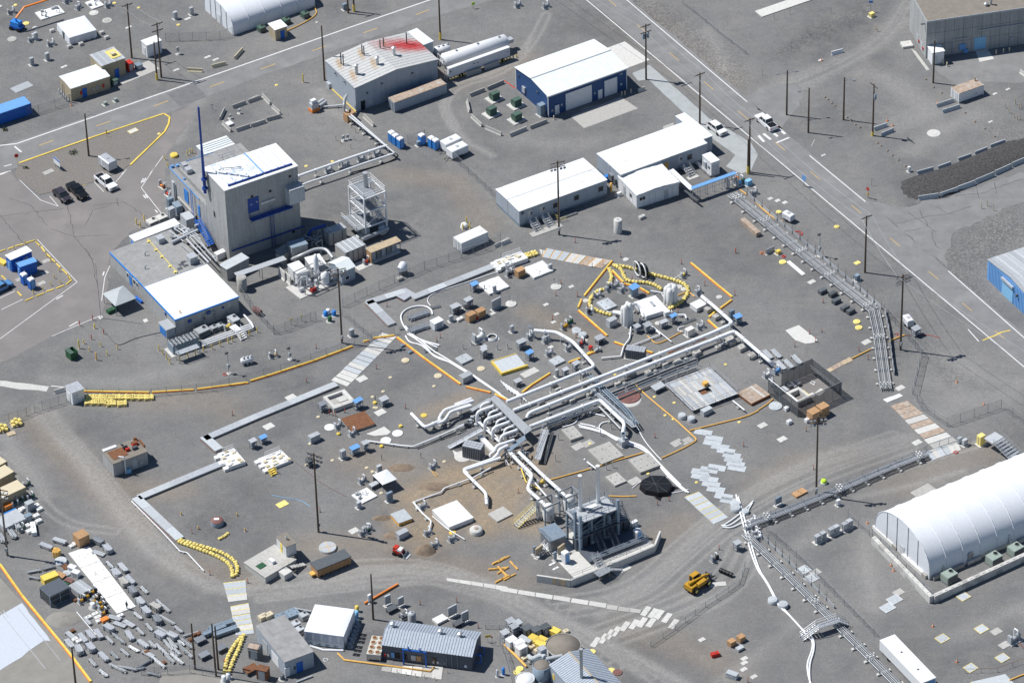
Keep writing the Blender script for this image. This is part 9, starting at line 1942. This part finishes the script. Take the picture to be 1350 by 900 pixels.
for k,pts in enumerate((N('-110,-30 -90,60 -20,320 40,400 80,480 100,520 160,570 230,650 270,690 265,740 240,800 245,860 262,910'),N('-100,-20 -70,80 -5,330 50,410 95,500 150,560 225,645 275,680 275,740 250,810 255,910'))):white_hose(('left','right')[k]+' white hose running down to the bottom edge',pts,.17,PW)
row(MH,DC,'pale blue drum beside long white hoses','drum',[(70,500),(122,522)],arg_=(.85,.7,CB),rot=0);tl_(15)
for k,pts in enumerate((N('1090,120 1130,125 1180,90 1215,60 1245,10'),N('1095,128 1140,135 1190,110 1260,80'),N('1100,122 1150,90 1210,40 1250,0'))):white_hose(('lowest','middle','upper')[k]+' white hose fanning out at the yellow edged path',pts,.15,PW)
V(MH,DC,'pale blue drum above fanned hoses, left','drum',1162,45,(.9,.7,CB));V(MH,DC,'pale blue drum above fanned hoses, right','drum',1210,58,(.7,.5,CB));U(RF,'gas_rack','dark gas rack at hose fan',1170,240,(1.1,.8,1.6));row(PU,VS,'grey valve set at hose junction','valve set',N('1225,140 1260,165 1250,110 1275,190'),arg_=(LG,PW,72));put(PA,FS,'pale slab in front of telehandler',G(1072,412),R(5),None,(3.0,1.1,.08,CP))
tl_(16);row(CA,'transformer_cabinet','grey blue cabinet pair unit standing left of tent',N('290,205 318,190 358,170 383,158 425,145 448,130'),arg_=(1.0,.8,1.1,.5,LG))
row(PA,'framed_slab','pale blue slab on lower right gravel',N('222,342 262,382 672,488 638,528'),arg_=(2.1,1.7,.08,CB,WP));row(PA,'framed_slab','pale blue slab with yellow rim on lower right gravel',N('1013,473 1102,633 908,680 1205,776 1048,825'),arg_=(1.8,1.6,.08,CB,PY));slabs('plain grey slab on lower right gravel',N('282,353 692,452 1175,645 1215,712'),arg_=(1.8,1.4,.06,CO));ppath('large pale blue slab at bottom right edge',(1045,895),(1080,960),(1220,855),(1290,930),1,[CB],YE);row('cone',TC,'orange cone on lower right gravel',N('862,620 538,110 668,345 655,320 980,795'));gear('dark_machine','grey machine with red hose at right edge',1265,695,(LG,SG,73),1.5);hs_('red_hose','dark red hose at right edge machine',N('1280,690 1312,730 1350,750'),.1,MA);Fe('rusty pipe rail at right bottom',N('1020,850 1180,845 1330,790'),.9,3.0,False,'pipe_rail',RT)
c,a,L,W=rect((608,690),(800,905),(872,872),(672,655),2.6);o=Th('white_trailer','long white enclosed trailer at bottom right','trailer',c,a);PC3(o,'body',(L,W,0,.6,2.6),WP);PC3(o,RN,(L,W,.03,2.55,2.66),WR);PC3(o,'chassis',(L,W,-.2,.3,.6),DG)
for y in(-W*.25,W*.15):PL(o,'roof_vent',([(.2,2.62),(.2,2.72)],10,(0,y,0)),DG)
wface(o,'S',L,W,.5,.7,L*.85,1.7,SB,'rear_door',.04)
for y in(-W*.3,W*.3):
 for x in(-L*.45,L*.45):PC(o,WE,((x-.12,y,.4),(x+.12,y,.4),.4,12),RU)
tl_(46);tB,L,Wd,c,ax=At('large arched white fabric tent at right edge',(22,442),(338,738),(1330,312),7.4,1.6,10)
tl_(46);row(HV,'air_handler','sage green air handler along big tent','air handler',N('455,740 720,635 848,582'),arg_=(2.3,1.9,1.6,'sage'))
for i,(x,y)in enumerate(((405,690),(665,570),(800,525))):o=Th('tent_duct',('silver duct elbow nearest tent corner','silver duct elbow in middle of tent side','silver duct elbow farthest along tent side')[i],'duct',G(x,y),ax);mb=M();mb.tube([(0,.6,2.4),(0,-.3,2.2),(0,-.8,.8)],.3,8,el=.4);Pt(o,'elbow',mb,GA);PB(o,'wall_sleeve',(-.45,.45,.5,.75,1.8,3.0),LG)
x0=-L*.26;mb=M();mb.box(x0-.55,x0+.55,-Wd/2-.2,-Wd/2-.05,0,2.2);d=Pt(tB,DO,mb,SG);PX(d,HA,(x0+.35,-Wd/2-.24,1.0,.08,.1,.2),DG)
def Bw(lb,p,q,courses=2,bl=1.5,cap=True,m=CP,th=.75,ch=.75,flip=0):
 a,b=G(*p),G(*q);d=b-a;n=max(1,int(round(d.length/bl)));org=(a.x,a.y,0);o=Th('block_wall',lb,WJ,org);an_=atan2(d.y,d.x)
 for k in range(courses):
  for i in range(n+(k%2)):
   t0,t1=max(0,(i-.5*(k%2))/n),min(1,(i+1-.5*(k%2))/n);pm=a.lerp(b,(t0+t1)/2);mb=M();mb.bx(pm.x,pm.y,k*ch+ch/2,(t1-t0)*d.length-.03,th,ch-.02,an_);mb.bx(pm.x,pm.y,k*ch+ch+.02,(t1-t0)*d.length*.5,th*.35,.1,an_)if k==courses-1 else None
   Pt(o,'block',mb,m if random.random()<.8 else CO,org)
 return o
Bw('two course block retaining wall facing big tent gable',(5,520),(350,875),2);Bw('two course block wall along big tent long side',(362,870),(980,588),2,1.3);Bw('single course white block row at tent gable, back half',(10,432),(150,560),1,1.2,m=WC);Bw('single course white block row at tent gable, front half',(182,600),(325,730),1,1.2,m=WC);Bw('short block row at tent corner side',(355,738),(540,655),1,1.4,m=CP);Bw('block row between air handlers',(560,645),(640,610),1,1.4);Bw('block row left of last air handler',(640,600),(800,535),1,1.4);Bw('block row at right picture edge',(860,520),(980,470),1,1.4)
Fe('rail fence on gable block wall',[(0,500),(350,862)],2.3,2.6)
tl_(15);c=G(975,425);o=Th('telehandler','yellow telehandler with its boom lowered forward','telehandler',c,ang((925,450),(1050,365)))
PB(o,'chassis',(-2.4,1.9,-.75,.75,.6,1.25),MY);PB(o,'counterweight',(-2.5,-1.2,-.9,.9,.8,1.7),MY);PB(o,'engine_cover',(-1.0,1.0,-1.15,-.45,1.0,1.75),MY)
mb=M();mb.box(-.9,.6,.3,1.15,1.1,2.5);cb=Pt(o,'cab',mb,GD);PB(cb,'cab_roof',(-.95,.65,.25,1.2,2.5,2.6),MY)
for x,y in((-.9,.32),(-.9,1.13),(.6,.32),(.6,1.13)):PB(cb,'cab_post',(x-.06,x+.06,y-.06,y+.06,1.1,2.5),MY)
mb=M();mb.tube([(-2.3,-.05,2.1),(1.4,-.05,1.75)],.3,4);bm_=Pt(o,'boom',mb,MY);PT(bm_,'inner_boom',([(1.3,-.05,1.75),(2.7,-.05,1.3)],.22,4),MY)
PB(o,'fork_carriage',(2.6,2.8,-.7,.7,.4,1.5),DG)
for y in(-.4,.4):PB(o,'fork_tine',(2.8,4.0,y-.08,y+.08,.38,.46),BP)
for x in(-1.6,1.5):
 for y in(-1.05,1.05):mb=M();mb.cyl((x,y-.22,.65),(x,y+.22,.65),.65,16);w=Pt(o,'tyre',mb,RU);PC(w,'rim',((x,y-.24,.65),(x,y+.24,.65),.32,12),PY)
o=Th('black_roller','black ribbed roller lying right of telehandler','roller',G(1115,362),ang((1080,345),(1150,375)))
for k in range(4):PC(o,'roller_drum',((-1.3+k*.68,0,.4),(-.75+k*.68,0,.4),.4,12),BP)
PC(o,'axle',((-1.4,0,.4),(1.5,0,.4),.15,8),SG);gear('fork_attachment','dark fork attachment above roller',1060,295,(DG,BP,74))
row(CR,'orange_crate','orange brown crate at lower right',[(1188,690),(1142,712)],arg_=(1.2,1.0,1.0,NW));U(CR,'grey_case','grey case beside orange brown crates',1182,735,(1.3,.8,.5,LG));put(EB,'red_tub','red and white tub at lower right',G(1060,765),R(20),None,(1.4,.8,.7,RE));put(WX,'white_chest','white chest at lower right',G(1145,870),R(-30),None,(1.9,1.0,.9,CB));slabs('small pale sheet at lower right','sheet',N('995,685 1205,800 1202,832 1252,868 1205,778'),arg_=(1.2,.8,.05,CP))
stakes('near telehandler',N('1080,240 1222,895 775,20'))
tl_(35)
h=H(640,840,665);c,a,L,W=rect((628,660),(740,850),(1420,900),(1010,490),h);
c,a,L,W=rect((628,655),(960,960),(1350,840),(1015,490),3.4);o=Th('ribbed_shed','ribbed blue grey gable shed with tall steel stack at bottom edge','shed',c,a);Pt(o,WJ,body(L,W,3.4,1.0,'y'),WG);rpan(o,L,W,3.4,1.0,'y',WG,.45,over=.2,seam=.07);PB(o,'ridge_cap',(-.1,.1,-W/2-.2,W/2+.2,4.42,4.56),WL);wface(o,'W',L,W,.1,.9,.6,1.2,YE,'wall_sign',.05)
q=lon(o,950,800,3.4);PL(o,'steel_stack',([(.28,0),(.28,6.4),(.33,6.42),(.33,6.9)],14,(q[0],q[1],3.4)),PG)
def Rt(lb,px,py,rx,h,wall,top,lip=.12,base_from_top=True):
 p=G(px,py,h);o=Th('round_tank',lb,'tank',(p.x,p.y,0),0);PL(o,'tank_wall',([(rx,0),(rx,h),(rx-.1,h),(rx-.1,h-lip)],32),wall);PL(o,'tank_top',([(rx-.09,h-lip-.05),(rx-.09,h-lip),(.05,h-lip+.05)],32),top);return o
Rt('broad round tank with sandy top at bottom edge',770,445,3.0,2.4,CW,RB);Rt('smaller round tank under grey duct',555,640,1.55,2.6,BG,RB);Rt('white topped round tank at bottom edge',392,775,1.6,1.0,WP,WR)
pipe('grey_duct','fat grey duct bending over smaller tank',[(430,560,.8),(460,590,1.6),(560,540,2.6),(590,570,2.8)],.42,CB,gap=8,el=.8);pipe('grey_duct','grey duct running from smaller tank to shed',[(600,590,2.6),(760,555,2.8)],.38,LG,gap=9);U(WX,'pink_hood','pale pink hood on smaller tank',562,640,(1.2,1.1,3.6,PM))
row(CR,'yellow_bin','yellow bin among junk by round tank',N('478,420 525,455 560,435 690,350 550,480'),arg_=(1.6,1.3,1.1,YE),rot=SITE-1.3);row(WX,'white_junk','white cabinet among junk left of round tank',CA,N('355,540 258,470 335,500'),arg_=(1.7,1.3,1.8,WP));row(WX,'dark_junk','dark machine among junk behind round tank','machine',N('415,340 505,355 590,330'),arg_=(1.6,1.3,1.5,DG));row(RF,'junk_rack','grey rack among junk left of dark machines',N('285,345 320,310 195,405 250,290'),arg_=(1.2,.9,1.9));put(WX,'grey_junk','pale grey box among junk','box',G(395,430),R(-40),None,(2.2,1.0,1.0,LG));row(EB,'sand_pack','sandy pack among junk',N('460,475 510,510 795,325 385,590'),arg_=(1.0,.8,.5,TB));hs_('amber_beam','long amber beam along junk fence',[(185,442,.25),(290,545,.25),(405,660,.25)],.22,AM,BE,sm=0);lids('round tan cover by bottom tanks',N('312,718 1055,515 1245,700 340,682'),arg_=(.65,.1,PY),rot=0);V(MH,'maroon_cover','maroon round cover right of ribbed shed',1305,720,(.85,.1,MA));V(BO,'blue_cylinder','blue gas cylinder by fence','gas cylinder',178,740,(1.5,.28,BB));V(BO,'grey_cylinder','grey gas cylinder by fence','gas cylinder',118,760,(1.5,.22,LG));Fe('low wire fence left of bottom junk',N('0,290 140,292 238,285'),.9,2.5);Fe('leaning chain link fence left of junk',N('145,450 205,600 265,825'),1.8,2.4);sign(65,450,2.0,.3,.3,RE,'red tagged post left of junk fence',0,'post_sign');sign(25,420,1.6,1.0,.5,YE,'yellow fence sign left of junk',R(10))
tl_(48)
h=H(1112,712,555);c,a,L,W=rect((205,140),(125,412),(1112,552),(1208,285),h);o=Th('ribbed_shed','long dark shed with ribbed blue roof and three roof vents','shed',c,a);Pt(o,WJ,body(L,W,h,1.0,'x'),WK);rpan(o,L,W,h,1.0,'x',WG,.5,over=.15,seam=.08)
for px,py in((235,210),(768,290),(985,325)):q=lon(o,px,py,h+.9);vent(o,*q,h+.8,.35,.8)
for u,m_,w_ in((.035,RE,.3),(.07,LG,.4),(.12,SB,.6),(.17,BP,.9),(.25,BP,.8),(.35,LG,.8),(.41,NW,.8),(.58,GD,.9),(.62,LG,.4),(.7,LG,.1),(.93,WP,.4),(.57,WP,.4)):wface(o,'S',L,W,u,.6,w_,1.1 if w_>.45 else.5,m_,'wall_fixture',.12)
mb=M()
x0,x1=-L/2+.25*L,-L/2+.5*L
for x in(x0,x1):mb.box(x-.12,x+.12,-W/2-.8,-W/2-.56,0,h+.2)
mb.box(x0,x1,-W/2-.8,-W/2-.56,h+.0,h+.25)
for x in(x0+.06*L,x0+.19*L):mb.box(x-.1,x+.1,-W/2-.78,-W/2-.58,h+.2,h+.9)
Pt(o,'blue_frame',mb,BL,kind=None);
for u in(.72,.78,.84):x=-L/2+u*L;PC(o,'downpipe',((x,-W/2-.1,0),(x,-W/2-.1,h-.2),.05,5),SG)
for u in(.25,.6):mb=M();mb.tube([(L/2+.1,-W/2+u*W,.6),(L/2+1.2,-W/2+u*W,.6),(L/2+1.2,-W/2+u*W,2.2),(L/2+.1,-W/2+u*W,2.2)],.08,6,el=.2);Pt(o,'side_pipe',mb,BL)
ppath('pale slab apron in front of long ribbed shed',(110,660),(100,705),(800,655),(780,805),6,[CP,CO,WC]);row(BO,'yellow_hoop','thin tan hoop post in front of long shed',PO,N('283,728 383,755 487,775 587,790 703,812 840,728'),arg_=(.8,.06,TB))
tl_(14);h=1.5;c,a,L,W=rect((600,662),(578,750),(650,768),(660,672),h);o=Th('fan_cooler','cream cooler with eight brown fan ports','cooler',c,a);PC3(o,'casing',(L,W,0,.4,h),CP)
for i in range(2):
 for j in range(4):x=-L/2+(i+.5)*L/2;y=-W/2+(j+.5)*W/4;mb=M();mb.lathe([(min(L/5,W/10),h),(min(L/5,W/10),h+.14)],14,(x,y,0));f_=Pt(o,'fan_ring',mb,TB);PL(f_,'fan',([(min(L/5,W/10)*.8,h+.13),(min(L/5,W/10)*.8,h+.16)],14,(x,y,0)),RT)
for x in(-1,1):
 for y in(-1,1):PB(o,'leg',(x*(L/2-.1)-.08,x*(L/2-.1)+.08,y*(W/2-.1)-.08,y*(W/2-.1)+.08,0,.4),SG)
Cb('behind long ribbed shed',[(680,515,CA,(1.1,.3,1.8,.4,LG),'leaning grey panel, left one'),(745,520,CA,(1.1,.3,1.6,.4,LG),'leaning grey panel, second one'),(1000,570,CA,(1.8,.3,1.9,.4,LG),'wide grey panel, third one'),(1062,600,CA,(1.4,.3,2.0,.4,LG),'wide grey panel, rightmost one'),(590,500,CA,(.6,.4,1.4,.3,WP),'slim white panel')]);row(RF,'junk_rack','dark frame behind long ribbed shed',FR,N('700,545 1030,615 765,575'),arg_=(1.8,.8,.7,DG,DG));o=Th('white_canister','upright pale canister behind long ribbed shed','canister',G(800,600),0);PL(o,'vessel',([(.7,0),(.7,1.9),(.5,2.2),(.1,2.3)],16),LG);PL(o,'nozzle',([(.12,2.25),(.12,2.5)],8),SG);gear('white_pump','white pump beside pale canister',765,575,(WC,WC,82));U(PA,'tarp_sheet','crumpled white tarp behind long shed','tarp',938,592,(2.2,1.6,.5,WC));V(BO,'yellow_buoy','yellow tank behind wrapped unit','tank',528,545,(1.2,.35,YE));stakes('behind bottom sheds',N('1020,500 840,512 1127,628 345,55'))
for x,y in((570,625),(650,640),(560,505)):pass
pass
tl_(34);h=H(1000,560,390);o,L,W=Sx('wrapped_unit','large boxy unit wrapped in white sheeting',N('708,112 618,370 1005,450 1090,165'),2.9,.2,WF,'wrapped unit')
PB(o,'base_frame',(-L/2-.05,L/2+.05,-W/2-.2,W/2+.05,.2,.35),BG);mb=M();rails(mb,[(-L/2,-W/2-.5,0),(L/2,-W/2-.5,0)],1.2,.03,1.2);Pt(o,RA,mb,BG);PT(o,'loose_sheet',([(-L/2+1,-W/2-.4,.1),(0,-W/2-1.0,.1),(L/2,-W/2-.5,.15)],.22,7),WF)
row(BO,'blue_drum','blue drum in row beside wrapped unit',N('1135,335 1120,375 1105,415 1090,455 1075,495 1062,535'),arg_=(.9,.32,BG));row(BO,'blue_tank','tall blue tank behind wrapped unit',[(1105,285),(1125,255)],arg_=(1.5,.4,CY));row(PA,'dark_grate','dark floor grate beside blue drums',N('1190,425 1180,460 1172,495 1150,545 1140,580 1125,620'),arg_=(1.2,.7,.03,BP),rot=R(-15))
h=H(440,840,695);c,a,L,W=rect((120,330),(420,690),(705,590),(410,240),h);o=Th('old_shed','old metal shed with patched grey roof and blue door','shed',c,a);Pt(o,WJ,body(L,W,h),WG)
for i in range(4):
 for j in range(3):x0,x1=-L/2-.1+i*(L+.2)/4,-L/2-.1+(i+1)*(L+.2)/4;y0,y1=-W/2-.1+j*(W+.2)/3,-W/2-.1+(j+1)*(W+.2)/3;PB(o,'roof_sheet',(x0+.01,x1-.01,y0+.01,y1-.01,h,h+.1+.015*((i+j)%2)),RG)
wface(o,'S',L,W,.5,.05,1.2,2.1,BL,DO,.06,handle=True);wface(o,'S',L,W,.33,1.0,.3,.6,DG,'wall_box',.15);wface(o,'S',L,W,.06,.1,.9,1.9,WP,'meter_board',.15);wface(o,'W',L,W,.3,.05,1.8,2.1,LG,DO,.05);wface(o,'W',L,W,.65,.05,2.6,2.2,WP,DO,.05)
row(EB,'tan_case','tan ammunition style case behind old shed',[(200,265),(258,250)],arg_=(1.5,1.1,.8,TB));put(PC2,'blue_roof_sheet','blue grey roof sheets lying behind old shed','sheets',G(440,240),R(30),None,(4.2,2.0,.5,BG,4));row(HV,'junk_unit','grey machine right of old shed','machine',N('525,345 605,260 565,400'),arg_=(1.4,1.2,1.0,LG));hs_('grey_beam','grey beam behind wrapped unit',[(510,160,.4),(680,190,.4)],.18,LG,BE,sm=0);put(WX,'rust_cabinet','rust topped dark cabinet left of old shed',G(205,850),R(-20),None,(1.9,1.4,2.2,RT));put(WX,'tall_junk','dark machine with white and rust top left of old shed','machine',G(130,640),R(-20),None,(2.0,1.5,2.4,DG));put(WX,'rust_fan_box','white and rust fan box on dark machine','fan box',G(110,560,2.0),R(-20),None,(1.8,1.2,.5,RP));V(BO,'striped_drum','black and white drum at shed corner',393,860,(1.0,.4,DG));hs_('grey_pipe','grey pipe lying before old shed',[(530,890,.2),(690,828,.2)],.14,LG,PP,sm=0);white_hose('coil of thin white hose by old shed',N('790,665 820,650 850,668 825,690 795,675 810,655'),.05,PW);U(RF,'junk_rack','dark frame at bottom left of old shed',FR,80,790,(2.2,1.2,.8,SG,RT))
Fe('rail fence before wrapped unit',N('630,430 745,470 870,500 1000,510'),1.5,1.6,False)
# storage yard
tl_(13);o=Th('liner_strip','long white liner strip covered with pale dust','liner',G(500,400),0);org=o.location;l0,r0,l1,r1=[G(*p)for p in((338,260),(440,225),(580,560),(672,525))]
for i in range(8):t0,t1=i/8,(i+1)/8-.003;mb=M();mb.poly([(p.x,p.y)for p in(l0.lerp(l1,t0),r0.lerp(r1,t0),r0.lerp(r1,t1),l0.lerp(l1,t1))],0,.12+.03*(i%2));Pt(o,'liner_sheet',mb,'snow_liner',org)
o=Th('person','standing person in dark clothes at liner end','person',G(628,535),R(-40));mb=M()
mb.lathe([(.13,0),(.1,.08),(.09,.4),(.13,.8),(.17,.9),(.19,1.1),(.21,1.35),(.14,1.47),(.07,1.5),(.07,1.54),(.11,1.6),(.12,1.7),(.07,1.8),(.01,1.81)],12);mb.tube([(.2,0,1.4),(.28,.02,1.1),(.25,.12,.85)],.05,6);mb.tube([(-.2,0,1.4),(-.28,.02,1.1),(-.25,.12,.85)],.05,6);Pt(o,'body',mb,DG)
PL(o,'helmet',([(.13,1.72),(.12,1.8),(.05,1.84)],10),WP)
tl_(32)
BUN=[(95,135,-20,1),(175,105,-18,1),(155,180,80,7),(110,260,15,2),(25,320,-10,2),(22,280,10,2),(405,110,-25,5),(460,155,-48,5),(405,172,-20,6),(470,240,-45,2),(550,262,-48,1),(512,300,-46,5),(592,335,-45,1),(555,352,-46,5),(610,405,-50,5),(675,390,-45,2),(655,470,-48,5),(745,500,-30,5),(770,470,-45,2),(690,525,-45,5),(805,500,-45,2),(640,545,-40,2),(755,575,-55,5),(812,570,-30,4),(705,610,-50,2),(795,635,-30,4),(880,625,-40,2),(770,665,-30,5),(845,672,-25,5),(650,635,-45,2),(405,655,-55,1),(468,625,-30,5),(470,685,-45,2),(590,665,-55,1),(525,680,-40,4),(585,590,-30,6),(530,595,-20,6),(500,555,-15,6),(340,575,-48,2),(312,680,-50,1),(240,660,-40,6),(232,705,-50,6),(358,660,-50,1),(360,740,-48,5),(290,755,-60,5),(435,790,-45,1),(500,780,-45,2),(560,760,-40,2),(615,740,-30,2),(670,715,-35,1),(370,820,-48,2),(435,885,-40,2),(520,855,-25,4),(575,855,-10,4),(640,860,10,2),(680,830,30,4),(725,715,-45,2),(760,820,-40,4),(700,770,-30,6),(820,720,-50,4),(860,745,-48,4),(905,740,-45,4),(820,790,-45,4),(870,800,-40,4),(930,710,-40,4),(940,770,-45,2),(780,745,-45,4),(730,890,-10,2),(840,705,-48,4),(890,700,-40,2),(800,760,-40,2),(850,770,-42,2)]
for i,(x,y,d_,t)in enumerate(BUN):
 zone=('near left pole end'if x<230 else'right of liner strip'if x>380 and y<420 else'below the liner strip'if y<620 else'at silt bank corner'if x<450 else'in tube heap at yard corner'if x>690 and y>690 else'in lower yard rows')
 rz=math.radians(d_);a1=ang((x,y),(x+cos(rz)*40,y-sin(rz)*40))
 if t==1:k,arg_,desc,cat=BS,(2.5,.9,.65,(PM,LG,WL)[i%3],4,i%4),'stack of pale boards',BK
 elif t==5:k,arg_,desc,cat=BS,(2.0,1.1,1.0,(LG,CO,SG,PM)[i%4],6,i%3),'tall rack of grey boards',BK
 elif t==6:k,arg_,desc,cat=BS,(2.4,.9,.35,LG,2,1),'low layer of boards',BK
 elif t==7:k,arg_,desc,cat=CR,(1.3,.9,1.2,AM),'amber and red crate',CR
 else:k,arg_,desc,cat=PN,(14 if t==2 else 18,2.3 if t==2 else 3.6,.045,(GA,SG,LG)[i%3],i%5,True),('bundle of short steel tubes','bundle of long steel tubes')[t==4],TU
 put(k,'scaffold_bundle'if cat!=CR else CR,desc+' '+zone,cat,G(x,y+8),a1,'scaffold bundles of storage yard',arg_)
U(CR,'plywood_crate','large plywood crate at liner head',305,115,(2.2,2.0,2.0,NW));o=Th('mesh_cage','dark framed mesh cage in storage yard','cage',G(150,440),SITE)
for x in(-2,0,2):
 for y in(-1.6,1.6):PB(o,'frame_post',(x-.06,x+.06,y-.06,y+.06,0,2.4),BG)
for z in(0.05,1.2,2.35):
 for y in(-1.6,1.6):PB(o,'frame_rail',(-2,2,y-.05,y+.05,z-.04,z+.04),BG)
for x in(-2,0,2):PB(o,'frame_rail',(x-.05,x+.05,-1.55,1.55,2.31,2.39),BG)
for q in((-2,2,-1.6),(-2,2,1.6)):mb=M();mb.quad((q[0],q[2],.1),(q[1],q[2],.1),(q[1],q[2],2.3),(q[0],q[2],2.3));Pt(o,'mesh_panel',mb,MS)
for x in(-2,2):mb=M();mb.quad((x,-1.55,.1),(x,1.55,.1),(x,1.55,2.3),(x,-1.55,2.3));Pt(o,'mesh_panel',mb,MS)
PB(o,'roof_mesh',(-2,2,-1.6,1.6,2.4,2.44),WK)
put(CR,'yellow_case','bright yellow tarp covered crate',CR,G(118,345),SITE-.1,None,(2.8,1.5,1.4,'hi_vis'.replace('hi_vis',YE)));put(CR,'teal_crate','small green crate beside maroon one',G(202,370),SITE-1.2,None,(1.5,.9,.6,GR));put(CR,'maroon_crate','small maroon crate beside green one',G(232,350),SITE-1.2,None,(1.5,.9,.6,MA));V(MH,'round_cover','round grey lid beside white chests',LI,217,298,(.75,.3,LG));row(WX,'white_chest','white chest by liner strip',[(272,310),(250,280)],arg_=(1.3,1.0,1.0,WP),rot=SITE-1.2);put(BS,'board_stack','wide grey covered board stack below maroon crate',BK,G(300,400),ang((260,370),(340,430)),None,(3.4,2.6,1.0,LG,5,9));V(MH,'blue_tub','round blue tub by liner head',182,230,(1.1,.5,CB));put(CR,'wood_pallet','new timber pallet beside yellow case',G(178,310),SITE-1.2,None,(1.8,1.2,.3,NW))
row(PU,'yellow_machine','small yellow and black machine in storage yard',N('310,465 345,440 375,415 400,450 420,480 430,505 440,540 385,470'),arg_=(MY,BP,91));U(CR,'orange_bin','orange bin below yellow machines',442,578,(1.3,.9,.6,OG));V(BO,'white_drum','white drum beside yellow machines',373,498,(1.1,.45,WP));Mo('dusty grey soil mound in storage yard',200,565,3.2,2.2,.6,'silt',6);hs_('white_pole','long white pole across storage yard',[(275,522,.3),(390,660,.3)],.09,WP,'pole',sm=0);row(EB,'pale_junk','pale odd junk piece in storage yard',N('400,560 385,540 345,560 408,580 250,135 268,120 535,550 290,700 265,690'),arg_=(1.1,.7,.4,WC));row(EB,'rust_junk','brown odd junk piece in storage yard',N('270,455 250,640 690,765 790,830 205,255 215,268 975,660 1000,655 955,690'),arg_=(.9,.7,.4,RT))
hs_('pale_beam','pale beam lying at dark pole',[(905,668,.3),(995,640,.3)],.16,LG,BE,sm=0)
tl_(13);row(BS,'pipe_stack','dark blue pipe stack at pole pair','pipe stack',[(1095,625,ang((1050,640),(1140,610))),(1115,655,ang((1080,665),(1150,640))),(1060,650,ang((1030,665),(1090,640)))],arg_=(4.4,1.0,.8,BG,4,2));row(RF,'steel_stand','dark steel frame below pole pair',FR,N('1095,740 1010,775 990,700'),arg_=(1.6,.9,.8,SG,SG));V(BO,'white_marker','white and blue drum at chain foot, left','drum',1108,890,(1.2,.4,WP));V(BO,'white_marker','white and blue drum at chain foot, right','drum',1130,878,(1.2,.4,WP));hs_('red_cone_line','red hose near bottom chains',N('1108,790 1115,780 1120,790'),.15,RE)
tl_(13);Fe('chain link fence below tube heap',N('700,860 830,858 940,850 1065,872'),1.8,2.6)
tl_(33);row(PN,'steel_bundle','bundle of steel sections at left edge',TU,N('75,520 12,545 110,480'),arg_=(16,2.6,.08,GA,4,True),rot=R(-62));U(PA,'grey_sheet','large grey sheet over left edge goods',65,440,(4.6,3.4,.8,LG));U(PA,'blue_tarp','crumpled blue tarp at left edge',65,390,(2.4,1.0,.4,BB));U(CR,'orange_pack','orange and yellow pack at left edge',45,362,(1.5,1.2,1.1,OG));U(WX,'grey_cabinet','pale blue grey cabinet in left edge goods',178,365,(1.4,1.0,1.6,CB));U(WX,'grey_cabinet','smaller blue grey cabinet in left edge goods',170,430,(1.2,.9,1.2,BG));put(EB,'white_slab','long upright white slab in left edge goods',G(200,490),R(-80),None,(3.2,.9,.8,WP));row(EB,'pale_junk','pale junk piece in left edge goods',N('130,370 112,385 215,350 235,370 160,470 175,500 215,410 230,440'),arg_=(1.1,.8,.5,WC));row(PU,'dark_junk','dark gear piece in left edge goods','gear',N('130,490 95,345 125,330 185,305 160,230'),arg_=(DG,GX,92));U(CR,'amber_crate','amber and red stacked crate left of blue tub',338,640,(1.2,.9,1.2,AM))
# things that would share a label are told apart by their place
seen={}
for o in SC.objects:
 if o.parent is None and'label'in o:seen.setdefault(o['label'],[]).append(o)
for lab,os_ in seen.items():
 n=len(os_)
 if n>1:
  os_.sort(key=lambda q:PR(q.matrix_basis.translation)[0])
  for i,q in enumerate(os_):
   q['label']=lab+', '+('leftmost'if i==0 else'rightmost'if i==n-1 else ORD[i]+' from left')
